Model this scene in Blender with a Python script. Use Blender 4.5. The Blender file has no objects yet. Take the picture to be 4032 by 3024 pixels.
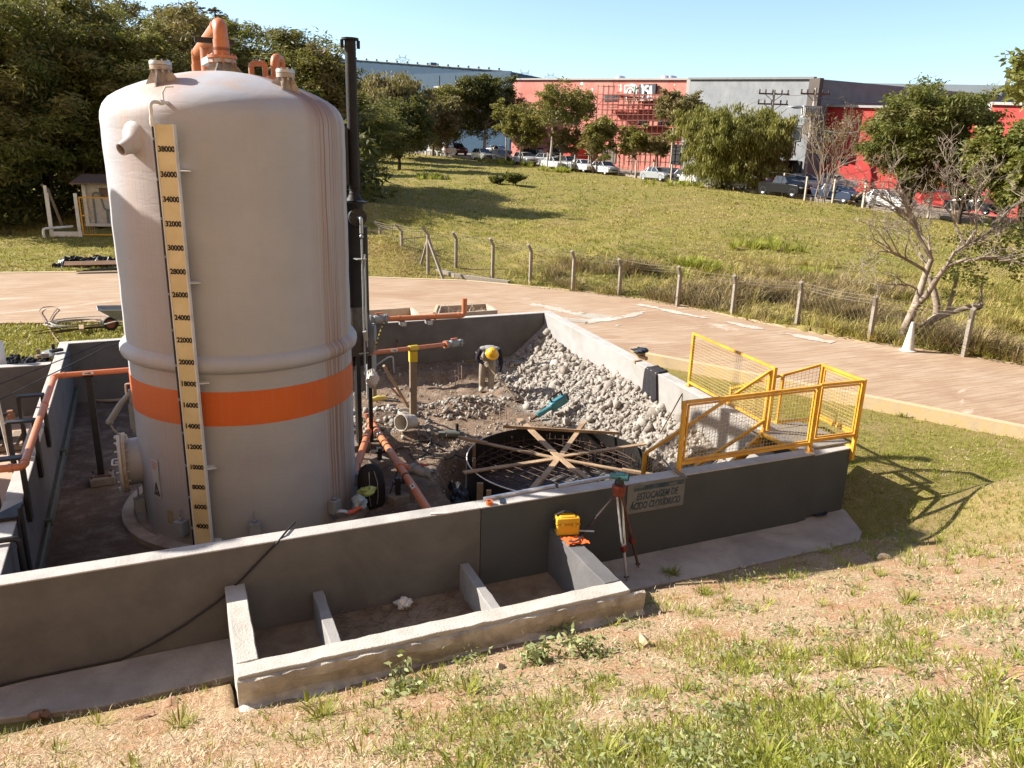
import bpy, bmesh, math, random
import numpy as np
from mathutils import Vector, Matrix, Quaternion
R = math.radians
random.seed(7); rng = np.random.default_rng(11)
SC = bpy.context.scene; COL = SC.collection

# ---------------------------------------------------------------- camera
PIT, ROLL, YAW, FPX = 0.2902, 0.0304, 0.4163, 3026.8
CAM = Vector((0.0, -7.628, 5.014))
_f = Vector((math.sin(YAW)*math.cos(PIT), math.cos(YAW)*math.cos(PIT), -math.sin(PIT)))
_r = Vector((math.cos(YAW), -math.sin(YAW), 0)); _u = _r.cross(_f)
CR = _r*math.cos(ROLL) + _u*math.sin(ROLL); CU = _u*math.cos(ROLL) - _r*math.sin(ROLL)
cd = bpy.data.cameras.new('camera'); cam = bpy.data.objects.new('camera', cd); COL.objects.link(cam)
cd.sensor_width = 36.0; cd.sensor_fit = 'HORIZONTAL'; cd.lens = FPX/4032*36.0
cd.clip_start = 0.1; cd.clip_end = 6000
cam.matrix_world = Matrix(((CR.x, CU.x, -_f.x, CAM.x), (CR.y, CU.y, -_f.y, CAM.y), (CR.z, CU.z, -_f.z, CAM.z), (0, 0, 0, 1)))
SC.camera = cam

# ---------------------------------------------------------------- light
SUN_AZ, SUN_EL = R(-57), R(33)
world = bpy.data.worlds.new('World'); SC.world = world; world.use_nodes = True
wn = world.node_tree; bg = wn.nodes['Background']
sky = wn.nodes.new('ShaderNodeTexSky'); sky.sky_type = 'NISHITA'; sky.sun_disc = False
sky.sun_elevation = SUN_EL; sky.sun_rotation = SUN_AZ
sky.air_density = 1.0; sky.dust_density = 1.0; sky.ozone_density = 2.5; sky.altitude = 600
wn.links.new(sky.outputs[0], bg.inputs[0]); bg.inputs[1].default_value = 0.085
SUNV = Vector((math.sin(SUN_AZ)*math.cos(SUN_EL), math.cos(SUN_AZ)*math.cos(SUN_EL), math.sin(SUN_EL)))
sl = bpy.data.lights.new('sun', 'SUN'); sl.energy = 5.0; sl.angle = R(0.53); sl.color = (1.0, 0.93, 0.83)
so = bpy.data.objects.new('sun', sl); COL.objects.link(so)
so.rotation_euler = SUNV.to_track_quat('Z', 'Y').to_euler()
SC.view_settings.view_transform = 'Standard'; SC.view_settings.look = 'None'
SC.view_settings.exposure = 1.5; SC.view_settings.gamma = 1.0
SC.cycles.max_bounces = 6; SC.cycles.transparent_max_bounces = 12; SC.cycles.volume_bounces = 0
SC.cycles.use_denoising = True

# ---------------------------------------------------------------- placing: a point of the photograph (2212 px wide) seen at a plane or distance
KP = 4032/2212
def ray(x, y): return CR*((x*KP-2016)/FPX) - CU*((y*KP-1512)/FPX) + _f
def gz(x, y, z): d = ray(x, y); return CAM + d*((z-CAM.z)/d.z)
def gy(x, y, Y): d = ray(x, y); return CAM + d*((Y-CAM.y)/d.y)
def gd(x, y, D): d = ray(x, y); return CAM + d*(D/math.hypot(d.x, d.y))
def hd(P): return math.hypot(P[0]-CAM.x, P[1]-CAM.y)
def up(x, y, P): return gd(x, y, hd(P))           # the point straight above/below P's distance

# ---------------------------------------------------------------- mesh builder
def V3(p): return Vector((p[0], p[1], p[2]))
class MB:
    def __init__(s): s.v = []; s.f = []
    def add(s, vs, fs):
        o = len(s.v); s.v += [tuple(v) for v in vs]; s.f += [tuple(i+o for i in f) for f in fs]; return s
    def box(s, c, size, rz=0.0, rot=None):
        m = rot if rot is not None else Matrix.Rotation(rz, 3, 'Z'); c = V3(c); hx, hy, hz = [k/2 for k in size]
        vs = [c + m @ Vector((x*hx, y*hy, z*hz)) for z in (-1, 1) for y in (-1, 1) for x in (-1, 1)]
        return s.add(vs, [(0, 2, 3, 1), (4, 5, 7, 6), (0, 1, 5, 4), (2, 6, 7, 3), (0, 4, 6, 2), (1, 3, 7, 5)])
    def beam(s, p0, p1, w, h, up=(0, 0, 1)):
        p0, p1 = V3(p0), V3(p1); d = (p1-p0); L = d.length; x = d/L; z = Vector(up); y = z.cross(x)
        if y.length < 1e-4: y = Vector((0, 1, 0)).cross(x)
        y.normalize(); z = x.cross(y)
        return s.box((p0+p1)/2, (L, w, h), rot=Matrix((x, y, z)).transposed())
    def tube(s, path, r, n=8, cap=True):
        P = [V3(p) for p in path]; k = len(P); rs = r if isinstance(r, (list, tuple)) else [r]*k
        t = [(P[min(i+1, k-1)]-P[max(i-1, 0)]).normalized() for i in range(k)]
        a = Vector((0, 0, 1)) if abs(t[0].z) < .9 else Vector((1, 0, 0))
        nrm = t[0].cross(a).normalized(); vs = []
        for i in range(k):
            if i: nrm = (nrm - t[i]*nrm.dot(t[i])).normalized()
            b = t[i].cross(nrm)
            for j in range(n):
                q = 2*math.pi*j/n; vs.append(P[i] + (nrm*math.cos(q)+b*math.sin(q))*rs[i])
        fs = [(i*n+j, i*n+(j+1) % n, (i+1)*n+(j+1) % n, (i+1)*n+j) for i in range(k-1) for j in range(n)]
        if cap: fs += [tuple(range(n-1, -1, -1)), tuple((k-1)*n+j for j in range(n))]
        return s.add(vs, fs)
    def cyl(s, p0, p1, r0, r1=None, n=20, cap=True): return s.tube([p0, p1], [r0, r0 if r1 is None else r1], n, cap)
    def lathe(s, prof, c=(0, 0, 0), axis=(0, 0, 1), n=32, a0=0.0, a1=2*math.pi):
        ax = Vector(axis).normalized(); m = ax.to_track_quat('Z', 'Y').to_matrix() if ax.z < .9999 else Matrix.Identity(3)
        c = V3(c); full = abs(a1-a0-2*math.pi) < 1e-6; k = n if full else n+1; vs = []
        for r, z in prof:
            for j in range(k):
                q = a0+(a1-a0)*j/n; vs.append(c + m @ Vector((r*math.cos(q), r*math.sin(q), z)))
        fs = []
        for i in range(len(prof)-1):
            for j in range(n):
                j2 = (j+1) % k; fs.append((i*k+j, i*k+j2, (i+1)*k+j2, (i+1)*k+j))
        return s.add(vs, fs)
    def prism(s, poly, z0, z1):
        n = len(poly); vs = [(p[0], p[1], z0) for p in poly]+[(p[0], p[1], z1) for p in poly]
        return s.add(vs, [tuple(range(n-1, -1, -1)), tuple(range(n, 2*n))]+[(i, (i+1) % n, n+(i+1) % n, n+i) for i in range(n)])
    def ball(s, c, r, n=12, m=8, rot=None, jit=0.0, seed=0):
        rr = r if isinstance(r, (list, tuple)) else (r, r, r); c = V3(c); rd = random.Random(seed); vs = []
        mt = rot or Matrix.Identity(3)
        for i in range(m+1):
            th = math.pi*i/m
            for j in range(n):
                q = 2*math.pi*j/n; k = 1+rd.uniform(-jit, jit)
                vs.append(c + mt @ Vector((rr[0]*math.sin(th)*math.cos(q)*k, rr[1]*math.sin(th)*math.sin(q)*k, rr[2]*math.cos(th)*k)))
        fs = [(i*n+j, (i+1)*n+j, (i+1)*n+(j+1) % n, i*n+(j+1) % n) for i in range(m) for j in range(n)]
        return s.add(vs, fs)
    def quad(s, a, b, c, d): return s.add([a, b, c, d], [(0, 1, 2, 3)])
    def build(s, name, mat, parent=None, smooth=38, bevel=0, seg=2): return mesh_obj(name, s.v, s.f, mat, parent, smooth, bevel, seg)

def root_loc(o):
    while o.parent: o = o.parent
    return o.location.copy()
def mesh_obj(name, vs, fs, mat, parent=None, smooth=38, bevel=0, seg=2):
    me = bpy.data.meshes.new(name)
    if parent is not None:
        q = root_loc(parent); vs = [(v[0]-q.x, v[1]-q.y, v[2]-q.z) for v in vs]
    me.from_pydata(vs, [], fs); me.update()
    bm = bmesh.new(); bm.from_mesh(me); bmesh.ops.remove_doubles(bm, verts=bm.verts, dist=1e-5)
    bmesh.ops.recalc_face_normals(bm, faces=bm.faces); bm.to_mesh(me); bm.free()
    return wrap(name, me, mat, parent, smooth, bevel, seg)
def wrap(name, me, mat, parent=None, smooth=38, bevel=0, seg=2):
    if smooth:
        me.polygons.foreach_set('use_smooth', [True]*len(me.polygons)); me.set_sharp_from_angle(angle=R(smooth))
    if mat is not None: me.materials.append(mat)
    o = bpy.data.objects.new(name, me); COL.objects.link(o)
    if parent is not None: o.parent = parent
    if bevel:
        b = o.modifiers.new('bevel', 'BEVEL'); b.width = bevel; b.segments = seg; b.limit_method = 'ANGLE'; b.angle_limit = R(40)
    return o
def fast_mesh(name, verts, faces_n, nper, mat, parent=None, tint=None, smooth=False):
    """verts (N,3) array, faces_n (M,nper) index array; tint: one value per vertex"""
    me = bpy.data.meshes.new(name); verts = np.asarray(verts, np.float32)
    if parent is not None:
        q = root_loc(parent); verts = verts-np.array([q.x, q.y, q.z], np.float32)
    M_ = len(faces_n)
    me.vertices.add(len(verts)); me.vertices.foreach_set('co', verts.ravel())
    me.loops.add(M_*nper); me.loops.foreach_set('vertex_index', np.asarray(faces_n, np.int32).ravel())
    me.polygons.add(M_); me.polygons.foreach_set('loop_start', np.arange(0, M_*nper, nper, dtype=np.int32))
    me.polygons.foreach_set('loop_total', np.full(M_, nper, np.int32)); me.update(calc_edges=True)
    if smooth: me.polygons.foreach_set('use_smooth', [True]*M_)
    if tint is not None:
        a = me.attributes.new('tint', 'FLOAT', 'POINT'); a.data.foreach_set('value', np.asarray(tint, np.float32))
    me.materials.append(mat)
    o = bpy.data.objects.new(name, me); COL.objects.link(o)
    if parent is not None: o.parent = parent
    return o

def tag(o, label=None, cat=None, group=None, kind=None):
    if label: o['label'] = label
    if cat: o['category'] = cat
    if group: o['group'] = group
    if kind: o['kind'] = kind
    return o
def thing(name, label, cat, loc=(0, 0, 0), group=None):
    o = bpy.data.objects.new(name, None); COL.objects.link(o); o.location = V3(loc); o.empty_display_size = .1
    return tag(o, label, cat, group)
def dup(root, loc=None, rz=None, label=None, group=None, scale=None, swap=None):
    c = root.copy(); COL.objects.link(c)
    if loc is not None: c.location = V3(loc)
    if rz is not None: c.rotation_euler = (0, 0, rz)
    if scale is not None: c.scale = (scale, scale, scale) if not isinstance(scale, tuple) else scale
    if label: c['label'] = label
    if group: c['group'] = group
    def kids(a, b):
        for ch in list(a.children):
            k = ch.copy(); COL.objects.link(k); k.parent = b
            if swap and ch.active_material and ch.active_material.name in swap:
                k.data = ch.data.copy(); k.data.materials[0] = swap[ch.active_material.name]
            kids(ch, k)
    kids(root, c); return c
def fillet(path, r, n=5):
    P = [V3(p) for p in path]; out = [P[0]]
    for i in range(1, len(P)-1):
        a, b, c = P[i-1], P[i], P[i+1]; d0 = (a-b).normalized(); d1 = (c-b).normalized(); k = min(r, (a-b).length*.49, (c-b).length*.49)
        p, q = b+d0*k, b+d1*k
        for j in range(n+1):
            t = j/n; out.append(p*(1-t)**2 + b*2*t*(1-t) + q*t*t)
    out.append(P[-1]); return out
def text_obj(name, body, size, mat, parent, loc, xdir, ydir, bold=0.0, shear=0.0, align='CENTER', ext=0.0015, width=None):
    cu = bpy.data.curves.new(name, 'FONT'); cu.body = body; cu.size = size; cu.align_x = align; cu.align_y = 'CENTER'
    cu.offset = bold; cu.shear = shear; cu.extrude = ext; cu.resolution_u = 3
    tmp = bpy.data.objects.new('tmp', cu); me = bpy.data.meshes.new_from_object(tmp); bpy.data.objects.remove(tmp)
    x = Vector(xdir).normalized(); y = Vector(ydir); y = (y-x*y.dot(x)).normalized(); z = x.cross(y)
    q = root_loc(parent) if parent is not None else Vector()
    L = V3(loc)-q; k = 1.0
    if width:
        xs = [v.co.x for v in me.vertices]; k = width/(max(xs)-min(xs))
    m = Matrix(((x.x*k, y.x, z.x, L.x), (x.y*k, y.y, z.y, L.y), (x.z*k, y.z, z.z, L.z), (0, 0, 0, 1)))
    me.transform(m); return wrap(name, me, mat, parent, 0)

# ---------------------------------------------------------------- value noise
def _h(ix, iy, s): 
    n = (ix*374761393 + iy*668265263 + s*974711) & 0x7fffffff
    n = ((n ^ (n >> 13))*1274126177) & 0x7fffffff
    return ((n ^ (n >> 16)) & 0xffff)/65535.0
def vnoise(x, y, s=0):
    x = np.asarray(x, float); y = np.asarray(y, float); ix = np.floor(x).astype(np.int64); iy = np.floor(y).astype(np.int64)
    fx = x-ix; fy = y-iy; fx = fx*fx*(3-2*fx); fy = fy*fy*(3-2*fy)
    a = _h(ix, iy, s); b = _h(ix+1, iy, s); c = _h(ix, iy+1, s); d = _h(ix+1, iy+1, s)
    return (a*(1-fx)+b*fx)*(1-fy)+(c*(1-fx)+d*fx)*fy
def fbm(x, y, o=4, s=0):
    t = 0; a = .5
    for i in range(o): t = t+a*vnoise(x*2**i, y*2**i, s+i*17); a *= .5
    return t
def sstep(a, b, x): t = np.clip((x-a)/(b-a), 0, 1); return t*t*(3-2*t)

# ---------------------------------------------------------------- materials
MATS = {}
def nodes_mat(name):
    m = bpy.data.materials.new(name); m.use_nodes = True; MATS[name] = m
    nt = m.node_tree; return m, nt, nt.nodes['Principled BSDF']
def nd(nt, t, **kw):
    n = nt.nodes.new(t)
    for k, v in kw.items():
        if k in ('loc',): continue
        setattr(n, k, v)
    return n
def noise(nt, co, scale, detail=5, rough=.6, dist=0.0):
    n = nd(nt, 'ShaderNodeTexNoise'); n.inputs['Scale'].default_value = scale; n.inputs['Detail'].default_value = detail
    n.inputs['Roughness'].default_value = rough; n.inputs['Distortion'].default_value = dist
    nt.links.new(co, n.inputs['Vector']); return n.outputs[0]
ALB = .78
def KA_(c): return c if len(c) != 3 or (c[0] == c[1] == c[2]) else tuple(k*ALB for k in c)     # keeps albedos at measured, not pictured, levels
def ramp(nt, fac, stops):
    stops = [(p, KA_(c)) for p, c in stops]
    r = nd(nt, 'ShaderNodeValToRGB'); e = r.color_ramp.elements
    while len(e) < len(stops): e.new(.5)
    for el, (p, c) in zip(e, stops): el.position = p; el.color = (*c, 1) if len(c) == 3 else c
    nt.links.new(fac, r.inputs[0]); return r.outputs[0]
def mix(nt, fac, a, b, mode='MIX'):
    m = nd(nt, 'ShaderNodeMix', data_type='RGBA', blend_type=mode)
    for s, x in ((m.inputs[0], fac), (m.inputs[6], a), (m.inputs[7], b)):
        if isinstance(x, (int, float)): s.default_value = x
        elif isinstance(x, (tuple, list)): s.default_value = (*KA_(x), 1)
        else: nt.links.new(x, s)
    return m.outputs[2]
def maths(nt, op, a, b=0.0, c=0.0):
    m = nd(nt, 'ShaderNodeMath', operation=op)
    for i, x in enumerate((a, b, c)):
        if isinstance(x, (int, float)): m.inputs[i].default_value = x
        else: nt.links.new(x, m.inputs[i])
    return m.outputs[0]
def coords(nt, mode='pos', scale=None):
    if mode == 'pos': c = nd(nt, 'ShaderNodeNewGeometry').outputs['Position']
    else: c = nd(nt, 'ShaderNodeTexCoord').outputs['Object']
    if scale:
        mp = nd(nt, 'ShaderNodeMapping'); mp.inputs['Scale'].default_value = scale; nt.links.new(c, mp.inputs[0]); c = mp.outputs[0]
    return c
def bump(nt, bs, h, strength=.3, dist=.02):
    b = nd(nt, 'ShaderNodeBump'); b.inputs['Strength'].default_value = strength; b.inputs['Distance'].default_value = dist
    nt.links.new(h, b.inputs['Height']); nt.links.new(b.outputs[0], bs.inputs['Normal'])
def M(name, col, col2=None, scale=6.0, rough=.8, bmp=0.0, bscale=40.0, metal=0.0, spec=.3, mode='pos', stain=None, sscale=1.5, dist=.02, stretch=None):
    """a two tone noisy surface, optional third stain tone in large blotches"""
    m, nt, bs = nodes_mat(name); co = coords(nt, mode, stretch)
    c2 = col2 or tuple(min(1, k*1.18) for k in col)
    f = noise(nt, co, scale); c = ramp(nt, f, [(.33, col), (.68, c2)])
    if stain: c = mix(nt, ramp(nt, noise(nt, co, sscale, 6, .65, .4), [(.45, (0, 0, 0)), (.7, (1, 1, 1))]), c, stain)
    nt.links.new(c, bs.inputs['Base Color'])
    bs.inputs['Roughness'].default_value = rough; bs.inputs['Metallic'].default_value = metal
    bs.inputs['Specular IOR Level'].default_value = spec
    if bmp: bump(nt, bs, noise(nt, co, bscale, 4), bmp, dist)
    return m
# ================================================================ MATERIALS
C_WALL = M('concrete_wall', (.128, .124, .126), (.158, .152, .152), 3.0, .9, .3, 60, stain=(.102, .098, .098), sscale=1.1)  # faces kept darker than the tops, carrying their shade in the colour
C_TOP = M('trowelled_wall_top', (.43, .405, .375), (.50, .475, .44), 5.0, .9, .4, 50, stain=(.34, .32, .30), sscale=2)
C_LIT = M('sunlit_concrete_wall', (.31, .305, .295), (.36, .35, .335), 2.2, .9, .3, 50, stain=(.26, .235, .20), sscale=.9)  # lighter copy of the wall concrete, with the sunlight in its colour
C_RIM = M('concrete_planter', (.47, .44, .39), (.56, .52, .46), 7, .92, .5, 45, stain=(.40, .37, .32), sscale=2.2)
C_GREY = M('shade_darkened_concrete', (.062, .070, .079), (.078, .087, .096), 2.2, .8, .25, 50, stain=(.07, .076, .082), sscale=.6)  # darker than C_WALL: the shade before this wall is put into its colour
ORANGE = M('orange_pipe', (.50, .155, .055), (.57, .19, .07), 5, .45, .05, 30, spec=.45, stain=(.42, .16, .08))
BLACK = M('black_steel', (.012, .012, .014), (.022, .02, .02), 8, .5, .1, 60, spec=.4)
RUSTY = M('rusty_steel', (.10, .055, .035), (.17, .09, .05), 14, .85, .3, 80)
YELLOW = M('yellow_paint', (.66, .33, .03), (.74, .40, .045), 6, .5, .08, 40, spec=.4, stain=(.50, .22, .03), sscale=4)
WOOD = M('raw_timber', (.33, .22, .13), (.44, .31, .19), 5, .85, .3, 30, stretch=(1, 1, 1), stain=(.24, .16, .10), sscale=3)
WOODG = M('weathered_timber', (.20, .15, .11), (.28, .21, .15), 8, .9, .35, 30)
GREYP = M('grey_plastic', (.22, .24, .25), (.28, .29, .30), 8, .5)
GALV = M('galvanised_steel', (.42, .43, .43), (.52, .52, .51), 20, .45, metal=.6)
ALU = M('aluminium', (.66, .67, .68), (.74, .74, .74), 15, .35, metal=.75)
WHITE = M('white_paint', (.72, .71, .68), (.80, .79, .76), 9, .6, .1, 40, stain=(.58, .54, .48), sscale=3)
RUBBER = M('black_rubber', (.012, .012, .012), (.02, .02, .02), 10, .7)
POSTC = M('weathered_concrete_post', (.24, .205, .165), (.34, .295, .24), 9, .95, .4, 40, stain=(.25, .22, .18), sscale=4)
DARKC = M('stained_concrete', (.16, .135, .11), (.25, .215, .18), 5, .95, .5, 40)
CLOTHD = M('dark_cloth', (.018, .016, .02), (.03, .027, .03), 20, .95, .4, 150)

def ground_material():
    m, nt, bs = nodes_mat('ground'); co = coords(nt)
    at = nd(nt, 'ShaderNodeAttribute', attribute_name='tint').outputs['Fac']       # 0 meadow .. 1 bare slope
    n1 = noise(nt, co, .9, 6, .65); n2 = noise(nt, co, 7.0, 6, .7); n3 = noise(nt, co, 28, 5, .7); n4 = noise(nt, co, .22, 5, .6)
    grass = ramp(nt, n2, [(.3, (.14, .14, .028)), (.52, (.23, .21, .052)), (.72, (.33, .27, .095))])
    dry = ramp(nt, n3, [(.3, (.22, .155, .068)), (.7, (.42, .32, .15))])
    fld = mix(nt, ramp(nt, n1, [(.40, (0, 0, 0)), (.66, (1, 1, 1))]), grass, dry)
    fld = mix(nt, ramp(nt, n4, [(.35, (0, 0, 0)), (.75, (.55, .55, .55))]), fld, (.26, .225, .055))
    soil = ramp(nt, n2, [(.3, (.36, .19, .105)), (.6, (.47, .28, .165)), (.8, (.53, .36, .225))])
    straw = ramp(nt, n3, [(.32, (.32, .20, .12)), (.55, (.50, .37, .235)), (.78, (.62, .51, .345))])
    slope = mix(nt, ramp(nt, noise(nt, co, 2.2, 6, .7), [(.38, (0, 0, 0)), (.56, (1, 1, 1))]), soil, straw)
    nt.links.new(mix(nt, at, fld, slope), bs.inputs['Base Color']); bs.inputs['Roughness'].default_value = 1; bs.inputs['Specular IOR Level'].default_value = .05
    bump(nt, bs, n3, .9, .05); return m
GROUND = ground_material()

def road_material():
    m, nt, bs = nodes_mat('brushed_concrete_road'); co = coords(nt)
    rot = nd(nt, 'ShaderNodeMapping'); rot.inputs['Rotation'].default_value = (0, 0, R(-35)); rot.inputs['Scale'].default_value = (.5, 9, 1); nt.links.new(co, rot.inputs[0])
    st = noise(nt, rot.outputs[0], 1.6, 5, .7); bl = noise(nt, co, .55, 6, .62, .5); fi = noise(nt, co, 30, 4, .6)
    c = ramp(nt, bl, [(.32, (.34, .225, .145)), (.5, (.42, .305, .205)), (.72, (.47, .375, .275))])
    c = mix(nt, ramp(nt, st, [(.42, (0, 0, 0)), (.60, (.75, .75, .75))]), c, (.285, .18, .11))
    c = mix(nt, ramp(nt, fi, [(.5, (0, 0, 0)), (.75, (.25, .25, .25))]), c, (.56, .46, .35))
    # pale spilled lime streaks
    sp = noise(nt, coords(nt, 'pos', (.55, 1.0, 1)), .42, 7, .7, 1.2)
    c = mix(nt, ramp(nt, sp, [(.60, (0, 0, 0)), (.66, (.55, .55, .55))]), c, (.60, .53, .43))
    nt.links.new(c, bs.inputs['Base Color']); bs.inputs['Roughness'].default_value = .95; bs.inputs['Specular IOR Level'].default_value = .15
    bump(nt, bs, st, .25, .01); return m
ROAD = road_material()
PALE = M('pale_lime_spill', (.52, .46, .38), (.62, .56, .47), 3, .95)
KERBY = M('worn_yellow_kerb_paint', (.55, .40, .20), (.52, .42, .28), 4, .95, .2, 30, stain=(.42, .34, .25), sscale=2)

def earth_material():
    m, nt, bs = nodes_mat('pit_floor'); co = coords(nt)
    at = nd(nt, 'ShaderNodeAttribute', attribute_name='tint').outputs['Fac']      # 0 stained slab .. 1 broken earth
    n2 = noise(nt, co, 3.2, 6, .7); n3 = noise(nt, co, 22, 5, .7)
    slab = ramp(nt, n2, [(.3, (.10, .068, .05)), (.52, (.16, .112, .085)), (.70, (.28, .225, .185))])
    earth = ramp(nt, n2, [(.3, (.12, .072, .044)), (.5, (.205, .135, .085)), (.7, (.32, .24, .175))])
    e2 = mix(nt, ramp(nt, n3, [(.45, (0, 0, 0)), (.7, (.7, .7, .7))]), earth, (.36, .305, .245))
    fines = ramp(nt, noise(nt, co, 38, 5, .8), [(.33, (.15, .13, .11)), (.5, (.33, .30, .26)), (.68, (.46, .42, .375))])
    nt.links.new(mix(nt, maths(nt, 'MINIMUM', maths(nt, 'MAXIMUM', maths(nt, 'SUBTRACT', at, 1.0), 0.0), 1.0), mix(nt, maths(nt, 'MINIMUM', at, 1.0), slab, e2), fines), bs.inputs['Base Color']); bs.inputs['Roughness'].default_value = .95; bs.inputs['Specular IOR Level'].default_value = .15
    bump(nt, bs, n3, .9, .05); return m
EARTH = earth_material()
ASPHALT = M('parking_asphalt', (.17, .14, .115), (.24, .20, .165), 1.2, .95, stain=(.30, .25, .20), sscale=.3)

# ================================================================ GROUND
ROADP = [(-45, 22.9), (-5.44, 22.77), (-1.73, 22.3), (2.5, 20.9), (6.25, 19.13), (9.27, 17.7), (12.31, 14.75), (13.53, 13.0), (14.3, 11.2), (14.9, 8.8), (15.85, 6.3),
         (16.95, 4.75), (17.8, 3.2), (20.5, -2), (24, -9), (19, -9), (15.8, -4), (14.3, -1.3), (13.36, .4), (12.63, 1.73), (12.05, 2.77), (10.29, 5.96), (9.55, 7.2), (9.2, 8.6), (9.12, 10.3),
         (1.6, 10.45), (.4, 13.2), (-1.35, 13.6), (-4.07, 14.19), (-45, 15.4)]
def inside(px, py, poly):
    px = np.asarray(px); py = np.asarray(py); c = np.zeros(px.shape, bool); n = len(poly)
    for i in range(n):
        x0, y0 = poly[i]; x1, y1 = poly[(i+1) % n]
        if y0 == y1: continue
        c ^= ((y0 > py) != (y1 > py)) & (px < (x1-x0)*(py-y0)/(y1-y0)+x0)
    return c
# distance in metres at which the photograph's ground points stand (measured from cars, posts and the cone)
FIELD = [(940, 335, 115), (1050, 347, 108), (1150, 357, 103), (1255, 371, 98), (1350, 380, 94), (1480, 399, 86), (1600, 411, 80), (1740, 432, 72),
         (1860, 446, 70), (1990, 468, 68), (2212, 495, 66), (862, 366, 84), (800, 400, 60), (800, 440, 44), (800, 490, 33), (900, 450, 48), (1050, 400, 64), (1200, 420, 60), (1340, 545, 30),
         (1450, 470, 50), (1700, 520, 40), (1800, 480, 54), (2000, 620, 31), (2150, 560, 42), (60, 500, 44), (170, 503, 42), (250, 505, 41), (1550, 600, 29)]
tp = [gd(a, b, D) for a, b, D in FIELD]
TP = [(p.x, p.y, p.z) for p in tp]
TP += [(x, y, .66) for x, y in ((8.5, 26.6), (8.5, 19.5), (9.9, 20.4), (11.2, 16.5), (13.1, 13.6), (14.7, 9.9), (16, 6.2), (17.1, 4.4), (19, 0), (23, -6), (-5, 24), (-20, 24), (-5, 12), (0, 11), (2, 20), (-25, 14), (5, 23))]
a_, b_ = gd(940, 328, 150), gd(1740, 408, 96)
TP += [(a_.x, a_.y, 5.0), (b_.x, b_.y, b_.z), (20, 300, 3.0), (150, 250, 3.0), (300, 120, 2.0), (200, 30, 1.5), (60, -60, 2), (-60, 120, 3), (-120, 40, 1.5), (-90, 300, 3), (150, 400, 2), (400, 400, 2), (90, 25, .3), (60, 5, .6), (-60, -20, 2)]
TP = np.array(TP)
def _tps(r2): return np.where(r2 > 1e-9, .5*r2*np.log(np.maximum(r2, 1e-12)), 0)
_n = len(TP); _d2 = ((TP[:, None, :2]-TP[None, :, :2])**2).sum(2)/1e4
_K = _tps(_d2)+np.eye(_n)*2e-4; _P = np.c_[np.ones(_n), TP[:, :2]/100]
_A = np.block([[_K, _P], [_P.T, np.zeros((3, 3))]]); _W = np.linalg.solve(_A, np.r_[TP[:, 2], 0, 0, 0])
def Hfar(x, y):
    x = np.asarray(x, float); y = np.asarray(y, float); out = _W[_n]+_W[_n+1]*x/100+_W[_n+2]*y/100
    for i in range(_n): out = out+_W[i]*_tps(((x-TP[i, 0])**2+(y-TP[i, 1])**2)/1e4)
    far = sstep(170, 320, np.hypot(x, y)); return out*(1-far)+2.0*far
_gx0, _gy0, _gn = -150, -40, 380
_GX, _GY = np.meshgrid(_gx0+np.arange(_gn), _gy0+np.arange(_gn)); _GZ = Hfar(_GX, _GY); Hexact = Hfar
def Hfar(x, y):
    x = np.asarray(x, float); y = np.asarray(y, float); u = np.clip(x-_gx0, 0, _gn-1.001); v = np.clip(y-_gy0, 0, _gn-1.001); i = u.astype(int); j = v.astype(int); fu = u-i; fv = v-j
    z = (_GZ[j, i]*(1-fu)+_GZ[j, i+1]*fu)*(1-fv)+(_GZ[j+1, i]*(1-fu)+_GZ[j+1, i+1]*fu)*fv
    o = (x < _gx0) | (x > _gx0+_gn-1) | (y < _gy0) | (y > _gy0+_gn-1)
    return np.where(o, Hexact(x, y), z) if o.any() else z
def Hnear(x, y):
    d = np.maximum(0, -y-.72); h = .34*d+.022*d*d
    k = sstep(8.75, 10.6, x)
    bank = .47*np.where(y > .2, np.maximum(k, sstep(.3, 2.6, y)), k)+.10*sstep(10.5, 14, x)*sstep(.5, 3, -y+2)+.12*sstep(9.3, 10.3, x)*sstep(-.6, -1.2, y)
    return h+bank*(x > 8.0)
_cy = np.array([-30, -9, -4, -1.3, .4, 1.73, 2.77, 5.96, 7.2, 8.6, 10.3, 10.31]); _cx = np.array([31, 19, 15.8, 14.3, 13.36, 12.63, 12.05, 10.29, 9.55, 9.2, 9.1, -99])
def near_zone(x, y): return (x < np.interp(y, _cy, _cx)+.35) & (y < 10.3)
def in_basin(x, y, m=0.0):
    a = (x > -1.89-.0373*y+m) & (x < 8.14+.077*y-m) & (y > .10+m) & (y < 10.15-m)
    b = (x > -9) & (x <= -1.9-.0373*y) & (y > .10+m) & (y < 8.55-m)
    return a | b
def H(x, y):
    x = np.asarray(x, float); y = np.asarray(y, float); nz = near_zone(x, y)
    h = np.where(nz, Hnear(x, y), Hfar(x, y))
    rough = fbm(x*.9, y*.9, 4, 3)-.47
    h = h+np.where(nz, .05*rough*sstep(.8, 1.6, np.maximum(-y, x-8)), .34*rough*sstep(22, 34, np.hypot(x, y+7)))
    # rough overgrown bank just beyond the fence
    df = np.abs((y-9.5)*.62+(x-16.3)*.78); h = h+np.where(~nz & (x > 12), .55*sstep(3.8, 1.2, np.abs(df-3.2))*(fbm(x*.8, y*.8, 3, 9)-.2), 0)
    return h
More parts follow.
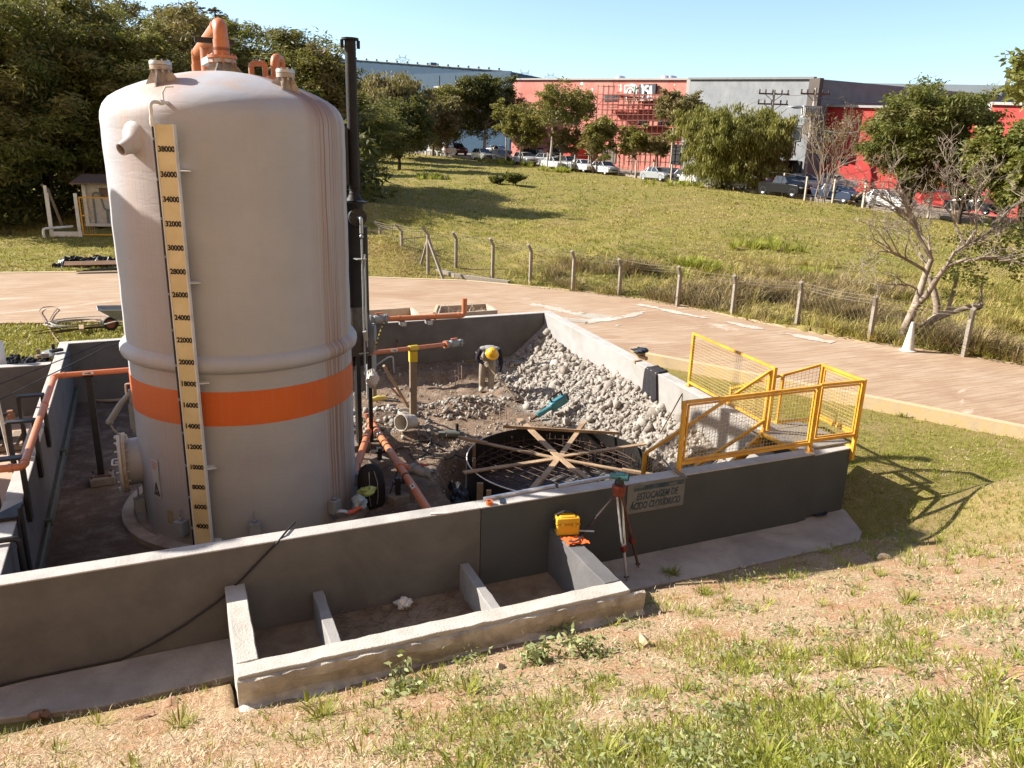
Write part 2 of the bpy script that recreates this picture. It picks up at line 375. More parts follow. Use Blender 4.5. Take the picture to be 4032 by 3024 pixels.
def ground():
    def lines(a, b, segs, lo, hi, g=1.055):
        L = [a]
        for end, st in segs:
            while L[-1] < end-1e-6: L.append(min(end, L[-1]+st))
        s = segs[-1][1]
        while L[-1] < hi: s = min(s*g, 60); L.append(L[-1]+s)
        s = segs[0][1]; M_ = []; q = a
        while q > lo: s = min(s*g, 60); q -= s; M_.append(q)
        return np.array(M_[::-1]+L)
    X = lines(-4, 0, [(11, .075), (22, .16)], -1500, 2500); Y = lines(-8.4, 0, [(-.5, .07), (11, .10), (30, .25), (70, .5)], -60, 3000)
    gx, gyy = np.meshgrid(X, Y); x = gx.ravel(); y = gyy.ravel(); z = H(x, y)
    z = np.where(inside(x, y, ROADP), .45, z)
    z = np.where((near_zone(x, y)) & (x < 8.95) & (y > -.80) & ~in_basin(x, y), np.minimum(z, -.06), z)
    z = np.where((x > 8.7) & (x < 9.0) & (y > -.8) & (y < .6), np.minimum(z, .0), z)
    z = np.where((x > .20) & (x < 4.10) & (y > -1.52) & (y < .0), -.3, z)
    z = np.where(in_basin(x, y), -1.6, z)
    d = -y-.72
    bare = sstep(-.2, .3, d)*(x < 60)*near_zone(x, y)
    lush = np.where(near_zone(x, y), sstep(7.6, 9.6, x+.35*(y+1.4)), 1)       # the right hand bank is greener
    t = np.clip(bare*(1-.8*lush)+.25*(fbm(x*.7, y*.7, 3, 5)-.5), 0, 1)*(near_zone(x, y))
    nx = len(X); ii = np.arange(len(Y)-1)[:, None]*nx+np.arange(nx-1)[None, :]; ii = ii.ravel()
    o = fast_mesh('ground', np.c_[x, y, z], np.c_[ii, ii+1, ii+nx+1, ii+nx], 4, GROUND, tint=t, smooth=True)
    tag(o, kind='structure'); return o
ground()

def road():
    mb = MB(); mb.prism([(p[0], p[1]) for p in ROADP], .34, .70); tag(mb.build('road', ROAD, smooth=0), kind='structure')
    # worn pale edge line, the kerb and the spilled lime on the slab
    e = MB(); P = [(-45, 22.9), (-5.44, 22.77), (-1.73, 22.3), (2.5, 20.9), (6.25, 19.13), (9.27, 17.7), (12.31, 14.75), (13.53, 13.0), (14.3, 11.2), (14.9, 8.8), (15.85, 6.3), (16.95, 4.75), (17.8, 3.2), (20.5, -2)]
    for a, b in zip(P[:-1], P[1:]):
        a, b = Vector(a), Vector(b); n = (b-a).normalized(); n = Vector((n.y, -n.x)); w = .20
        a2, b2 = a-n*w, b-n*w
        e.add([(a.x, a.y, .52), (b.x, b.y, .52), (b.x, b.y, .715), (a.x, a.y, .715), (a2.x, a2.y, .715), (b2.x, b2.y, .715), (a2.x, a2.y, .52), (b2.x, b2.y, .52)], [(0, 1, 2, 3), (3, 2, 5, 4), (4, 5, 7, 6)])
    tag(e.build('kerb_strip', KERBY, smooth=0), kind='structure')
    k = MB(); Q = [(14.3, -1.3), (13.36, .4), (12.63, 1.73), (12.05, 2.77), (10.29, 5.96), (9.55, 7.2)]
    for a, b in zip(Q[:-1], Q[1:]):
        a, b = Vector(a), Vector(b); n = (b-a).normalized(); n = Vector((n.y, -n.x)); o = n*-.012; i = n*.16
        k.prism([tuple(a+o), tuple(b+o), tuple(b+i), tuple(a+i)], .40, .706)
    tag(k.build('kerb', KERBY, smooth=0), kind='structure')
    vs = []; fs = []
    def streak(pts, w0, w1, dens, cell=.055):
        zq = .7055+.0015*(len(fs) % 7)*0+.002*streak.n; streak.n += 1
        Q = [gz(a, b, .705) for a, b in pts]; L = [0]
        for a, b in zip(Q[:-1], Q[1:]): L.append(L[-1]+(b-a).length)
        for i in range(int(L[-1]/cell)):
            d = i*cell; k = max(j for j in range(len(L)-1) if L[j] <= d+1e-9); t = (d-L[k])/(L[k+1]-L[k]); p = Q[k].lerp(Q[k+1], t); n = (Q[k+1]-Q[k]).normalized(); n = Vector((-n.y, n.x, 0)); w = w0+(w1-w0)*d/L[-1]
            for j in range(-int(w/cell)-3, int(w/cell)+4):
                c = p+n*(j*cell); e = abs(j*cell)/w; v = float(fbm(c.x*2.1, c.y*2.1, 5, 77)); f2 = float(fbm(c.x*9, c.y*9, 2, 5))
                if v+.35*f2 > .36+.30*e*e-dens:
                    h = cell*.498; o = len(vs); vs.extend([(c.x-h, c.y-h, zq), (c.x+h, c.y-h, zq), (c.x+h, c.y+h, zq), (c.x-h, c.y+h, zq)]); fs.append((o, o+1, o+2, o+3))
    streak.n = 0
    streak([(1144, 656), (1200, 667), (1255, 679), (1330, 690)], .22, .40, -.14); streak([(1270, 694), (1330, 688), (1394, 673)], .20, .14, -.14); streak([(1215, 689), (1270, 694), (1340, 704)], .25, .3, -.20); streak([(1380, 658), (1480, 679), (1640, 710), (1805, 741)], .16, .26, -.09)
    tag(mesh_obj('lime_spill', vs, fs, PALE, None, 0), kind='structure')
road()

def walkway():
    mb = MB(); mb.prism([(-9, -.56), (-1.82, -.54), (-.98, -.69), (.10, -.66), (4.3, -.70), (5.69, -.75), (6.89, -.76), (8.4, -.76), (8.66, -.56), (8.98, .05), (8.98, .5), (8, .5), (8, -.004), (-9, -.004)], -.14, 0.0)
    tag(mb.build('walkway', M('walkway_concrete', (.30, .255, .215), (.40, .35, .30), 2.5, .95, .5, 30, stain=(.52, .45, .37), sscale=1.1), smooth=0, bevel=.012), kind='structure')
    f = MB(); f.prism([(.18, -1.5), (4.1, -1.5), (4.1, -.004), (.18, -.004)], -.16, .012)
    tag(f.build('planter_floor', M('silt', (.19, .12, .075), (.31, .225, .15), 4, 1, .9, 30, stain=(.36, .28, .2), sscale=1.4), smooth=0), kind='structure')
walkway()

# ================================================================ PIT
RING_C, RING_R = (5.74, 3.25), 1.58
def Hpit(x, y):
    x = np.asarray(x, float); y = np.asarray(y, float); h = np.full(x.shape, -.25)
    r = np.hypot(x-RING_C[0], y-RING_C[1]); n = fbm(x*1.6, y*1.6, 4, 21)-.47; n2 = fbm(x*6, y*6, 3, 5)-.45
    hole = sstep(0, 1, np.minimum.reduce([(x-4.25)/.5, (9.6-y)/.5, (y-5.0)/.6, (8.2-x)/.8]))          # dug out bay behind the ring
    h = h-.27*hole
    ledge = sstep(9.05, 9.5, y+.25*n)*sstep(1.8, 2.4, x); h = np.maximum(h, -.25+.20*ledge)          # strip of footing left along the back wall
    tr = sstep(2.15, 1.75, r); h = h-.62*tr*(1-hole*.5)                                                # trench round the form
    h = np.where(r < 1.72, -.78, h)
    wall = 8.0+.077*y; dr = wall-x                                                                     # rubble banked on the right wall
    top = np.interp(y, [.2, 2.2, 3.3, 4.1, 4.8, 5.9, 7.0, 8.4, 9.8, 10.3], [-.1, .30, .42, .50, .60, .60, .52, .42, .55, .80])
    run = np.interp(y, [.2, 3, 4.5, 6, 7.5, 9, 10.3], [.5, .75, 1.15, 1.7, 2.0, 1.75, 1.5])
    bank = top-(top+.42)*np.clip(dr/run, 0, 1)**.85
    k = np.where(dr < run, 1, 0); h = np.where(r < 1.72, h, np.where(k > 0, np.maximum(h, bank), h))
    mound = .30*np.exp(-(((x-5.35)/.75)**2+((y-6.95)/.42)**2)); m2 = .24*np.exp(-(((x-3.35)/.7)**2+((y-6.9)/.45)**2)); m3 = .16*np.exp(-(((x-3.7)/.6)**2+((y-5.75)/.4)**2)); m4 = .20*np.exp(-(((x-6.7)/.35)**2+((y-7.7)/.3)**2))
    h = h+mound+m2+m3+m4
    rough = np.maximum.reduce([hole, tr, (dr < run).astype(float), sstep(3.0, 3.9, x), ledge, sstep(.02, .1, mound+m2+m3)])
    rough = rough*np.where(r < 1.72, 0, 1)
    return h+rough*(.12*n+.07*n2), rough
def pit():
    X = np.arange(-2.4, 9.0, .055); Y = np.arange(.08, 10.3, .055); gx, gyy = np.meshgrid(X, Y); x = gx.ravel(); y = gyy.ravel()
    z, rg = Hpit(x, y); z = np.where(x > 8.08+.077*y, -1.0, z)
    nx = len(X); ii = (np.arange(len(Y)-1)[:, None]*nx+np.arange(nx-1)[None, :]).ravel()
    t = np.clip(rg+.3*(fbm(x*2, y*2, 3, 8)-.4), 0, 1); dr_ = 8.0+.077*y-x; rn_ = np.interp(y, [.2, 3, 4.5, 6, 7.5, 9, 10.3], [.5, .75, 1.15, 1.7, 2.0, 1.75, 1.5]); t = t+sstep(1.12, .85, dr_/rn_+.5*(fbm(x*3, y*3, 3, 14)-.47))*(x > 4)*(rg > .3)
    o = fast_mesh('pit_floor', np.c_[x, y, z], np.c_[ii, ii+1, ii+nx+1, ii+nx], 4, EARTH, tint=t, smooth=True); tag(o, kind='structure')
    b = MB(); b.prism([(-9, .1), (-1.95, .1), (-2.2, 8.55), (-9, 8.55)], -.3, .06)
    tag(b.build('basin_floor', M('basin_floor_concrete', (.42, .27, .19), (.52, .36, .26), 1.5, .95, .3, 20, stain=(.36, .24, .17)), smooth=0), kind='structure')
pit()
def zp(x, y): return float(Hpit(np.array([x]), np.array([y]))[0][0])
def zg(x, y): return float(H(np.array([x]), np.array([y]))[0])

# ================================================================ WALLS
def wall(name, poly, z0, z1, mat, label, cat='wall', bevel=.010):
    c = [sum(p[i] for p in poly)/len(poly) for i in (0, 1)]; t = thing(name, label, cat, (c[0], c[1], 0))
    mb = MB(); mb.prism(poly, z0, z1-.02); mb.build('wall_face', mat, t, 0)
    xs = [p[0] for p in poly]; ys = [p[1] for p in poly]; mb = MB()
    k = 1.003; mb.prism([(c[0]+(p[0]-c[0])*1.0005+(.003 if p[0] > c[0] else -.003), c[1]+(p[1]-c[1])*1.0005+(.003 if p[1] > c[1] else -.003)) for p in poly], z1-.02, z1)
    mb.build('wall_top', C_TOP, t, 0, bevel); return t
HT = 1.045
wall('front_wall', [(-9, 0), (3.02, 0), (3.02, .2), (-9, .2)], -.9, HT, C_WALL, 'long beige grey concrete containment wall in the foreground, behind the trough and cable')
wall('front_wall', [(3.03, 0), (8.14, 0), (8.30, .2), (3.03, .2)], -.9, HT, C_GREY, 'dark grey concrete wall carrying the acid storage sign')
wall('back_wall', [(-2.33, 9.98), (9.04, 10.30), (9.04, 10.50), (-2.33, 10.18)], -.9, HT, C_WALL, 'beige concrete wall at the far side of the pit, behind the bending worker')
wall('left_wall', [(-1.79, .203), (-2.155, 9.975), (-2.335, 9.975), (-1.99, .203)], -.9, HT, C_WALL, 'stained concrete side wall carrying the black pipe brackets, left of the tank')
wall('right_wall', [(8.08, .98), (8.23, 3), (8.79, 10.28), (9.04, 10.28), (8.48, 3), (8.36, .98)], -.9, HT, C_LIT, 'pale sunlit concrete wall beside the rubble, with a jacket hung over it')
wall('basin_wall', [(-9, 8.56), (-2.31, 8.40), (-2.31, 8.60), (-9, 8.76)], -.9, HT-.02, C_WALL, 'far concrete wall of the neighbouring basin at the left edge')
wall('landing_block', [(8.16, .203), (8.14, .05), (8.93, .09), (8.93, .97), (8.16, .97)], -.2, 1.00, C_GREY, 'grey concrete block under the yellow railed landing at the end of the wall', 'block')

# ---- trough in front of the wall
t = thing('concrete_trough', 'open pale concrete trough with two cross dividers, in front of the long wall', 'trough', (2.1, -.8, 0))
def rough_wall(mb, p0, p1, w, z0, z1, seed, n=40, amp=.006):
    """a hand rendered wall: long sides subdivided and jittered"""
    p0, p1 = Vector(p0), Vector(p1); d = (p1-p0); L = d.length; d.normalize(); nn = Vector((-d.y, d.x)); rd = random.Random(seed); k = max(2, int(L/.12)); vs = []
    for i in range(k+1):
        q = p0+d*(L*i/k)
        for s, z in ((-1, z0), (1, z0), (1, z1), (-1, z1)):
            e = amp if 0 < i < k else amp*.4; a = q+nn*(s*w/2+rd.uniform(-e, e)); vs.append((a.x, a.y, z+(rd.uniform(-e, e) if z == z1 else 0)))
    fs = [(0, 1, 2, 3), (4*k+3, 4*k+2, 4*k+1, 4*k)]
    for i in range(k):
        for j in range(4): fs.append((4*i+j, 4*i+4+j, 4*i+4+(j+1) % 4, 4*i+(j+1) % 4))
    return mb.add(vs, fs)
mb = MB(); rough_wall(mb, (.17, -1.47), (4.13, -1.47), .20, -.2, .62, 1); mb.build('front_side', C_RIM, t, 30, .010)
mb = MB(); rough_wall(mb, (.27, -1.365), (.27, -.004), .20, -.2, .62, 2); mb.build('end_wall', C_RIM, t, 30, .010)
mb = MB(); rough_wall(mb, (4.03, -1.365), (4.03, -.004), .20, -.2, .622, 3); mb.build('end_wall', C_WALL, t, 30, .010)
for x in (1.115, 2.82):
    mb = MB(); rough_wall(mb, (x, -1.365), (x, -.004), .115, -.1, .36, int(x*10)); mb.build('divider', M('divider_concrete_%d' % x, (.27, .26, .25), (.34, .325, .31), 5, .9, .3, 50), t, 30, .008)
# the rough gutter ledge under its front edge
rd = random.Random(5); mb = MB(); k = 60; prof = [(-1.572, .585), (-1.60, .575), (-1.615, .50), (-1.595, .44), (-1.585, .36), (-1.61, .335), (-1.70, .325), (-1.73, .30), (-1.735, .20), (-1.572, .10)]
vs = []
for i in range(k+1):
    x = .165+(4.30-.165)*i/k; zz = .02*math.sin(x*2.3)+.01*math.sin(x*9)
    for j, (y, z) in enumerate(prof):
        e = .013 if j not in (0, 9) else 0; drop = -.09*sstep(.2, 0, float(x-.165))*(j < 4)
        vs.append((x, y+rd.uniform(-e, e), z+zz*(.2 if j < 3 else 1)-.012*(x-.17)*0+rd.uniform(-e, e)))
m_ = len(prof); fs = [(i*m_+j, (i+1)*m_+j, (i+1)*m_+j+1, i*m_+j+1) for i in range(k) for j in range(m_-1)]+[tuple(range(m_)), tuple(k*m_+j for j in range(m_-1, -1, -1))]
mb.add(vs, fs); mb.build('ledge', M('rough_render', (.50, .46, .40), (.66, .61, .53), 9, .98, .8, 55, stain=(.30, .26, .22), sscale=2.6), t, 25)
# ================================================================ STORAGE TANK
TX, TY, TR = 0.813, 3.994, 1.545
def polar(phi, r, z):            # phi in degrees, 0 = towards the front wall (-y), positive = to the left (-x)
    a = R(phi); return Vector((TX-r*math.sin(a), TY-r*math.cos(a), z))
def radial(phi): a = R(phi); return Vector((-math.sin(a), -math.cos(a), 0))
def tank_material(name, base, base2, streak_amt=1.0):
    m, nt, bs = nodes_mat(name); co = coords(nt)
    sx = nd(nt, 'ShaderNodeSeparateXYZ'); nt.links.new(co, sx.inputs[0])
    dx = maths(nt, 'SUBTRACT', TX, sx.outputs[0]); dy = maths(nt, 'SUBTRACT', TY, sx.outputs[1])
    ang = maths(nt, 'ARCTAN2', dx, dy)                                         # radians, same phi as polar()
    cv = nd(nt, 'ShaderNodeCombineXYZ'); nt.links.new(ang, cv.inputs[0]); nt.links.new(sx.outputs[2], cv.inputs[1])
    def strk(scx, scz, seed):
        mp = nd(nt, 'ShaderNodeMapping'); mp.inputs['Scale'].default_value = (scx, scz, 1); mp.inputs['Location'].default_value = (seed, seed*.7, seed); nt.links.new(cv.outputs[0], mp.inputs[0])
        return noise(nt, mp.outputs[0], 1, 5, .62, .15)
    def window(c, w, soft):                                                    # soft band of phi
        d = maths(nt, 'ABSOLUTE', maths(nt, 'SUBTRACT', ang, R(c)))
        mr = nd(nt, 'ShaderNodeMapRange'); mr.inputs[1].default_value = R(w); mr.inputs[2].default_value = R(w+soft); mr.inputs[3].default_value = 1; mr.inputs[4].default_value = 0
        nt.links.new(d, mr.inputs[0]); return mr.outputs[0]
    def zwin(a, b):
        mr = nd(nt, 'ShaderNodeMapRange'); mr.inputs[1].default_value = a; mr.inputs[2].default_value = b; nt.links.new(sx.outputs[2], mr.inputs[0]); return mr.outputs[0]
    c = mix(nt, ramp(nt, noise(nt, co, 1.3, 6, .6), [(.35, (0, 0, 0)), (.7, (1, 1, 1))]), base, base2)
    c = mix(nt, ramp(nt, strk(26, .5, 3), [(.50, (0, 0, 0)), (.8, (.22, .22, .22))]), c, (.40, .33, .27))      # faint drips all round
    fine = ramp(nt, strk(85, .16, 5), [(.47, (0, 0, 0)), (.57, (1, 1, 1))])
    def stain(c, cc, w, soft, col, amt, extra=None):
        f = maths(nt, 'MULTIPLY', maths(nt, 'MULTIPLY', window(cc, w, soft), maths(nt, 'MULTIPLY_ADD', fine, .78, .22)), amt)
        if extra is not None: f = maths(nt, 'MULTIPLY', f, extra)
        return mix(nt, f, c, col)
    c = stain(c, -47, 6, 3, (.26, .115, .035), .95*streak_amt)                   # the rust run below the right hand nozzle
    c = stain(c, -38, 2, 5, (.36, .20, .09), .45*streak_amt)
    c = stain(c, -60, 3.5, 3, (.30, .15, .055), .75*streak_amt)
    c = stain(c, 48, 8, 9, (.50, .29, .15), .50*streak_amt)                      # weaker run below the side spout
    dome = zwin(5.25, 5.6)
    c = mix(nt, maths(nt, 'MULTIPLY', dome, ramp(nt, noise(nt, co, 1.7, 6, .65, .6), [(.44, (0, 0, 0)), (.72, (.60, .60, .60))])), c, (.50, .31, .19))
    c = mix(nt, maths(nt, 'MULTIPLY', dome, maths(nt, 'MULTIPLY', window(-47, 7, 6), .75)), c, (.25, .13, .08))
    c = mix(nt, maths(nt, 'MULTIPLY', dome, maths(nt, 'MULTIPLY', window(33, 5, 9), .32)), c, (.46, .22, .12))
    c = mix(nt, maths(nt, 'MULTIPLY', zwin(.7, -.3), .55), c, (.30, .30, .29))                                    # shade near the foot painted into the colour
    nt.links.new(c, bs.inputs['Base Color']); bs.inputs['Roughness'].default_value = .6; bs.inputs['Specular IOR Level'].default_value = .35
    mp = nd(nt, 'ShaderNodeMapping'); mp.inputs['Scale'].default_value = (3, 9, 1); nt.links.new(cv.outputs[0], mp.inputs[0])
    hoop = noise(nt, mp.outputs[0], 1.0, 6, .65, .6); weave = noise(nt, co, 55, 3, .6)
    bump(nt, bs, maths(nt, 'ADD', hoop, maths(nt, 'MULTIPLY', weave, .25)), .22, .03)
    return m
SHELL = tank_material('fibreglass_shell', (.375, .385, .415), (.43, .436, .46))
BANDM = tank_material('orange_band_paint', (.62, .12, .018), (.68, .145, .022), .45)
tank = thing('storage_tank', 'tall domed off-white fibreglass acid tank with an orange band and rust streaks', 'tank', (TX, TY, -.3))
prof = [(1.30, -.30), (1.545, -.28)]+[(TR+.003*math.sin(z*5.3)+.002*math.sin(z*13), z) for z in np.linspace(-.2, 5.2, 55)]+[(1.548, 5.30), (1.537, 5.39), (1.50, 5.48), (1.43, 5.565), (1.33, 5.63), (1.2, 5.695), (1.04, 5.76), (.87, 5.82), (.68, 5.872), (.48, 5.915), (.25, 5.945), (.0001, 5.958)]
mb = MB(); mb.lathe(prof, (TX, TY, 0), n=128); sh = mb.build('shell', SHELL, tank, 60)
mb = MB(); mb.lathe([(TR-.01, 1.50), (TR+.0065, 1.502), (TR+.0065, 1.965), (TR-.01, 1.967)], (TX, TY, 0), n=128); mb.build('orange_band', BANDM, tank, 30)
mb = MB(); mb.lathe([(TR-.01, 2.20), (TR+.030, 2.215), (TR+.075, 2.25), (TR+.088, 2.30), (TR+.086, 2.35), (TR+.060, 2.395), (TR+.02, 2.43), (TR-.01, 2.45)], (TX, TY, 0), n=128); mb.build('joint_collar', SHELL, tank, 60)
mb = MB(); mb.lathe([(1.2, -.36), (1.86, -.36), (1.86, -.17), (1.83, -.15), (1.70, -.15), (1.69, -.24), (1.2, -.24)], (TX, TY, 0), n=96); mb.build('base_ring', M('tank_plinth', (.30, .24, .19), (.40, .33, .27), 5, .9, .5, 40, stain=(.18, .13, .10)), tank, 40)
for ph in (41, 5, -38, 80, 120, -75, 160, -120):
    mb = MB(); p = polar(ph, TR+.075, 0); n = radial(ph); tt = Vector((-n.y, n.x, 0)); rot = Matrix((tt, n, Vector((0, 0, 1)))).transposed()
    mb.box(p+Vector((0, 0, .03)), (.15, .13, .20), rot=rot); mb.cyl(p+Vector((0, 0, .1)), p+Vector((0, 0, .30)), .013, n=8); mb.cyl(p+Vector((0, 0, .145)), p+Vector((0, 0, .175)), .03, n=6)
    mb.build('anchor_chair', GREYP, tank, 30, .006)
# --- level gauge board
NUMM = M('black_lettering', (.012, .012, .012), (.02, .02, .02), 5, .7)
BOARD = M('cream_gauge_board', (.70, .56, .30), (.76, .62, .36), 3, .55, .05, 40, stain=(.62, .48, .25), sscale=2)
gx0, gy0 = .017, 2.483; gn = Vector((gx0-TX, gy0-TY, 0)).normalized(); gt = Vector((-gn.y, gn.x, 0)).normalized()
if gt.x < 0: gt = -gt
rotg = Matrix((gt, -gn, Vector((0, 0, 1)))).transposed()
mb = MB(); mb.box((gx0, gy0, 2.5), (.215, .022, 5.45), rot=rotg); gb = mb.build('gauge_board', BOARD, tank, 0, .003)
for e in (-1, 1): mb = MB(); mb.box(V3((gx0, gy0, 2.5))+gt*(e*.112)-gn*.01, (.014, .06, 5.46), rot=rotg); mb.build('board_edge', WHITE, gb, 0)
for i in range(18):
    z = 4.953-.283*i; p = Vector((gx0, gy0, z))+gn*.0135+gt*.004
    text_obj('scale_number', str(38000-2000*i), .088, NUMM, gb, p, gt, (0, 0, 1), bold=.0036, width=.198 if i < 14 else .172)
mb = MB(); q = V3((gx0, gy0, 0))-gt*.135+gn*.012
mb.tube([q+Vector((0, 0, -.2)), q+Vector((0, 0, 5.22))], .014, 8); mb.build('sight_tube', BLACK, tank)
for i in range(12): mb = MB(); mb.cyl(q+Vector((0, 0, .1+i*.45)), q+Vector((0, 0, .13+i*.45)), .021, n=10); mb.build('tube_clip', GREYP, tank)
s0 = q+Vector((0, 0, 5.2)); mb = MB(); mb.tube(fillet([s0, s0+Vector((0, 0, .27)), s0+Vector((0, 0, .27))+gt*.10-gn*.24], .06), .021, 10)
mb.cyl(s0+Vector((0, 0, .02)), s0+Vector((0, 0, .10)), .027); mb.cyl(s0+Vector((0, 0, .27))+gt*.05-gn*.10, s0+Vector((0, 0, .27))+gt*.07-gn*.15, .032)
s1 = s0+Vector((0, 0, .28))+gt*.075-gn*.16; mb.tube([s1, s1+Vector((0, 0, .10)), s1+Vector((0, 0, .16))+gt*.04, s1+Vector((0, 0, .17))+gt*.12-gn*.03], .011, 8); mb.build('sight_tube_elbow', WHITE, tank)
for z in (4.72, 3.40, 2.12, .95, -.12):
    mb = MB(); p = Vector((gx0, gy0, z))+gt*.06; mb.add([p-gn*.01, p+gt*.16-gn*.10, p-gn*.26, p-gn*.01+Vector((0, 0, -.012)), p+gt*.16-gn*.10+Vector((0, 0, -.012)), p-gn*.26+Vector((0, 0, -.012))], [(0, 1, 2), (5, 4, 3), (0, 3, 4, 1), (1, 4, 5, 2), (2, 5, 3, 0)])
    mb.build('gauge_bracket', WHITE, tank, 0)
# --- side spout near the shoulder
sp_phi = 48; base = polar(sp_phi, TR-.03, 5.02); ax = (radial(sp_phi)+Vector((-.03, -.0, -.42))).normalized()
mb = MB(); mb.lathe([(.24, -.07), (.20, .0), (.15, .03), (.11, .08), (.085, .15), (.072, .23), (.057, .23), (.057, .05)], base, ax, 32); mb.build('spout', SHELL, tank, 50)
mb = MB(); mb.lathe([(.0001, .16), (.0565, .16)], base, ax, 20); mb.build('spout_bore', BLACK, tank, 0)
# --- dome nozzles with gussets
def dome_z(r): return float(np.interp(r, [p[0] for p in prof[::-1]][:12], [p[1] for p in prof[::-1]][:12]))
NOZ = M('stained_nozzle', (.42, .37, .32), (.54, .48, .42), 8, .8, .3, 40, stain=(.20, .13, .09), sscale=6)
def nozzle(x, y, r, h, blind=True, name='nozzle'):
    rr = math.hypot(x-TX, y-TY); z0 = dome_z(rr)-.06; z1 = z0+h+.06; mb = MB()
    mb.lathe([(r*.55, 0), (r*.52, z1-z0-.05), (r, z1-z0-.05), (r, z1-z0), (.0001, z1-z0)], (x, y, z0), n=28)
    for k in range(4):
        a = R(45+90*k+20); d = Vector((math.cos(a), math.sin(a), 0)); p = Vector((x, y, 0)); tq = Vector((-d.y, d.x, 0))*.009
        zo = dome_z(min(1.54, math.hypot(x+d.x*r*1.7-TX, y+d.y*r*1.7-TY)))-.03
        A = [p+d*(r*.5)+Vector((0, 0, z0)), p+d*(r*1.75)+Vector((0, 0, zo)), p+d*(r*1.5)+Vector((0, 0, zo+.05)), p+d*(r*.9)+Vector((0, 0, z1-.05)), p+d*(r*.5)+Vector((0, 0, z1-.05))]
        mb.add([v+tq for v in A]+[v-tq for v in A], [(0, 1, 2, 3, 4), (9, 8, 7, 6, 5)]+[(i, (i+1) % 5+0, (i+1) % 5+5, i+5) for i in range(5)])
    nz = mb.build(name, NOZ, tank, 35)
    if blind:
        b = MB(); b.lathe([(.0001, .0), (r*1.02, .0), (r*1.02, .03), (r*.99, .042), (.0001, .042)], (x, y, z1+.004), n=28)
        for k in range(8): a = R(45*k+10); b.cyl((x+r*.82*math.cos(a), y+r*.82*math.sin(a), z1-.08), (x+r*.82*math.cos(a), y+r*.82*math.sin(a), z1+.066), .011, n=6)
        b.build('blind_flange', GALV, nz, 35)
    return nz, z1
def on_dome(px, py, r_guess):      # dome point under a pixel
    D = hd((TX, TY)); best = None
    for k in range(600):
        P = gd(px, py, D-1.6+k*.0055); rr = math.hypot(P.x-TX, P.y-TY)
        if rr < 1.5 and P.z < dome_z(rr): return P
    return gd(px, py, D)
p = on_dome(350, 176, 0); nozzle(p.x, p.y, .125, .18)
p = on_dome(618, 190, 0); nozzle(p.x, p.y, .115, .17)
mc = gd(481, 140, hd((TX, TY))+.05); nz, z1 = nozzle(mc.x, mc.y, .17, .16, False)
b = MB(); b.lathe([(.145, 0), (.19, 0), (.19, .035), (.145, .035)], (mc.x, mc.y, z1+.003), n=28)
for k in range(8): a = R(45*k); b.cyl((mc.x+.165*math.cos(a), mc.y+.165*math.sin(a), z1-.07), (mc.x+.165*math.cos(a), mc.y+.165*math.sin(a), z1+.065), .012, n=6)
b.build('orange_flange', ORANGE, nz, 35)
# vent pipe: up, over, back down
zt = gd(478, 52, hd(mc)).z; far = gz(425, 117, zt-.02); far2 = gz(446, 96, zt-.02)
mb = MB(); mb.tube(fillet([(mc.x, mc.y, z1), (mc.x, mc.y, zt), (far.x, far.y, zt-.02), (far.x, far.y, 5.5)], .14, 7), .092, 20); vp = mb.build('vent_pipe', ORANGE, tank, 50)
d = (far-Vector((mc.x, mc.y, zt-.02))); d.z = 0; d.normalize()
for q, ax in ((Vector((mc.x, mc.y, zt-.26)), Vector((0, 0, 1))), (Vector((mc.x, mc.y, z1+.07)), Vector((0, 0, 1))), (Vector((mc.x, mc.y, zt-.005))+d*.22, d), (far+Vector((0, 0, -.24)), Vector((0, 0, 1))), (far-d*.22, d)):
    mb = MB(); mb.cyl(q-ax*.07, q+ax*.07, .102, n=22); mb.build('pipe_socket', ORANGE, vp, 40)
f2 = far2; mb = MB(); mb.cyl((f2.x, f2.y, zt-.02), (f2.x, f2.y, dome_z(math.hypot(f2.x-TX, f2.y-TY))+.02), .105, n=20); mb.build('vent_branch', ORANGE, tank)
mb = MB(); zf = dome_z(math.hypot(f2.x-TX, f2.y-TY)); mb.lathe([(.09, 0), (.2, 0), (.2, .05), (.09, .05)], (f2.x, f2.y, zf+.08), n=24); mb.lathe([(.11, -.1), (.11, .0), (.2, .0), (.2, .04)], (f2.x, f2.y, zf+.03), n=24); mb.build('branch_flange', NOZ, tank, 35)
mm = gd(463, 85, hd(mc)+.55); mb = MB(); sd = Vector((-d.y, d.x, 0)); mb.beam(mm-sd*.26+Vector((0, 0, -.02)), mm+sd*.26+Vector((0, 0, -.02)), .07, .07); mb.beam(mm+Vector((0, 0, -.05)), Vector((mm.x, mm.y, 5.9)), .06, .06); mb.build('pipe_support', BLACK, tank, 0, .004)
a_ = gd(441, 136, hd(mc)+.75); b_ = gd(477, 117, hd(mc)+.05); mb = MB(); mb.beam(a_, b_, .09, .09); mb.build('support_beam', GALV, tank, 0, .004)
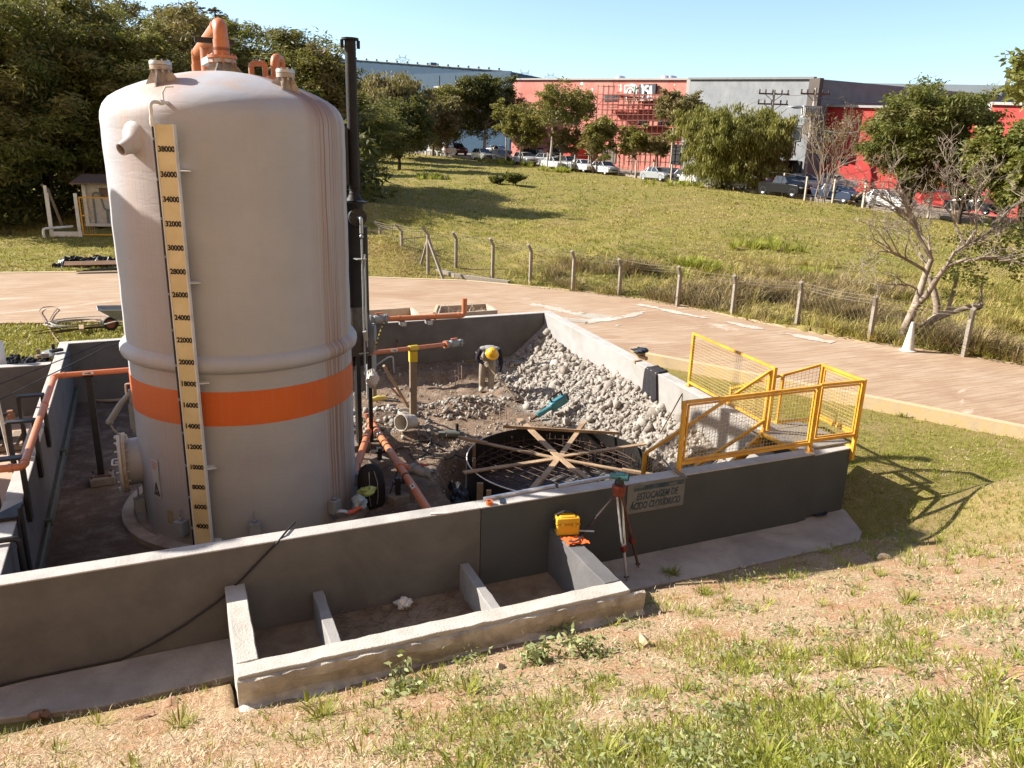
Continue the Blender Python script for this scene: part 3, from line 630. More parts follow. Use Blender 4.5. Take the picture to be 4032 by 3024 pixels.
# small vents behind the dome
q1, q2 = gd(542, 137, hd((TX, TY))+.75), gd(572, 137, hd((TX, TY))+.7)
mb = MB(); mb.tube(fillet([(q1.x, q1.y, 5.5), (q1.x, q1.y, q1.z), (q2.x, q2.y, q2.z), (q2.x, q2.y, 5.5)], .06), .040, 12); mb.build('hairpin_vent', ORANGE, tank, 50)
q3 = gd(593, 124, hd((TX, TY))+.5); mb = MB(); mb.tube(fillet([(q3.x, q3.y, 5.55), (q3.x, q3.y, q3.z), (q3.x+.12, q3.y+.26, q3.z), (q3.x+.12, q3.y+.26, 5.4)], .11), .062, 14)
mb.lathe([(.06, 0), (.13, 0), (.13, .04), (.06, .04)], (q3.x, q3.y, dome_z(math.hypot(q3.x-TX, q3.y-TY))+.10), n=20); mb.build('swan_neck_vent', ORANGE, tank, 50)
# --- manway on the left
mp_ = polar(88, TR-.14, .62); ax = radial(88)
mb = MB(); mb.lathe([(.335, 0), (.335, .33)], mp_, ax, 40); mb.build('manway_neck', SHELL, tank, 50)
mb = MB(); mb.lathe([(.33, .30), (.43, .30), (.43, .345), (.33, .345)], mp_, ax, 40); mf = mb.build('manway_flange', NOZ, tank, 40)
mb = MB(); mb.lathe([(.0001, .35), (.42, .35), (.43, .36), (.43, .385), (.40, .40), (.0001, .405)], mp_, ax, 40)
tq = Vector((-ax.y, ax.x, 0))
for k in range(16):
    a = 2*math.pi*k/16; o = mp_+tq*(.385*math.cos(a))+Vector((0, 0, .385*math.sin(a))); mb.cyl(o+ax*.27, o+ax*.435, .015, n=6)
cv = mb.build('manway_cover', M('manway_cover_grp', (.50, .49, .46), (.58, .56, .52), 6, .6, .15, 30), tank, 35)
mb = MB(); o = mp_+ax*.40+Vector((0, 0, .02)); mb.tube(fillet([o+tq*-.12, o+tq*-.12+ax*.09, o+tq*.12+ax*.09, o+tq*.12], .04), .014, 8); mb.build('handle', WHITE, cv)
o = mp_+Vector((0, 0, .45)); mb = MB(); mb.cyl(o+ax*.12, o+ax*.12+Vector((0, 0, .62)), .065, n=14); mb.cyl(o+ax*.12+Vector((0, 0, .05)), o+ax*.12+Vector((0, 0, .40)), .085, n=14); mb.build('davit_post', GREYP, tank)
mb = MB(); mb.tube(fillet([o+ax*.12+Vector((0, 0, .60)), o+ax*.30+Vector((0, 0, .42)), o+ax*.45+Vector((0, 0, .20))], .05), .042, 10); mb.ball(o+ax*.46+Vector((0, 0, .18)), .05); mb.tube([o+ax*.46+Vector((0, 0, .15)), o+ax*.42+Vector((0, 0, .05)), o+ax*.36+Vector((0, 0, -.03)), o+ax*.37+Vector((0, 0, -.06))], .014, 8); mb.build('davit_arm', GREYP, tank)
for z in (1.9, 1.62):
    pass
mb = MB(); o = polar(88, TR-.02, 1.78); a2 = radial(88); mb.tube(fillet([o, o+a2*.09, o+a2*.09+Vector((0, 0, -.16)), o+Vector((0, 0, -.16))], .03), .012, 8); mb.build('lifting_lug', WHITE, tank)
# --- plates and stickers
def shell_patch(name, phi, z, w, h, mat, parent, off=.010):
    n = 6; vs = []; fs = []
    for j in (0, 1):
        for i in range(n+1): vs.append(polar(phi+math.degrees(w/TR)*(.5-i/n), TR+off, z+(j-.5)*h))
    fs = [(i, i+1, n+2+i, n+1+i) for i in range(n)]; return mesh_obj(name, vs, fs, mat, parent, 0)
pl = shell_patch('notice_plate', 58.5, .62, .17, .56, M('notice_plate_paper', (.46, .45, .42), (.52, .50, .47), 9, .6), tank)
sy = MB(); c0 = polar(58.5, TR+.014, .50); tn = radial(58.5); tg = Vector((tn.y, -tn.x, 0)); tg = tg if tg.x > 0 else -tg
for a, b in (((-.06, -.13), (0, .06)), ((0, .06), (.06, -.13)), ((.06, -.13), (-.06, -.13))): sy.beam(c0+tg*a[0]+Vector((0, 0, a[1])), c0+tg*b[0]+Vector((0, 0, b[1])), .008, .008)
sy.beam(c0+tg*-.03+Vector((0, 0, -.10)), c0+tg*.03+Vector((0, 0, -.10)), .006, .02); sy.beam(c0+Vector((0, 0, -.09)), c0+Vector((0, 0, .0)), .006, .02); sy.build('warning_symbol', BLACK, pl, 0)
sy = MB()
for k in range(4): sy.beam(polar(58.5, TR+.012, .85-.03*k)-tg*.06, polar(58.5, TR+.012, .85-.03*k)+tg*(.06-.012*k), .004, .012)
sy.build('printed_lines', M('faded_red_print', (.45, .18, .14)), pl, 0)
shell_patch('old_label', 50, .10, .10, .20, M('yellowed_label', (.30, .24, .12), (.36, .29, .16), 9, .8), tank)
st = shell_patch('band_sticker', 33.5, 1.515, .10, .06, WHITE, tank, .013)
# --- unseen tanks added left of the frame, placed and sized to cast shade
def shade_tank(x, y, r, top, label, kd='storage_tank'):
    tk = thing(kd, label, 'tank', (x, y, .06)); mb = MB(); mb.lathe([(r, .06), (r, top-r*.35), (r*.93, top-r*.18), (r*.7, top-r*.06), (r*.35, top-.01), (.0001, top)], (x, y, 0), n=40); mb.build('shell', SHELL, tk, 50)
    mb = MB(); mb.lathe([(r*.9, .06), (r*1.1, .06), (r*1.1, .14), (r, .16)], (x, y, 0), n=40); mb.build('base_ring', GREYP, tk)
    mb = MB(); mb.tube(fillet([(x, y, top-.03), (x, y, top+.25), (x-.4, y, top+.25)], .1), .05, 10); mb.build('vent_pipe', ORANGE, tk)
PV = Vector((.616, .788, 0)); DV = Vector((.788, -.616, 0))
for s_, t_, r_, top_, lb in ((1.65, -7.0, .46, 7.2, 'unseen slim tall tank added in the neighbouring basin to cast shade, outside the left edge'), (1.85, -9.0, .35, 5.6, 'unseen short thin tank added to cast shade, beyond the slim tall one, outside the left edge'), (-.17, -6.0, .45, 4.8, 'unseen narrow column tank added to cast shade, nearest the front, outside the left edge')):
    q = PV*s_+DV*t_; shade_tank(q.x, q.y, r_, top_, lb)
# ================================================================ SCRUBBER COLUMN behind the tank
STEELB = M('dull_black_column', (.008, .0078, .0085), (.016, .015, .016), 3, .6, .15, 40, spec=.25, stain=(.028, .022, .02), sscale=2)
sx, sy = 2.83, 5.62
tw = thing('scrubber_column', 'tall slim black steel column with a flanged open top, right behind the tank', 'column', (sx, sy, -.25))
pt = gd(756, 85, 13.45); px_, py_ = pt.x, pt.y
mb = MB(); mb.cyl((px_, py_, 4.36), (px_, py_, pt.z), .088, n=24); mb.lathe([(.085, 0), (.135, .0), (.135, .03), (.085, .03)], (px_, py_, pt.z-.01), n=24)
for a in (0, math.pi): mb.box((px_+.13*math.cos(a), py_+.13*math.sin(a), pt.z-.07), (.05, .03, .12))
mb.build('stack_pipe', STEELB, tw, 40)
mb = MB(); mb.lathe([(.14, 0), (.075, .12), (.075, .18), (.1, .2)], (px_, py_, 4.20), n=20); mb.ball((px_, py_, 4.30), (.09, .09, .1), 16, 8); mb.build('reducer', STEELB, tw, 50)
mb = MB(); mb.box((px_-.12, py_, 4.9), (.05, .16, .9)); mb.box((px_+.10, py_+.03, 4.95), (.02, .02, 1.15)); mb.build('side_angle', BLACK, tw, 0)
mb = MB(); mb.cyl((sx-.02, sy, 1.35), (sx-.02, sy, 4.16), .185, n=32); mb.lathe([(.1, 0), (.25, 0), (.25, .03), (.1, .03)], (sx-.02, sy, 4.15), n=32); mb.cyl((sx+.10, sy+.05, 1.75), (sx+.10, sy+.05, 3.75), .14, .14, n=24); mb.build('body', STEELB, tw, 40)
mb = MB(); c = Vector((sx+.02, sy-.20, 3.93)); mb.cyl(c+Vector((0, .05, 0)), c+Vector((0, -.06, 0)), .15, n=24)
for k in range(8): a = math.pi*k/4; mb.cyl(c+Vector((.12*math.cos(a), -.05, .12*math.sin(a))), c+Vector((.12*math.cos(a), -.085, .12*math.sin(a))), .012, n=6)
fl = mb.build('inspection_flange', BLACK, tw, 30)
mb = MB(); g = c+Vector((.03, -.12, 0)); mb.tube(fillet([c+Vector((0.0, -.05, 0)), g+Vector((0, -.03, 0)), g+Vector((0, -.03, -.25))], .04), .03, 10); mb.ball(g+Vector((0, -.03, -.30)), .035); mb.cyl(g+Vector((0, -.03, -.35)), g+Vector((0, -.03, -2.7)), .017, n=8); mb.cyl(g+Vector((.05, -.02, -.6)), g+Vector((.05, -.02, -2.2)), .014, n=8); mb.build('level_pipe', GALV, tw)
for z in (3.25, 1.62):
    mb = MB(); mb.box((sx+.03, sy-.28, z), (.17, .16, .012), rz=.2); mb.build('pipe_bracket', GALV, tw, 0)
zv = gd(800, 768, 13.3).z; zw = gd(800, 715, 13.3).z; mb = MB(); mb.lathe([(.0001, zv), (.30, zv), (.315, zv+.03), (.315, zw), (.30, zw+.03), (.19, zw+.34), (.185, zw+.4)], (sx-.02, sy, 0), n=36); mb.build('sump_vessel', M('sump_grp', (.085, .075, .07), (.13, .115, .10), 4, .6, .15, 30, stain=(.05, .04, .035)), tw, 40)
mb = MB(); c = gd(811, 722, hd((sx, sy))+.1); mb.lathe([(.0001, 0), (.17, 0), (.17, .05), (.13, .06), (.13, .25)], c, (-.8, .3, 0), 28); mb.build('side_flange', GREYP, tw, 35)
for k in range(3): a = 2.1*k+2.4; mb = MB(); mb.box((sx+.24*math.cos(a), sy+.24*math.sin(a), zv/2-.1), (.07, .07, zv+.25)); mb.build('leg', BLACK, tw, 0, .003)
mb = MB(); q0 = gd(755, 730, hd((sx, sy))-.5); mb.cyl(q0, Vector((q0.x-.03, q0.y, -.2)), .03, n=10); mb.beam(gd(787, 716, 13.1), gd(792, 735, 13.1), .10, .06); mb.build('valve_cluster', GALV, tw, 30)

# two galvanised posts with rags and a dosing pump
for (px, py, tpx, tpy, nm) in ((797, 862, 796, 741, 0), (810, 864, 809, 739, 1)):
    b = gz(px, py, -.22); tz = up(tpx, tpy, b).z; t = thing('support_post', ('pale galvanised channel post standing beside the black column', 'brownish channel post standing right of the pale one, by the column')[nm], 'post', b, 'channel posts by the column')
    mb = MB(); mb.box((b.x, b.y, (tz+b.z)/2), (.07, .015, tz-b.z)); mb.box((b.x-.035, b.y+.025, (tz+b.z)/2), (.012, .06, tz-b.z)); mb.box((b.x+.035, b.y+.025, (tz+b.z)/2), (.012, .06, tz-b.z)); mb.build('channel', (GALV, WOODG)[nm], t, 0)
    mb = MB(); mb.box((b.x, b.y, b.z+.006), (.16, .16, .012)); mb.build('base_plate', RUSTY, t, 0)
b = gz(803, 800, .25)
def rag(name, c, size, mat, label, seed, flat=.5):
    rd = random.Random(seed); mb = MB(); n, m = 14, 9; vs = []
    for i in range(m+1):
        th = math.pi*i/m
        for j in range(n):
            q = 2*math.pi*j/n; k = 1+.38*math.sin(3*q+i*1.3+seed)*rd.uniform(.4, 1)+rd.uniform(-.12, .12)
            vs.append((c[0]+size[0]*math.sin(th)*math.cos(q)*k, c[1]+size[1]*math.sin(th)*math.sin(q)*k, c[2]+size[2]*math.cos(th)*(1+rd.uniform(-.15, .15))))
    mb.add(vs, [(i*n+j, (i+1)*n+j, (i+1)*n+(j+1) % n, i*n+(j+1) % n) for i in range(m) for j in range(n)])
    return tag(mb.build(name, mat, smooth=35), label, 'rag')
rag('white_rag', gd(804, 818, 12.7), (.10, .08, .16), M('white_fabric', (.58, .56, .53), (.68, .66, .62), 12, .95, .3, 60), 'crumpled white rag tied between the two channel posts', 3)
c = gz(803, 866, -.23)
mb = MB(); q = up(803, 770, c); t = thing('dosing_pump', 'small grey pump canister clamped between the two channel posts', 'pump', (q.x, q.y+.1, -.22)); mb.lathe([(.0001, -.22), (.11, -.22), (.115, -.18), (.115, .14), (.09, .18), (.04, .2), (.0001, .2)], (q.x, q.y+.08, q.z-.10), n=24); mb.build('canister', GREYP, t)
mb = MB(); mb.cyl((q.x, q.y+.08, q.z+.09), (q.x, q.y+.08, q.z+.16), .045, n=16); mb.build('cap', M('green_cap', (.20, .30, .14), (.26, .36, .18)), t)
mb = MB(); mb.cyl((q.x, q.y+.1, q.z-.3), (q.x, q.y+.1, -.24), .03, n=8); mb.build('stem', GALV, t)

# ================================================================ PIPEWORK
def band(mb, p, ax, r): ax = Vector(ax).normalized(); mb.cyl(V3(p)-ax*.02, V3(p)+ax*.02, r*1.12, n=16)
def flow_tag(p, ax, nrm, r, parent):
    ax = Vector(ax).normalized(); nrm = V3(nrm); nrm = (nrm-ax*nrm.dot(ax)).normalized(); w = ax.cross(nrm); o = V3(p)+nrm*(r*.93); mb = MB()
    mb.box(o, (.15, r*1.0, .02), rot=Matrix((ax, w, nrm)).transposed()); st = mb.build('flow_label', WHITE, parent, 0)
    mb = MB(); mb.box(o+nrm*.012-ax*.015, (.055, r*.3, .004), rot=Matrix((ax, w, nrm)).transposed()); q = o+nrm*.012
    mb.add([q+ax*.012+w*r*.34, q+ax*.012-w*r*.34, q+ax*.05, q+ax*.012+w*r*.34+nrm*.003, q+ax*.012-w*r*.34+nrm*.003, q+ax*.05+nrm*.003], [(0, 1, 2), (5, 4, 3), (0, 3, 4, 1), (1, 4, 5, 2), (2, 5, 3, 0)]); mb.build('arrow', BLACK, st, 0)
def valve(c, ax, r, parent, handle=(0, 0, 1), both=True):
    c = V3(c); ax = Vector(ax).normalized(); h = Vector(handle); mb = MB()
    mb.lathe([(r*1.1, -.20), (r*1.75, -.20), (r*1.75, -.165), (r*1.2, -.16), (r*1.2, -.10), (r*1.6, -.09), (r*1.6, .09), (r*1.2, .10), (r*1.2, .16), (r*1.75, .165), (r*1.75, .20), (r*1.15, .20), (r*1.15, -.2)], c, ax, 24)
    for k in range(6):
        a = math.pi*k/3; u = ax.cross(h).normalized(); w = u.cross(ax); o = u*(r*1.5*math.cos(a))+w*(r*1.5*math.sin(a))
        mb.cyl(c+o-ax*.24, c+o-ax*.14, .011, n=6); mb.cyl(c+o+ax*.14, c+o+ax*.24, .011, n=6)
    v = mb.build('valve_body', GREYP, parent, 35); mb = MB(); mb.cyl(c+h*(r*1.2), c+h*(r*2.2), r*.35, n=10); mb.beam(c+h*(r*2.2)-ax*.06, c+h*(r*2.35)+ax*.10, .045, .022); mb.build('valve_lever', M('faded_red_lever', (.34, .09, .055), (.42, .13, .08)), v, 30)
# --- high outlet pipe on the right of the tank
b1 = gz(777, 968, -.24); b2 = gz(893, 936, -.28)
Pa = polar(-70, TR-.02, up(765, 766, polar(-70, TR, 1)).z); Pv = up(892, 752, b2); Pp = up(772, 766, b1)
dirp = (Pv-Pp).normalized(); Pe = gd(962, 744, hd(Pv)+.55); dirp = (Pe-Pp).normalized()
t = thing('outlet_pipe', 'thin orange pipe running right from the tank to a grey flanged valve', 'pipe', (b1.x, b1.y, Pp.z))
mb = MB(); mb.tube([Pp-dirp*.75, Pe], .040, 14); mb.build('pipe', ORANGE, t)
mb = MB(); band(mb, Pp+dirp*.03, dirp, .04); mb.build('clamp', BLACK, t)
mb = MB(); mb.cyl(Pe-dirp*.02, Pe+dirp*.03, .075, n=20); mb.build('flange', ORANGE, t)
valve(Pe+dirp*.22, dirp, .042, t); flow_tag(Pp+(Pv-Pp)*.62, dirp, CAM-Pp, .042, t)
t = thing('pipe_stand', 'black steel stand under the outlet pipe at the right of the tank', 'pipe stand', b1, 'black pipe stands'); mb = MB(); mb.box((b1.x, b1.y, (b1.z+Pp.z-.05)/2+.05), (.10, .10, Pp.z-b1.z-.13)); mb.build('post', BLACK, t, 0, .004)
mb = MB(); mb.box((b1.x, b1.y, Pp.z-.055), (.16, .12, .02)); mb.build('saddle', BLACK, t, 0)
mb = MB(); mb.box((b1.x, b1.y, b1.z+.06), (.32, .32, .12), rz=.15); mb.build('concrete_foot', DARKC, t, 0, .015)
t = thing('timber_prop', 'rough timber prop with yellow tape round its head, under the outlet pipe', 'prop', b2); mb = MB(); mb.beam(b2, (Pv.x, Pv.y, Pv.z-.05), .13, .085, up=(0, 1, 0)); mb.build('timber', WOODG, t, 0, .006)
mb = MB(); q = Vector((Pv.x, Pv.y, Pv.z)); mb.box(q+Vector((0, 0, -.16)), (.15, .105, .20)); mb.cyl(q-dirp*.10, q+dirp*.10, .056, n=14); mb.build('yellow_tape', M('yellow_tape', (.62, .44, .03), (.70, .52, .06), 12, .6, .3, 50), t, 20)
# --- low drain pipe from the tank towards the front wall
A0 = gz(803, 913, .02); A1 = gz(925, 1103, .22); A1 = A0+(A1-A0)*1.04; da = (A1-A0).normalized()
t = thing('drain_pipe', 'thick orange pipe crossing the pit floor towards the front wall, with a side valve', 'pipe', A0)
mb = MB(); mb.tube([A0, A1], .062, 16); mb.build('pipe', ORANGE, t)
tk = polar(-68, TR-.05, A0.z); mb = MB(); mb.tube([tk, A0], .062, 16); mb.build('stub', ORANGE, t)
mb = MB(); mb.cyl(A0-da*.12, A0+da*.16, .078, n=18); mb.cyl(A0, A0+(tk-A0).normalized()*.16, .078, n=18); mb.build('tee', ORANGE, t, 40)
e = A0-da*.30; mb = MB(); mb.tube([A0-da*.1, e, e+Vector((0, 0, .05))], .055, 14); mb.cyl(e+Vector((0, 0, .02)), e-da*.02+Vector((0, 0, .10)), .10, n=18); mb.build('blanked_branch', M('rusty_flange', (.28, .10, .06), (.36, .15, .09), 8, .8), t, 40)
ln = (A1-A0).length; jn = A0+da*(ln*.545); side = da.cross(Vector((0, 0, 1))).normalized(); side = side if side.x > 0 else -side
vc = gz(905, 1017, jn.z); dv = (vc-jn); dv.z = 0; dv.normalize()
mb = MB(); mb.cyl(jn-da*.11, jn+da*.11, .078, n=18); mb.cyl(jn, jn+dv*.26, .058, n=16); mb.build('side_branch', ORANGE, t, 40); valve(jn+dv*.46, dv, .055, t)
for k in (.19, .40, .78): flow_tag(A0+da*(ln*k), da, CAM-A0, .062, t)
for i, k in enumerate((.33, .66)):
    q = A0+da*(ln*k)-side*.0; mb = MB(); band(mb, q, da, .062); mb.build('strap', BLACK, t); f = q-side*.14; zf = zp(f.x, f.y)
    s = thing('pipe_stand', ('short black stand on a concrete block, at the middle of the drain pipe', 'short black stand on a concrete block, near the front wall end of the drain pipe')[i], 'pipe stand', (f.x, f.y, zf), 'black pipe stands')
    mb = MB(); mb.box((f.x, f.y, (zf+q.z)/2+.02), (.075, .075, q.z-zf-.04)); mb.build('post', BLACK, s, 0, .003); mb = MB(); mb.beam(f-side*.08+Vector((0, 0, q.z-f.z-.07)), q+Vector((0, 0, -.07))+side*.03, .10, .04); mb.build('saddle', BLACK, s, 0)
    mb = MB(); mb.box((f.x, f.y, zf+.06), (.30, .24, .13), rz=.4); mb.build('concrete_foot', DARKC, s, 0, .015)
# --- big pipe along the back wall
B0 = gy(788, 690, 10.32); B1 = gy(1003, 683, 10.32); B1.z = B0.z+.03; B0.z = B1.z = 1.20; db = (B1-B0).normalized(); te = gy(1003, 650, 10.32)
B1 = gz(1003, 681, 1.20); B0 = gz(780, 692, 1.20); db = (B1-B0).normalized()
t = thing('wall_top_pipe', 'orange pipe lying on the back wall with an upturned elbow and a grey valve', 'pipe', B0)
mb = MB(); mb.tube(fillet([B0-db*.6, B1, (B1.x, B1.y, B1.z+.42)], .10), .066, 16); p = mb.build('pipe', ORANGE, t)
for q in (B0+db*.9, B1-db*.75, B1-db*.15): mb = MB(); band(mb, q, db, .068); mb.build('coupling', ORANGE, t)
valve(B0+db*.40, db, .066, t)
for k in (.98, 1.62):
    q = B0+db*k; mb = MB(); mb.box(q+Vector((0, -.02, -.115)), (.12, .26, .09)); mb.build('bracket', GALV, t, 0)
# hazard rope hanging from it
q = B0+db*.52; fl = gz(806, 765, .35); mb = MB(); mb.tube([q+Vector((0, -.05, -.05)), q*.5+fl*.5+Vector((0, 0, -.03)), fl], .016, 8)
m, nt, bs = nodes_mat('striped_rope'); wv = nd(nt, 'ShaderNodeTexWave'); wv.inputs['Scale'].default_value = 3.2; wv.bands_direction = 'Z'; nt.links.new(coords(nt), wv.inputs[0]); nt.links.new(ramp(nt, wv.outputs[0], [(.45, (.02, .02, .02)), (.55, (.62, .50, .06))]), bs.inputs['Base Color'])
tag(mb.build('hazard_rope', m), 'black and yellow rope hanging down the back wall from the pipe valve', 'rope')
# --- pipe along the left wall
LW = lambda y: -1.79-.0373*y
C0 = gz(118, 812, 1.27); C1 = gz(50, 1008, 1.27); C2 = gz(-40, 1017, 1.27); dc = (C1-C0).normalized(); bp = gz(222, 1043, -.25); Cm = up(194, 806, bp)
CZ = max(Cm.z, 1.13); C0 = gz(118, 812, CZ); C1 = gz(50, 1008, CZ); C2 = gz(-40, 1017, CZ); dc = (C1-C0).normalized(); tin = gz(292, 798, CZ); print('pipe level', CZ, Cm); t = thing('inlet_pipe', 'orange pipe following the left wall on black brackets and entering the tank', 'pipe', C0)
mb = MB(); mb.tube(fillet([C2, C1, C0, (tin.x, tin.y, C0.z)], .07), .042, 14); mb.build('pipe', ORANGE, t)
mb = MB(); dx = (tin-C0).normalized()
for q, ax in ((C0+dx*.12, dx), (C0+dc*.12, dc), (C1-dc*.12, dc), (C1+(C2-C1).normalized()*.12, C2-C1), (C0+dc*1.5, dc)): mb = MB(); band(mb, q, ax, .044); mb.build('coupling', ORANGE, t)
flow_tag(C0+dx*.45, dx, CAM-C0, .042, t)
for i, (bx_, by_) in enumerate(((100, 850), (78, 905), (55, 985))):
    q = gz(bx_, by_, CZ-.05); y = q.y; x1 = LW(y)+.03; x0 = LW(y)-.24
    s = thing('wall_bracket', ('black saddle bracket farthest along the left wall, nearest the pipe corner', 'black saddle bracket in the middle of the left wall', 'black saddle bracket nearest the front on the left wall, at the pipe bend')[i], 'bracket', (x1, y, .5), 'black brackets on the left wall')
    mb = MB(); mb.box((x1+.012, y, CZ-.45), (.04, .13, .80)); mb.build('inner_leg', BLACK, s, 0, .003); mb = MB(); mb.box(((x0+x1)/2, y, CZ-.06), (x1-x0+.03, .11, .03)); mb.build('top_plate', BLACK, s, 0, .003); mb = MB(); mb.box((x0-.012, y, CZ-.41), (.04, .13, .70)); mb.build('outer_leg', BLACK, s, 0, .003)
q = gz(45, 1140, 1.05); y = q.y; x1 = LW(y)+.03; s = thing('wall_bracket', 'black bracket with a triangular gusset closest to the camera on the left wall', 'bracket', (x1, y, .5), 'black brackets on the left wall'); mb = MB(); mb.box((x1+.012, y+.25, .62), (.03, .12, 1.15)); mb.build('inner_leg', BLACK, s, 0, .003)
mb = MB(); mb.add([(x1-.01, y+.2, 1.06), (x1-.33, y+.2, 1.06), (x1-.01, y+.62, 1.06), (x1-.01, y+.2, 1.10), (x1-.33, y+.2, 1.10), (x1-.01, y+.62, 1.10)], [(0, 1, 2), (5, 4, 3), (0, 3, 4, 1), (1, 4, 5, 2), (2, 5, 3, 0)]); mb.build('gusset', BLACK, s, 0)
t = thing('pipe_stand', 'black steel stand on a bolted concrete block, left of the tank', 'pipe stand', bp, 'black pipe stands'); zt = C0.z-.05; mb = MB(); mb.box((bp.x, bp.y, (bp.z+zt)/2+.05), (.095, .095, zt-bp.z-.1)); mb.build('post', BLACK, t, 0, .004); mb = MB(); mb.box((bp.x, bp.y, zt), (.15, .12, .02)); mb.build('saddle', BLACK, t, 0)
mb = MB(); mb.box((bp.x, bp.y, bp.z+.07), (.36, .34, .14), rz=.1); mb.build('concrete_foot', DARKC, t, 0, .02)
mb = MB()
for a in (-1, 1):
    for c in (-1, 1): mb.cyl((bp.x+a*.13, bp.y+c*.12, bp.z+.12), (bp.x+a*.13, bp.y+c*.12, bp.z+.18), .022, n=6)
mb.box((bp.x, bp.y, bp.z+.15), (.2, .2, .015)); mb.build('base_plate', RUSTY, t, 0)
# green conduit at the foot of the left wall, black pipe over the wall
mb = MB(); mb.tube([(LW(y_)+.06, y_, .13) for y_ in np.linspace(.4, 9.9, 24)], .026, 8)
for y_ in (1.9, 3.3, 6.0): mb.box((LW(y_)+.05, y_, .13), (.10, .05, .10))
tag(mb.build('conduit', M('green_conduit', (.07, .085, .055), (.11, .12, .08), 6, .6)), 'greenish conduit clipped along the foot of the left wall', 'conduit')
q = gz(20, 1165, 1.09); mb = MB(); xx = LW(q.y); mb.tube(fillet([(xx-1.2, q.y, 1.09), (xx+.09, q.y, 1.09), (xx+.09, q.y-.05, -.2)], .06), .030, 10); tag(mb.build('drain_pipe', BLACK), 'dark pipe bent over the left wall at the lower left corner', 'pipe')
# guy cables at the left
mb = MB(); a = gz(262, 738, 1.07); mb.tube(fillet([gz(276, 752, 1.0), gz(262, 735, 1.12), gz(230, 738, 1.14), gz(-30, 842, 1.5)], .05), .009, 6); tag(mb.build('guy_cable', RUBBER), 'upper thin cable slanting over the left wall corner', 'cable', 'cables over the left wall')
mb = MB(); mb.tube([gz(270, 737, 1.12), gz(225, 752, 1.2), gz(-30, 878, 1.5)], .009, 6); tag(mb.build('guy_cable', RUBBER), 'lower thin cable slanting over the left wall corner', 'cable', 'cables over the left wall')
for i, (a, b) in enumerate(((122, 757), (90, 768))):
    q = gz(a, b, 1.10); mb = MB(); mb.box(q, (.22, .10, .05), rz=.6); mb.box(q+Vector((-.05, .05, .06)), (.05, .05, .12)); tag(mb.build('wooden_offcut', (BLACK, WOODG)[i], smooth=0), ('black steel offcut lying on the far left wall corner', 'short timber offcut with a nail, beside the far left wall corner')[i], 'offcut')
# hose coil on the pit floor left of the tank
mb = MB(); c = gz(262, 855, -.2); mb.tube([(c.x+(.42+.10*math.sin(a*.7))*math.cos(a)-.1, c.y+(.32+.05*math.cos(a*.9))*math.sin(a), -.215+.012*a/6) for a in np.linspace(0, 13, 70)], .020, 8); tag(mb.build('garden_hose', M('buff_hose', (.33, .26, .19), (.40, .32, .24), 9, .6)), 'buff hose lying in loops on the floor left of the tank', 'hose')

# ================================================================ FORMWORK RING
t = thing('round_formwork', 'round black plywood form for the new tank base, full of rebar', 'formwork', (*RING_C, -.7)); cx, cy = RING_C
PLY = M('black_film_plywood', (.010, .009, .009), (.018, .016, .015), 4, .5, spec=.35)
mb = MB(); mb.lathe([(RING_R, -.78), (RING_R, .04), (RING_R+.016, .04), (RING_R+.016, -.78), (RING_R, -.78)], (cx, cy, 0), n=72); mb.build('ring_panel', PLY, t, 40)
mb = MB(); mb.tube([(cx+(RING_R+.006)*math.cos(a), cy+(RING_R+.006)*math.sin(a), .052) for a in np.linspace(R(120), R(275), 50)], .010, 6); mb.build('plastic_edging', WHITE, t)
REB = M('rebar_steel', (.085, .055, .042), (.16, .105, .075), 25, .75, .3, 120, metal=.35)
def mesh_layer(z, ang, sp, r=.0065):
    mb = MB(); d = Vector((math.cos(ang), math.sin(ang), 0)); n = Vector((-d.y, d.x, 0)); k = int(1.5/sp)
    for i in range(-k, k+1):
        o = i*sp; L = math.sqrt(max(0, 1.50**2-o*o))
        if L > .15: a = Vector((cx, cy, z))+n*o; mb.tube([a-d*L+Vector((0, 0, .12)), a-d*(L-.015), a+d*(L-.015), a+d*L+Vector((0, 0, .12))], r, 5, False)
    return mb
mb = mesh_layer(-.20, R(-66), .20); mb.build('top_bars', REB, t); mb = mesh_layer(-.215, R(24), .20); mb.build('top_cross_bars', REB, t)
mb = mesh_layer(-.52, R(-60), .20); mb.build('lower_bars', REB, t); mb = mesh_layer(-.535, R(30), .20); mb.build('lower_cross_bars', REB, t)
mb = MB()
for k in range(36):
    a = 2*math.pi*k/36; mb.cyl((cx+1.47*math.cos(a), cy+1.47*math.sin(a), -.7), (cx+1.47*math.cos(a), cy+1.47*math.sin(a), -.08+.05*math.sin(k*2.1)), .0075, n=5)
mb.build('upright_bars', REB, t); 
mb = MB()
for z in (-.15, -.34, -.55): mb.tube([(cx+1.455*math.cos(a), cy+1.455*math.sin(a), z) for a in np.linspace(0, 2*math.pi, 60)], .0065, 5, False)
mb.build('hoop_bars', REB, t)
mb = MB(); mb.lathe([(.0001, -.70), (1.56, -.70)], (cx, cy, 0), n=48); mb.build('blinding_slab', M('blinding_concrete', (.10, .10, .105), (.17, .165, .165), 5, .9, .8, 25, stain=(.06, .06, .06)), t, 0)
hub = Vector((5.69, 3.17, .075)); ends = [(4.52, 4.56), (4.08, 3.15), (5.87, 5.15), (7.36, 3.26), (6.75, 2.08), (6.85, 4.50), (4.73, 2.15), (5.68, 2.08)]
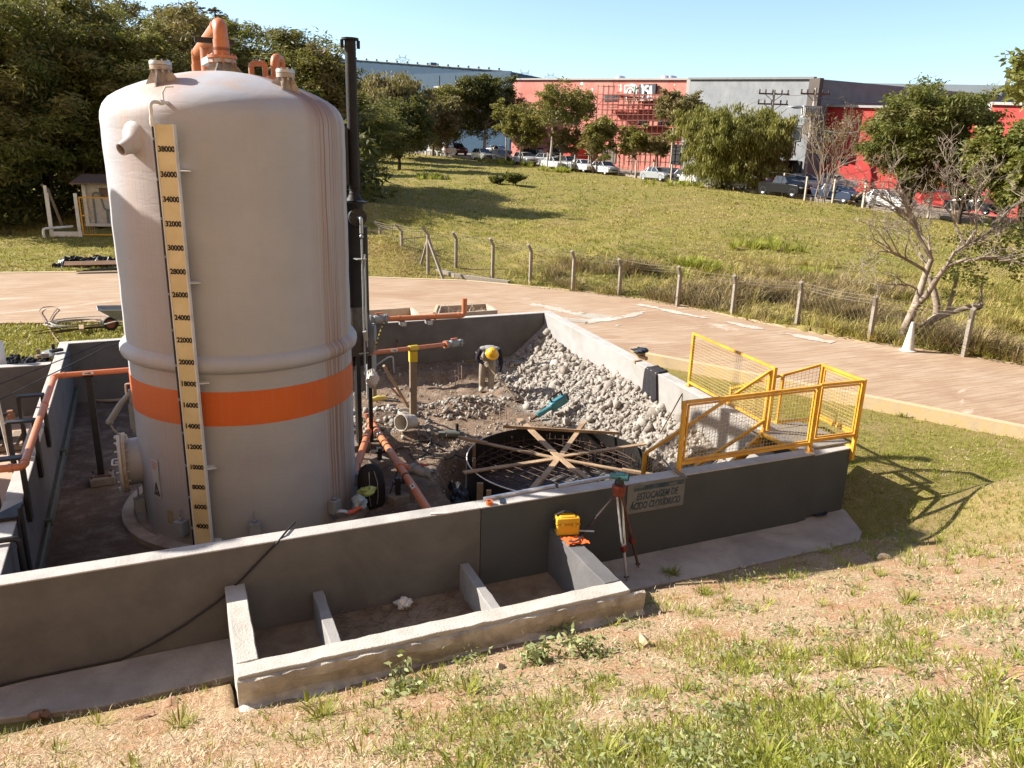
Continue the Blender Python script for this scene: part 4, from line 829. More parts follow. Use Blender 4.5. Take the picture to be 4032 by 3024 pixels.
desc = ['nailed plank spoke reaching to the upper left rim of the ring', 'plank spoke reaching to the left rim of the ring', 'wide plank spoke reaching to the back rim, topmost end in view', 'plank spoke reaching to the right rim of the ring', 'plank spoke reaching to the lower right rim beside the yellow rail', 'short plank spoke with a scab piece, reaching to the upper right rim', 'plank spoke reaching down left to the front wall', 'plank spoke reaching down right to the front wall']
for i, e in enumerate(ends):
    e = Vector((e[0], e[1], .075)); d = (e-hub).normalized(); z = .012*(i % 4); s = thing('plank', desc[i], 'plank', (e.x, e.y, .06), 'plank spokes over the round form'); w = (.085, .095, .115, .085, .075, .09, .10, .10)[i]
    mb = MB(); mb.beam(hub-d*(.10 if i != 3 else .02)+Vector((0, 0, z)), e+d*.12+Vector((0, 0, z*.3)), w, .024); mb.build('board', WOOD, s, 0, .002)
    if i in (0, 4, 5, 6, 7): mb = MB(); mb.beam(e-d*.42+Vector((0, 0, z+.022)), e+d*.16+Vector((0, 0, z+.022)), w*.95, .022); mb.build('splice_board', WOOD, s, 0, .002)
a, b = gz(1083, 920, .12), gz(1338, 936, .12); mb = MB(); mb.beam(a+Vector((.02, -.04, .0)), b, .03, .055); tag(mb.build('plank', WOOD, smooth=0), 'long plank lying edge up across the back spokes of the ring', 'plank')
def stake(i, px, py, ty, w, lab, top=None):
    q = gz(px, py, .02); s = MB(); s.box((q.x, q.y, (-.75+q.z+.03)/2), (w, .05, .80+q.z), rz=-.35); tag(s.build('timber_stake', WOOD if i > 3 else WOODG, smooth=0, bevel=.003), lab, 'stake', 'stakes round the form')
lbs = ['farthest back timber stake on the left side of the round form', 'second stake from the back on the left side of the form', 'third stake from the back, left side of the form', 'wide stake behind the orange tinted one, left of the form', 'sunlit orange tinted stake at the lower left of the form', 'short stake nearest the front wall, lower left of the form']
for i, (px, py) in enumerate(((1024, 966), (1024, 994), (1028, 1022), (1037, 1048), (1056, 1064), (1071, 1078))): stake(i, px, py, 0, (.06, .06, .07, .10, .075, .08)[i], lbs[i])
# black plastic sheet in the trench
def sheet(name, cx_, cy_, rx, ry, z, amp, mat, label, cat, seed, rz=0, n=44):
    u = np.linspace(-1, 1, n); gx, gyy = np.meshgrid(u, u); x = gx.ravel(); y = gyy.ravel(); r = np.hypot(x, y)
    X = cx_+rx*x*math.cos(rz)-ry*y*math.sin(rz); Y = cy_+rx*x*math.sin(rz)+ry*y*math.cos(rz); w = fbm(x*3.2+seed, y*3.2, 4, seed); Z = z+amp*(np.abs(w-.47)*3)-amp*1.3*sstep(.7, 1.2, r+.5*(fbm(x*2, y*2, 3, seed+3)-.5))
    ii = (np.arange(n-1)[:, None]*n+np.arange(n-1)[None, :]).ravel(); f = np.c_[ii, ii+1, ii+n+1, ii+n]; keep = r[f].mean(1) < 1.0+.22*(w[f].mean(1)-.5)*4
    o = fast_mesh(name, np.c_[X, Y, Z], f[keep], 4, mat, smooth=False); return tag(o, label, cat)
PLAS = M('black_plastic', (.010, .010, .011), (.018, .018, .02), 6, .4, spec=.22)
sheet('plastic_sheet', 4.12, 3.1, .28, .95, -.50, .16, PLAS, 'crumpled black plastic sheet in the trench left of the round form', 'sheet', 4)
sheet('plastic_sheet', -2.93, 24.3, 1.15, .5, .80, .30, PLAS, 'heap of crumpled black plastic on the lawn by the road', 'sheet', 12)
q = gz(205, 577, .85); mb = MB()
for k in range(4): mb.beam((q.x-.9, q.y-.25+.1*k, .98+.02*k), (q.x+1.0, q.y-.3+.1*k, .98+.02*k), .08, .03)
tag(mb.build('board_stack', M('brown_boards', (.30, .19, .12), (.38, .25, .16), 5, .9), smooth=0), 'brown boards lying on the black plastic heap', 'boards')
q = gz(215, 584, .72); mb = MB()
for k in range(3): mb.beam((q.x-.7+.2*k, q.y-.1+.1*k, .72+.02*k), (q.x+1.6, q.y-.12+.1*k, .72+.02*k), .05, .03)
tag(mb.build('steel_bars', BLACK, smooth=0), 'dark bars on the lawn edge below the plastic heap', 'bars')

# ================================================================ STARTER BARS
def bars(pts, z0, hs, label, ties=True):
    t = thing('starter_bars', label, 'rebar', (pts[0][0], pts[0][1], z0), 'starter bars standing in the pit'); mb = MB()
    for (x, y), h in zip(pts, hs): mb2 = MB(); mb2.tube([(x, y, z0-.1), (x+.006, y, z0+h*.5), (x-.004, y+.01, z0+h)], .010, 6); mb2.build('bar', M0REB, t)
    if ties:
        mx = sum(p[0] for p in pts)/len(pts); my = sum(p[1] for p in pts)/len(pts)
        for z in (.18, .42): mb2 = MB(); mb2.tube([(mx+.13*math.cos(a), my+.10*math.sin(a), z0+z+.03*math.sin(a*2)) for a in np.linspace(0, 6.0, 16)], .006, 5); mb2.build('stirrup', M0REB, t)
M0REB = M('pale_rusty_rebar', (.34, .25, .19), (.46, .36, .28), 20, .8, .2, 90)
def bars_px(pp, z0, tops, label, ties=False):
    pts = []; hs = []
    for (a, b), ty in zip(pp, tops): q = gz(a, b, z0); pts.append((q.x, q.y)); hs.append(up(a-2, ty, q).z-z0)
    bars(pts, z0, hs, label, ties)
bars_px([(927, 917), (942, 921), (952, 917)], -.40, (867, 866, 866), 'three bare starter bars standing left of the small rubble heap')
bars_px([(1067, 925), (1079, 921), (1092, 918)], -.38, (870, 874, 876), 'three starter bars standing in front of the hoe blade, behind the ring')
bars_px([(983, 850), (990, 845), (997, 852)], -.45, (800, 792, 790), 'starter bars with wire stirrups against the dug bank, left of the worker', True)
bars_px([(1119, 833), (1124, 828), (1135, 838), (1146, 835)], -.38, (793, 790, 796, 797), 'starter bars standing in the dug earth right of the worker')
bars_px([(1186, 882), (1193, 885), (1201, 880), (1204, 877)], -.35, (844, 849, 840, 856), 'short starter bars beside the tip of the demolition hammer')
bars_px([(1103, 880), (1112, 876), (1128, 884)], -.45, (862, 855, 866), 'low starter bars just beyond the hoe handle')

# ================================================================ BUCKETS
BUCK = M('dusty_white_plastic', (.50, .46, .40), (.60, .56, .50), 7, .6, .15, 30, stain=(.36, .31, .26), sscale=7)
def bucket(loc, axis, label):
    t = thing('bucket', label, 'bucket', loc, 'white buckets'); mb = MB(); mb.lathe([(.0001, 0), (.125, 0), (.155, .33), (.165, .33), (.165, .36), (.150, .36), (.150, .33), (.118, .012), (.0001, .012)], loc, axis, 28); b = mb.build('body', BUCK, t, 35)
    mb = MB(); mb.lathe([(.156, .30), (.172, .30), (.172, .325), (.156, .325)], loc, axis, 28); mb.build('rim', BUCK, t, 35)
    ax = Vector(axis).normalized(); s = ax.cross(Vector((.3, .2, .9))).normalized(); w = ax.cross(s); q = V3(loc)+ax*.31; mb = MB(); mb.tube([q+s*.17*math.cos(a)-w*.20*math.sin(a)-ax*.06*math.sin(a) for a in np.linspace(0, math.pi, 14)], .004, 5); mb.build('wire_handle', GALV, t); return t
q = gz(877, 908, -.10); bucket((q.x, q.y, zp(q.x, q.y)-.02), (.03, .02, 1), 'dusty white bucket standing upright beside the timber prop')
q = gz(892, 925, -.05); bucket((q.x+.02, q.y+.05, zp(q.x, q.y)+.17), (-.80, -.52, .18), 'dusty white bucket lying on its side with its mouth to the camera')

# ================================================================ ROCKS
def ico(sub):
    bm = bmesh.new(); bmesh.ops.create_icosphere(bm, subdivisions=sub, radius=1); v = np.array([x.co[:] for x in bm.verts]); f = np.array([[q.index for q in x.verts] for x in bm.faces]); bm.free(); return v, f
ICO1, ICO2 = ico(1), ico(2)
def rocks(name, P, S, mat, seed, sub=ICO1, **kw):
    r = np.random.default_rng(seed); v, f = sub; V = []; F = []; T = []; o = 0
    for p, s in zip(P, S):
        q = Quaternion(r.normal(size=4)).normalized().to_matrix(); q = np.array(q)
        k = v.copy(); cut = r.normal(size=(10, 3)); cut /= np.linalg.norm(cut, axis=1)[:, None]
        for c in cut:
            d = k @ c; h = r.uniform(.18, .62); k = k-np.maximum(0, d-h)[:, None]*c
        k = k*(1+r.uniform(-.05, .05, (len(v), 1))); k = k*r.uniform(.7, 1.9, 3); k = (k @ q.T)*s*np.array([1, 1, kw.get('flat', 1.0)])+p; V.append(k); F.append(f+o); T.append(np.full(len(v), r.uniform())); o += len(v)
    ob = fast_mesh(name, np.vstack(V), np.vstack(F), 3, mat, tint=np.concatenate(T)); return ob
def rock_material(name, a, b, c):
    m, nt, bs = nodes_mat(name); co = coords(nt); at = nd(nt, 'ShaderNodeAttribute', attribute_name='tint').outputs['Fac']
    base = ramp(nt, at, [(0, a), (.55, b), (1, c)]); n = noise(nt, co, 18, 5, .7); cc = mix(nt, ramp(nt, n, [(.35, (0, 0, 0)), (.7, (.6, .6, .6))]), base, b)
    nt.links.new(cc, bs.inputs['Base Color']); bs.inputs['Roughness'].default_value = .95; bs.inputs['Specular IOR Level'].default_value = .15; bump(nt, bs, noise(nt, co, 45, 4, .7), .7, .02); return m
ROCK = rock_material('broken_concrete', (.20, .175, .148), (.335, .30, .26), (.47, .435, .385))
def scatter_bank():
    r = np.random.default_rng(3); P = []; S = []
    while len(P) < 8200:
        y = r.uniform(.5, 10.1); run = float(np.interp(y, [.2, 3, 4.5, 6, 7.5, 9, 10.3], [.55, .8, 1.2, 1.75, 2.1, 1.9, 1.7])); dr = r.uniform(0, run)*r.uniform(.75, 1); x = 8.0+.077*y-dr
        if math.hypot(x-RING_C[0], y-RING_C[1]) < 1.72: continue
        s = .010+.080*r.random()**4.2+(.10*r.random() if r.random() < .035 else 0)+(.07*r.random()**2 if y < 4.2 else 0)
        if y > 7.5 and r.random() < .3: s *= 1.25
        P.append((x, y, zp(x, y)+s*.15)); S.append(s)
    o = rocks('rubble_pile', np.array(P), S, ROCK, 4); tag(o, 'pale broken concrete rubble banked against the sunlit wall', 'rubble', kind='stuff')
    P = []; S = []
    def blob(n, cx_, cy_, rx, ry, s0, s1):
        for _ in range(n):
            a = r.uniform(0, 2*math.pi); k = math.sqrt(r.random())*1.25; x = cx_+rx*k*math.cos(a); y = cy_+ry*k*math.sin(a); s = s0+(s1-s0)*r.random()**2.4
            if math.hypot(x-RING_C[0], y-RING_C[1]) < 1.72: continue
            P.append((x, y, zp(x, y)+s*.2)); S.append(s)
    blob(520, 5.35, 6.95, .75, .5, .012, .085); blob(480, 3.35, 6.7, .95, .7, .012, .10); blob(110, 3.7, 5.6, .7, .5, .015, .06); blob(330, 5.9, 5.4, 1.5, .5, .010, .055); blob(160, 7.3, 8.6, .7, .7, .012, .06); blob(70, 6.7, 7.6, .45, .4, .015, .08); blob(150, 4.3, 4.9, .5, .6, .012, .05)
    blob(700, 5.4, 7.0, 2.0, 1.8, .008, .035); blob(350, 3.2, 4.2, 1.1, 2.0, .006, .03); blob(260, 4.0, 8.6, 1.6, .9, .008, .05); blob(90, 4.5, 9.7, 2.0, .35, .01, .05)
    o = rocks('loose_rubble', np.array(P), S, ROCK, 9); tag(o, 'small heaps of broken concrete and chips on the pit floor', 'rubble', kind='stuff')
scatter_bank()
# ================================================================ SIGN
SIGNB = M('weathered_sign_face', (.165, .175, .18), (.205, .21, .212), 5, .6, .1, 30, stain=(.125, .135, .14), sscale=5)
SBLUE = M('faded_sign_blue', (.018, .045, .080), (.032, .065, .10), 9, .6, stain=(.10, .12, .135), sscale=7)
t = thing('wall_sign', 'weathered white sign with blue lettering fixed to the dark grey wall', 'sign', (5.46, -.01, .62))
mb = MB(); mb.box((5.46, -.010, .83), (.88, .014, .42)); mb.build('panel', SIGNB, t, 0, .002)
mb = MB(); mb.box((5.50, -.019, .965), (.77, .004, .065)); mb.build('header_band', SBLUE, t, 0)
mb = MB(); mb.box((5.19, -.0225, .985), (.15, .003, .014)); mb.box((5.71, -.0225, .958), (.12, .003, .016)); mb.build('worn_patch', SIGNB, t, 0)
text_obj('lettering', 'ESTOCAGEM DE', .135, SBLUE, t, (5.475, -.019, .845), (1, 0, 0), (0, 0, 1), bold=.004, shear=.22, width=.64)
text_obj('lettering', 'ÁCIDO CLORÍDRICO', .135, SBLUE, t, (5.455, -.019, .715), (1, 0, 0), (0, 0, 1), bold=.004, shear=.22, width=.78)
# ================================================================ TRIPOD AND LEVEL
hz = Vector((4.69, -.32, 1.10)); t = thing('survey_tripod', 'aluminium survey tripod with red clamps standing on the walkway by the sign', 'tripod', (4.8, -.3, 0))
mb = MB(); mb.lathe([(.0001, 0), (.085, 0), (.085, .04), (.05, .055), (.0001, .055)], hz+Vector((0, 0, .07)), n=24); mb.lathe([(.075, -.05), (.08, .03)], hz+Vector((0, 0, .04)), n=18); mb.build('head', M('tripod_head_red', (.16, .035, .02), (.24, .06, .035), 8, .6), t, 35)
for i, f in enumerate(((4.77, -.53, 0), (5.09, -.30, 0), (3.98, -.02, .01))):
    f = V3(f); top = hz+Vector((0, 0, .05))+(f-hz).normalized()*.05; d = (f-top).normalized(); s = d.cross(Vector((0, 0, 1))).normalized(); kn = top+(f-top)*.62
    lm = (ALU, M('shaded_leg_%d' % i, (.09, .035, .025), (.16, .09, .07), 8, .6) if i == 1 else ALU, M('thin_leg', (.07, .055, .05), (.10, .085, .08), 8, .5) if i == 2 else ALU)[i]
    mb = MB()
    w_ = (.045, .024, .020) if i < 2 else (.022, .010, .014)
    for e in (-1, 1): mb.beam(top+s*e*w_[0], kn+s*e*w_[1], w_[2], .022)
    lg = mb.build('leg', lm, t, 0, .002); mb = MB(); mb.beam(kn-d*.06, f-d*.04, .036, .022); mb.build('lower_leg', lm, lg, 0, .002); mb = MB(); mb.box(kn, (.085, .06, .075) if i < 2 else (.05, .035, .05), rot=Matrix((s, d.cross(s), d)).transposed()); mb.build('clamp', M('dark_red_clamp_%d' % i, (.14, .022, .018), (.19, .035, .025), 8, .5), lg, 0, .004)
    mb = MB(); mb.cyl(f-d*.07, f, .014, .004, 8); mb.box(f-d*.06, (.05, .035, .02)); mb.build('foot_spike', RUSTY, lg, 0)
lv = thing('optical_level', 'teal green optical level mounted on the survey tripod', 'level', hz+Vector((0, 0, .125)))
TEAL = M('teal_instrument', (.045, .16, .165), (.07, .21, .215), 6, .45); c = hz+Vector((0, 0, .225)); vx = Vector((.80, -.60, -.0))
mb = MB(); mb.lathe([(.028, -.12), (.034, -.10), (.042, -.02), (.046, .03), (.046, .10), (.040, .105), (.0001, .105)], c, vx, 20); mb.box(c+Vector((0, 0, .018)), (.10, .07, .06), rot=Matrix((vx, Vector((.6, .8, 0)), Vector((0, 0, 1)))).transposed()); mb.build('body', TEAL, lv, 35, .003)
mb = MB(); mb.lathe([(.0001, 0), (.055, 0), (.06, .025), (.05, .05), (.04, .07), (.0001, .07)], hz+Vector((0, 0, .125)), n=24); mb.build('levelling_base', BLACK, lv, 35)
mb = MB(); mb.cyl(c+vx*.10, c+vx*.112, .036, n=18); mb.cyl(c+Vector((-.5, -.55, 0)).normalized()*.04, c+Vector((-.5, -.55, 0)).normalized()*.065, .016, n=12); mb.build('lens_ring', BLACK, lv)
# ================================================================ CASE on the trough
YC = M('yellow_case_plastic', (.66, .36, .015), (.74, .43, .03), 6, .42, .05, 40, spec=.45)
cc = Vector((4.06, -.21, .635)); rc = R(-14); t = thing('instrument_case', 'chunky yellow plastic instrument case with a black strap on the trough end wall', 'case', cc); rm = Matrix.Rotation(rc, 3, 'Z')
mb = MB(); mb.box(cc+Vector((0, 0, .075)), (.285, .17, .15), rz=rc); mb.build('body', YC, t, 30, .025, 3)
mb = MB(); mb.box(cc+Vector((0, 0, .192)), (.285, .17, .075), rz=rc); mb.box(cc+Vector((0, 0, .228)), (.20, .12, .03), rz=rc); mb.build('lid', YC, t, 30, .022, 3)
mb = MB(); mb.box(cc+Vector((0, 0, .153)), (.295, .18, .014), rz=rc); mb.build('seam', M('case_seam', (.50, .25, .01), (.56, .30, .02)), t, 0, .003)
for e in (-.07, .07): mb = MB(); mb.box(cc+rm @ Vector((e, -.092, .15)), (.035, .016, .055), rz=rc); mb.build('latch', YC, t, 20, .004)
mb = MB(); pts = [cc+rm @ Vector((x, y, z)) for x, y, z in ((-.155, -.02, .07), (-.15, .0, .17), (-.12, .02, .245), (-.03, .03, .285), (.06, .03, .275), (.13, .02, .235), (.165, .01, .17), (.18, 0, .10))]
for a, b in zip(pts[:-1], pts[1:]): mb.beam(a, b, .045, .006, up=(rm @ Vector((0, 1, 0))).cross(b-a))
mb.build('strap', CLOTHD, t, 0)
mb = MB(); o = Vector((4.06, -.40, .624)); n = 9
vs = [(o.x+(i/8-.5)*.27, o.y+(j/5-.5)*.20-.06*(i/8), .628+.022*abs(math.sin(i*1.9+j*2.3))+.012*((i+j) % 2)) for j in range(6) for i in range(9)]; mb.add(vs, [(j*9+i, j*9+i+1, j*9+i+10, j*9+i+9) for j in range(5) for i in range(8)]); t = tag(mb.build('orange_vest', M('orange_fabric', (.72, .12, .02), (.80, .17, .04), 9, .85, .2, 60), smooth=50), 'folded bright orange cloth with a dark strap, in front of the yellow case', 'cloth')
mb = MB(); q = [Vector((3.96, -.46, .668)), Vector((4.02, -.50, .672)), Vector((4.10, -.47, .672)), Vector((4.17, -.38, .665))]
for a, b in zip(q[:-1], q[1:]): mb.beam(a, b, .03, .005)
mb.build('strap', CLOTHD, t, 0)
mb = MB(); o = Vector((3.985, -.035, .632)); mb.tube(fillet([o+Vector((.10, -.05, .008)), o+Vector((-.02, -.02, .008)), o+Vector((-.02, -.09, .008)), o+Vector((.03, -.11, .008))], .03), .009, 8); mb.beam(o+Vector((.05, -.03, .012)), o+Vector((.13, -.07, .012)), .02, .014); tag(mb.build('hand_clamp', M('pale_blue_metal', (.42, .50, .56), (.50, .57, .62), 9, .4)), 'small pale blue clamp lying at the wall end of the trough end wall', 'tool')
mb = MB(); mb.beam((4.18, -.24, .66), (4.36, -.36, .675), .03, .006); tag(mb.build('folding_ruler', WHITE, smooth=0), 'white ruler sticking out beside the yellow case', 'ruler')
# ================================================================ TOOLS on the front wall
a, b = Vector((3.12, .165, HT+.022)), Vector((4.10, .225, HT+.022)); mb = MB(); mb.beam(a, b, .03, .042); tag(mb.build('straight_edge', ALU, smooth=0, bevel=.003), 'left hand aluminium straight edge lying on the front wall', 'straight edge', 'straight edges on the wall')
a, b = Vector((4.135, .20, HT+.022)), Vector((4.92, .245, HT+.022)); mb = MB(); mb.beam(a, b, .03, .042); tag(mb.build('straight_edge', ALU, smooth=0, bevel=.003), 'right hand aluminium straight edge lying on the front wall', 'straight edge', 'straight edges on the wall')
q = gz(1057, 1086, HT+.02); t = thing('tape_measure', 'round orange tape measure on top of the front wall', 'tape measure', (q.x, q.y, HT)); mb = MB(); mb.lathe([(.0001, 0), (.042, 0), (.042, .045), (.030, .045), (.028, .035), (.0001, .035)], (q.x, q.y, HT+.001), n=24); mb.build('case', M('orange_plastic', (.68, .13, .015), (.74, .17, .03), 9, .45), t, 35); mb = MB(); mb.cyl((q.x, q.y, HT+.036), (q.x, q.y, HT+.042), .026, n=18); mb.build('hub', BLACK, t)
q = gz(1085, 1083, HT); mb = MB(); mb.box((q.x, q.y, HT+.008), (.065, .135, .012), rz=-.35); tag(mb.build('phone', M('phone_glass', (.012, .014, .018), (.02, .022, .026), 3, .15, spec=.6), smooth=0, bevel=.004), 'dark mobile phone lying on the front wall beside the tape measure', 'phone')
q = gz(945, 1110, HT); mb = MB(); mb.beam((q.x-.08, q.y+.02, HT+.008), (q.x+.09, q.y-.03, HT+.008), .022, .01); tag(mb.build('marker_pencil', WHITE, smooth=0), 'white marker pencil lying on the front wall', 'pencil')
a, b = gz(1448, 1010, HT+.06), gz(1476, 1027, HT+.02); mb = MB(); mb.tube([a+(a-b)*1.2+Vector((0, 0, .10)), a, b, b+(b-a)*.35], [.012, .014, .022, .003], 8); tag(mb.build('chisel', M('worn_chisel_steel', (.13, .12, .115), (.22, .21, .20), 12, .4, metal=.5)), 'pointed steel chisel laid across the front wall beside the first rail post', 'chisel')
q = gz(1352, 1030, HT); mb = MB(); mb.tube([(q.x-.05, q.y+.01, HT+.015), (q.x+.02, q.y, HT+.018), (q.x+.05, q.y, HT+.01)], [.005, .022, .004], 8); tag(mb.build('plumb_bob', YELLOW), 'small yellow plumb bob on the wall behind the level', 'tool')
# black cable draped over the front wall
pts = [(600, 1142), (622, 1150), (600, 1178), (560, 1216), (522, 1254)]; P = [gz(628, 1140, HT+.02)+Vector((.06, .12, 0)), gz(615, 1152, HT+.02), gy(600, 1171, -.015), gy(565, 1207, -.02), gy(524, 1250, -.02), gy(470, 1300, -.025), gy(400, 1350, -.03), gy(330, 1391, -.03)]
for a_, b_ in ((262, 1417), (150, 1442), (60, 1465), (-40, 1492)): q = gz(a_, b_, .014); P.append(Vector((q.x, min(q.y, -.03), .014)))
for q in P[2:]: q.z = max(q.z, .014)
mb = MB(); mb.tube(P, .011, 8); tag(mb.build('power_cable', RUBBER), 'black cable hanging over the long beige wall and trailing along its foot', 'cable')
# backpack, wrench and bags at the foot of the tank
q = gz(805, 1095, -.24); t = thing('backpack', 'black backpack with pale zips standing between the tank and the front wall', 'backpack', (q.x, q.y, -.25)); c = Vector((q.x, q.y+.05, .10))
BPK = M('black_nylon', (.010, .009, .010), (.018, .016, .018), 20, .8, .3, 90)
def loft(mb, secs, n=16):
    vs = []; 
    for (cx_, cy_, cz, rx, ry, rz) in secs:
        for j in range(n):
            a = 2*math.pi*j/n; ca, sa = math.cos(a), math.sin(a); e = .62; X = rx*math.copysign(abs(ca)**e, ca); Y = ry*math.copysign(abs(sa)**e, sa); vs.append((cx_+X*math.cos(rz)-Y*math.sin(rz), cy_+X*math.sin(rz)+Y*math.cos(rz), cz))
    m = len(secs); return mb.add(vs, [(i*n+j, i*n+(j+1) % n, (i+1)*n+(j+1) % n, (i+1)*n+j) for i in range(m-1) for j in range(n)]+[tuple(range(n-1, -1, -1)), tuple((m-1)*n+j for j in range(n))])
mb = MB(); loft(mb, [(c.x, c.y, c.z-.34, .17, .12, .3), (c.x, c.y, c.z-.28, .20, .15, .3), (c.x, c.y, c.z, .205, .15, .3), (c.x-.01, c.y, c.z+.18, .19, .13, .3), (c.x-.02, c.y, c.z+.30, .14, .09, .3), (c.x-.03, c.y, c.z+.34, .07, .05, .3)]); mb.build('bag', BPK, t, 60)
for e in (-.07, .06):
    mb = MB(); mb.tube([c+Vector((e*.6-.02, -.13+.04*e, .28)), c+Vector((e, -.165+.3*e, .10)), c+Vector((e*1.1, -.17+.3*e, -.10)), c+Vector((e*.8, -.165+.3*e, -.26))], .006, 6); mb.build('zip', GALV, t)
rag('plastic_bag', gz(793, 1060, .08), (.13, .10, .09), M('green_yellow_bag', (.28, .40, .12), (.40, .50, .18), 14, .4), 'crumpled green and yellow bag on top of the backpack', 5)
rag('plastic_bag', gz(775, 1085, .0), (.10, .10, .13), M('pale_blue_bag', (.25, .36, .42), (.42, .50, .54), 14, .35), 'crumpled pale blue plastic bag beside the tank foot', 8)
q = gz(752, 1112, -.05); t = thing('angle_grinder', 'angle grinder with a red grip lying by the tank foot', 'grinder', q); mb = MB(); mb.cyl(q+Vector((-.08, .03, 0)), q+Vector((-.07, .06, .03)), .10, n=24); mb.build('disc_guard', GALV, t, 30); mb = MB(); mb.tube([q+Vector((-.03, .02, .02)), q+Vector((.06, .01, .03)), q+Vector((.20, .02, .08))], [.035, .04, .03], 10); mb.build('grip', M('red_grip', (.45, .08, .05), (.55, .13, .09), 8, .5), t)
# ================================================================ LANDING, STAIR AND RAILS
CHK = M('chequer_plate', (.27, .245, .21), (.36, .33, .28), 30, .6, .6, 90, metal=.2)
t = thing('stair_landing', 'chequer plate landing with steel steps down into the pit, at the corner of the walls', 'landing', (8.3, .6, 1))
mb = MB(); mb.box((8.50, .62, 1.025), (1.02, .80, .03)); mb.box((8.50, 1.20, 1.02), (1.0, .30, .025)); mb.build('platform', CHK, t, 0, .003)
mb = MB(); mb.box((8.15, .62, .985), (.03, .84, .07)); mb.box((7.99, .62, 1.03), (.03, .80, .05)); mb.build('edge_angle', YELLOW, t, 0)
for i in range(5):
    x = 7.86-.29*i; z = .82-.22*i; mb = MB(); mb.box((x, .62, z), (.26, .74, .028)); mb.build('step', CHK, t, 0, .003)
for y in (.22, 1.01):
    mb = MB(); mb.beam((8.03, y, .93), (6.35, y, -.32), .05, .14); mb.build('stringer', YELLOW, t, 0, .003)
def rail_mesh(mb, A, B, C, D, s=.052, r=.0026):
    """wire grid on the quad A-B (bottom), D-C (top)"""
    A, B, C, D = map(V3, (A, B, C, D)); nu = int((B-A).length/s); nv = max(2, int(max((D-A).length, (C-B).length)/s))
    for i in range(1, nu): u = i/nu; mb.tube([A.lerp(B, u), D.lerp(C, u)], r, 3, False)
    for j in range(1, nv): v = j/nv; mb.tube([A.lerp(D, v), B.lerp(C, v)], r, 3, False)
WIRE = M('yellow_wire', (.58, .40, .14), (.64, .46, .19), 9, .6)
def panel(parent, A, B, C, D, frame=.04, inner=True):
    A, B, C, D = map(V3, (A, B, C, D)); mb = MB()
    for p, q in ((A, B), (D, C)): mb = MB(); mb.beam(p, q, frame, frame); mb.build('rail', YELLOW, parent, 0, .003)
    if inner:
        u = (B-A).normalized()*.045; w = Vector((0, 0, .045)); mb = MB()
        for p, q in ((A+u+w, B-u+w), (D+u-w, C-u-w), (A+u+w, D+u-w), (B-u+w, C-u-w)): mb.beam(p, q, .022, .022)
        mb.build('inner_frame', YELLOW, parent, 0); A, B, C, D = A+u+w, B-u+w, C-u-w, D+u-w
    mb = MB(); rail_mesh(mb, A, B, C, D); mb.build('wire_mesh', WIRE, parent, 0)
def post(parent, x, y, z0, z1, w=.05, plate=True):
    mb = MB(); mb.box((x, y, (z0+z1)/2), (w, w, z1-z0)); mb.build('post', YELLOW, parent, 0, .003)
    if plate: mb = MB(); mb.box((x, y, z0+.005), (.12, .10, .010)); mb.build('foot_plate', YELLOW, parent, 0)
t = thing('guard_rail', 'yellow mesh guard rail bolted on top of the dark grey front wall', 'railing', (7, .1, HT))
post(t, 5.86, .10, HT, 2.035); post(t, 8.12, .10, HT, 2.045); panel(t, (5.88, .10, 1.17), (8.10, .10, 1.17), (8.10, .10, 2.02), (5.88, .10, 2.02))
panel(t, (8.15, .10, 1.21), (8.92, .07, 1.21), (8.92, .07, 2.04), (8.15, .10, 2.04)); post(t, 8.94, .065, .82, 2.065, plate=False)
mb = MB(); mb.box((8.945, .12, .93), (.05, .14, .20)); mb.build('side_bracket', YELLOW, t, 0, .003)
t = thing('guard_rail', 'short yellow mesh panel closing the right end of the landing, with a ramp rail', 'railing', (9, .5, 1))
post(t, 9.03, .95, 1.0, 2.06, plate=False); panel(t, (8.955, .10, 1.21), (9.03, .93, 1.21), (9.03, .93, 2.04), (8.955, .10, 2.04))
panel(t, (9.02, .97, 1.15), (8.56, 1.26, 1.05), (8.56, 1.26, 1.83), (9.02, .97, 2.04), inner=False); panel(t, (8.56, 1.26, 1.05), (8.64, 2.50, .75), (8.64, 2.50, 1.25), (8.56, 1.26, 1.83), inner=False); post(t, 8.64, 2.52, .45, 1.27, .04, False); post(t, 8.56, 1.26, .5, 1.85, .04, False)
t = thing('guard_rail', 'tall yellow mesh panel standing on the sunlit right wall', 'railing', (8.3, 2.2, HT)); post(t, 8.42, 3.41, HT, 2.05); post(t, 8.17, 1.04, HT, 2.05, .055)
panel(t, (8.41, 3.39, 1.13), (8.18, 1.06, 1.13), (8.18, 1.06, 2.03), (8.41, 3.39, 2.03), inner=False)
t = thing('stair_handrail', 'yellow mesh stair handrail sloping down into the pit behind the front rail', 'handrail', (6.5, 1, 0))
post(t, 5.93, 1.0, -.3, .98, .05, False); post(t, 8.06, 1.0, .9, 2.03, .05, False); panel(t, (5.95, 1.0, .18), (8.04, 1.0, 1.22), (8.04, 1.0, 2.01), (5.95, 1.0, .97), inner=False)
mb = MB(); mb.beam((7.0, 1.0, .70), (8.04, 1.0, 1.20), .03, .03); mb.build('lower_rail', YELLOW, t, 0)
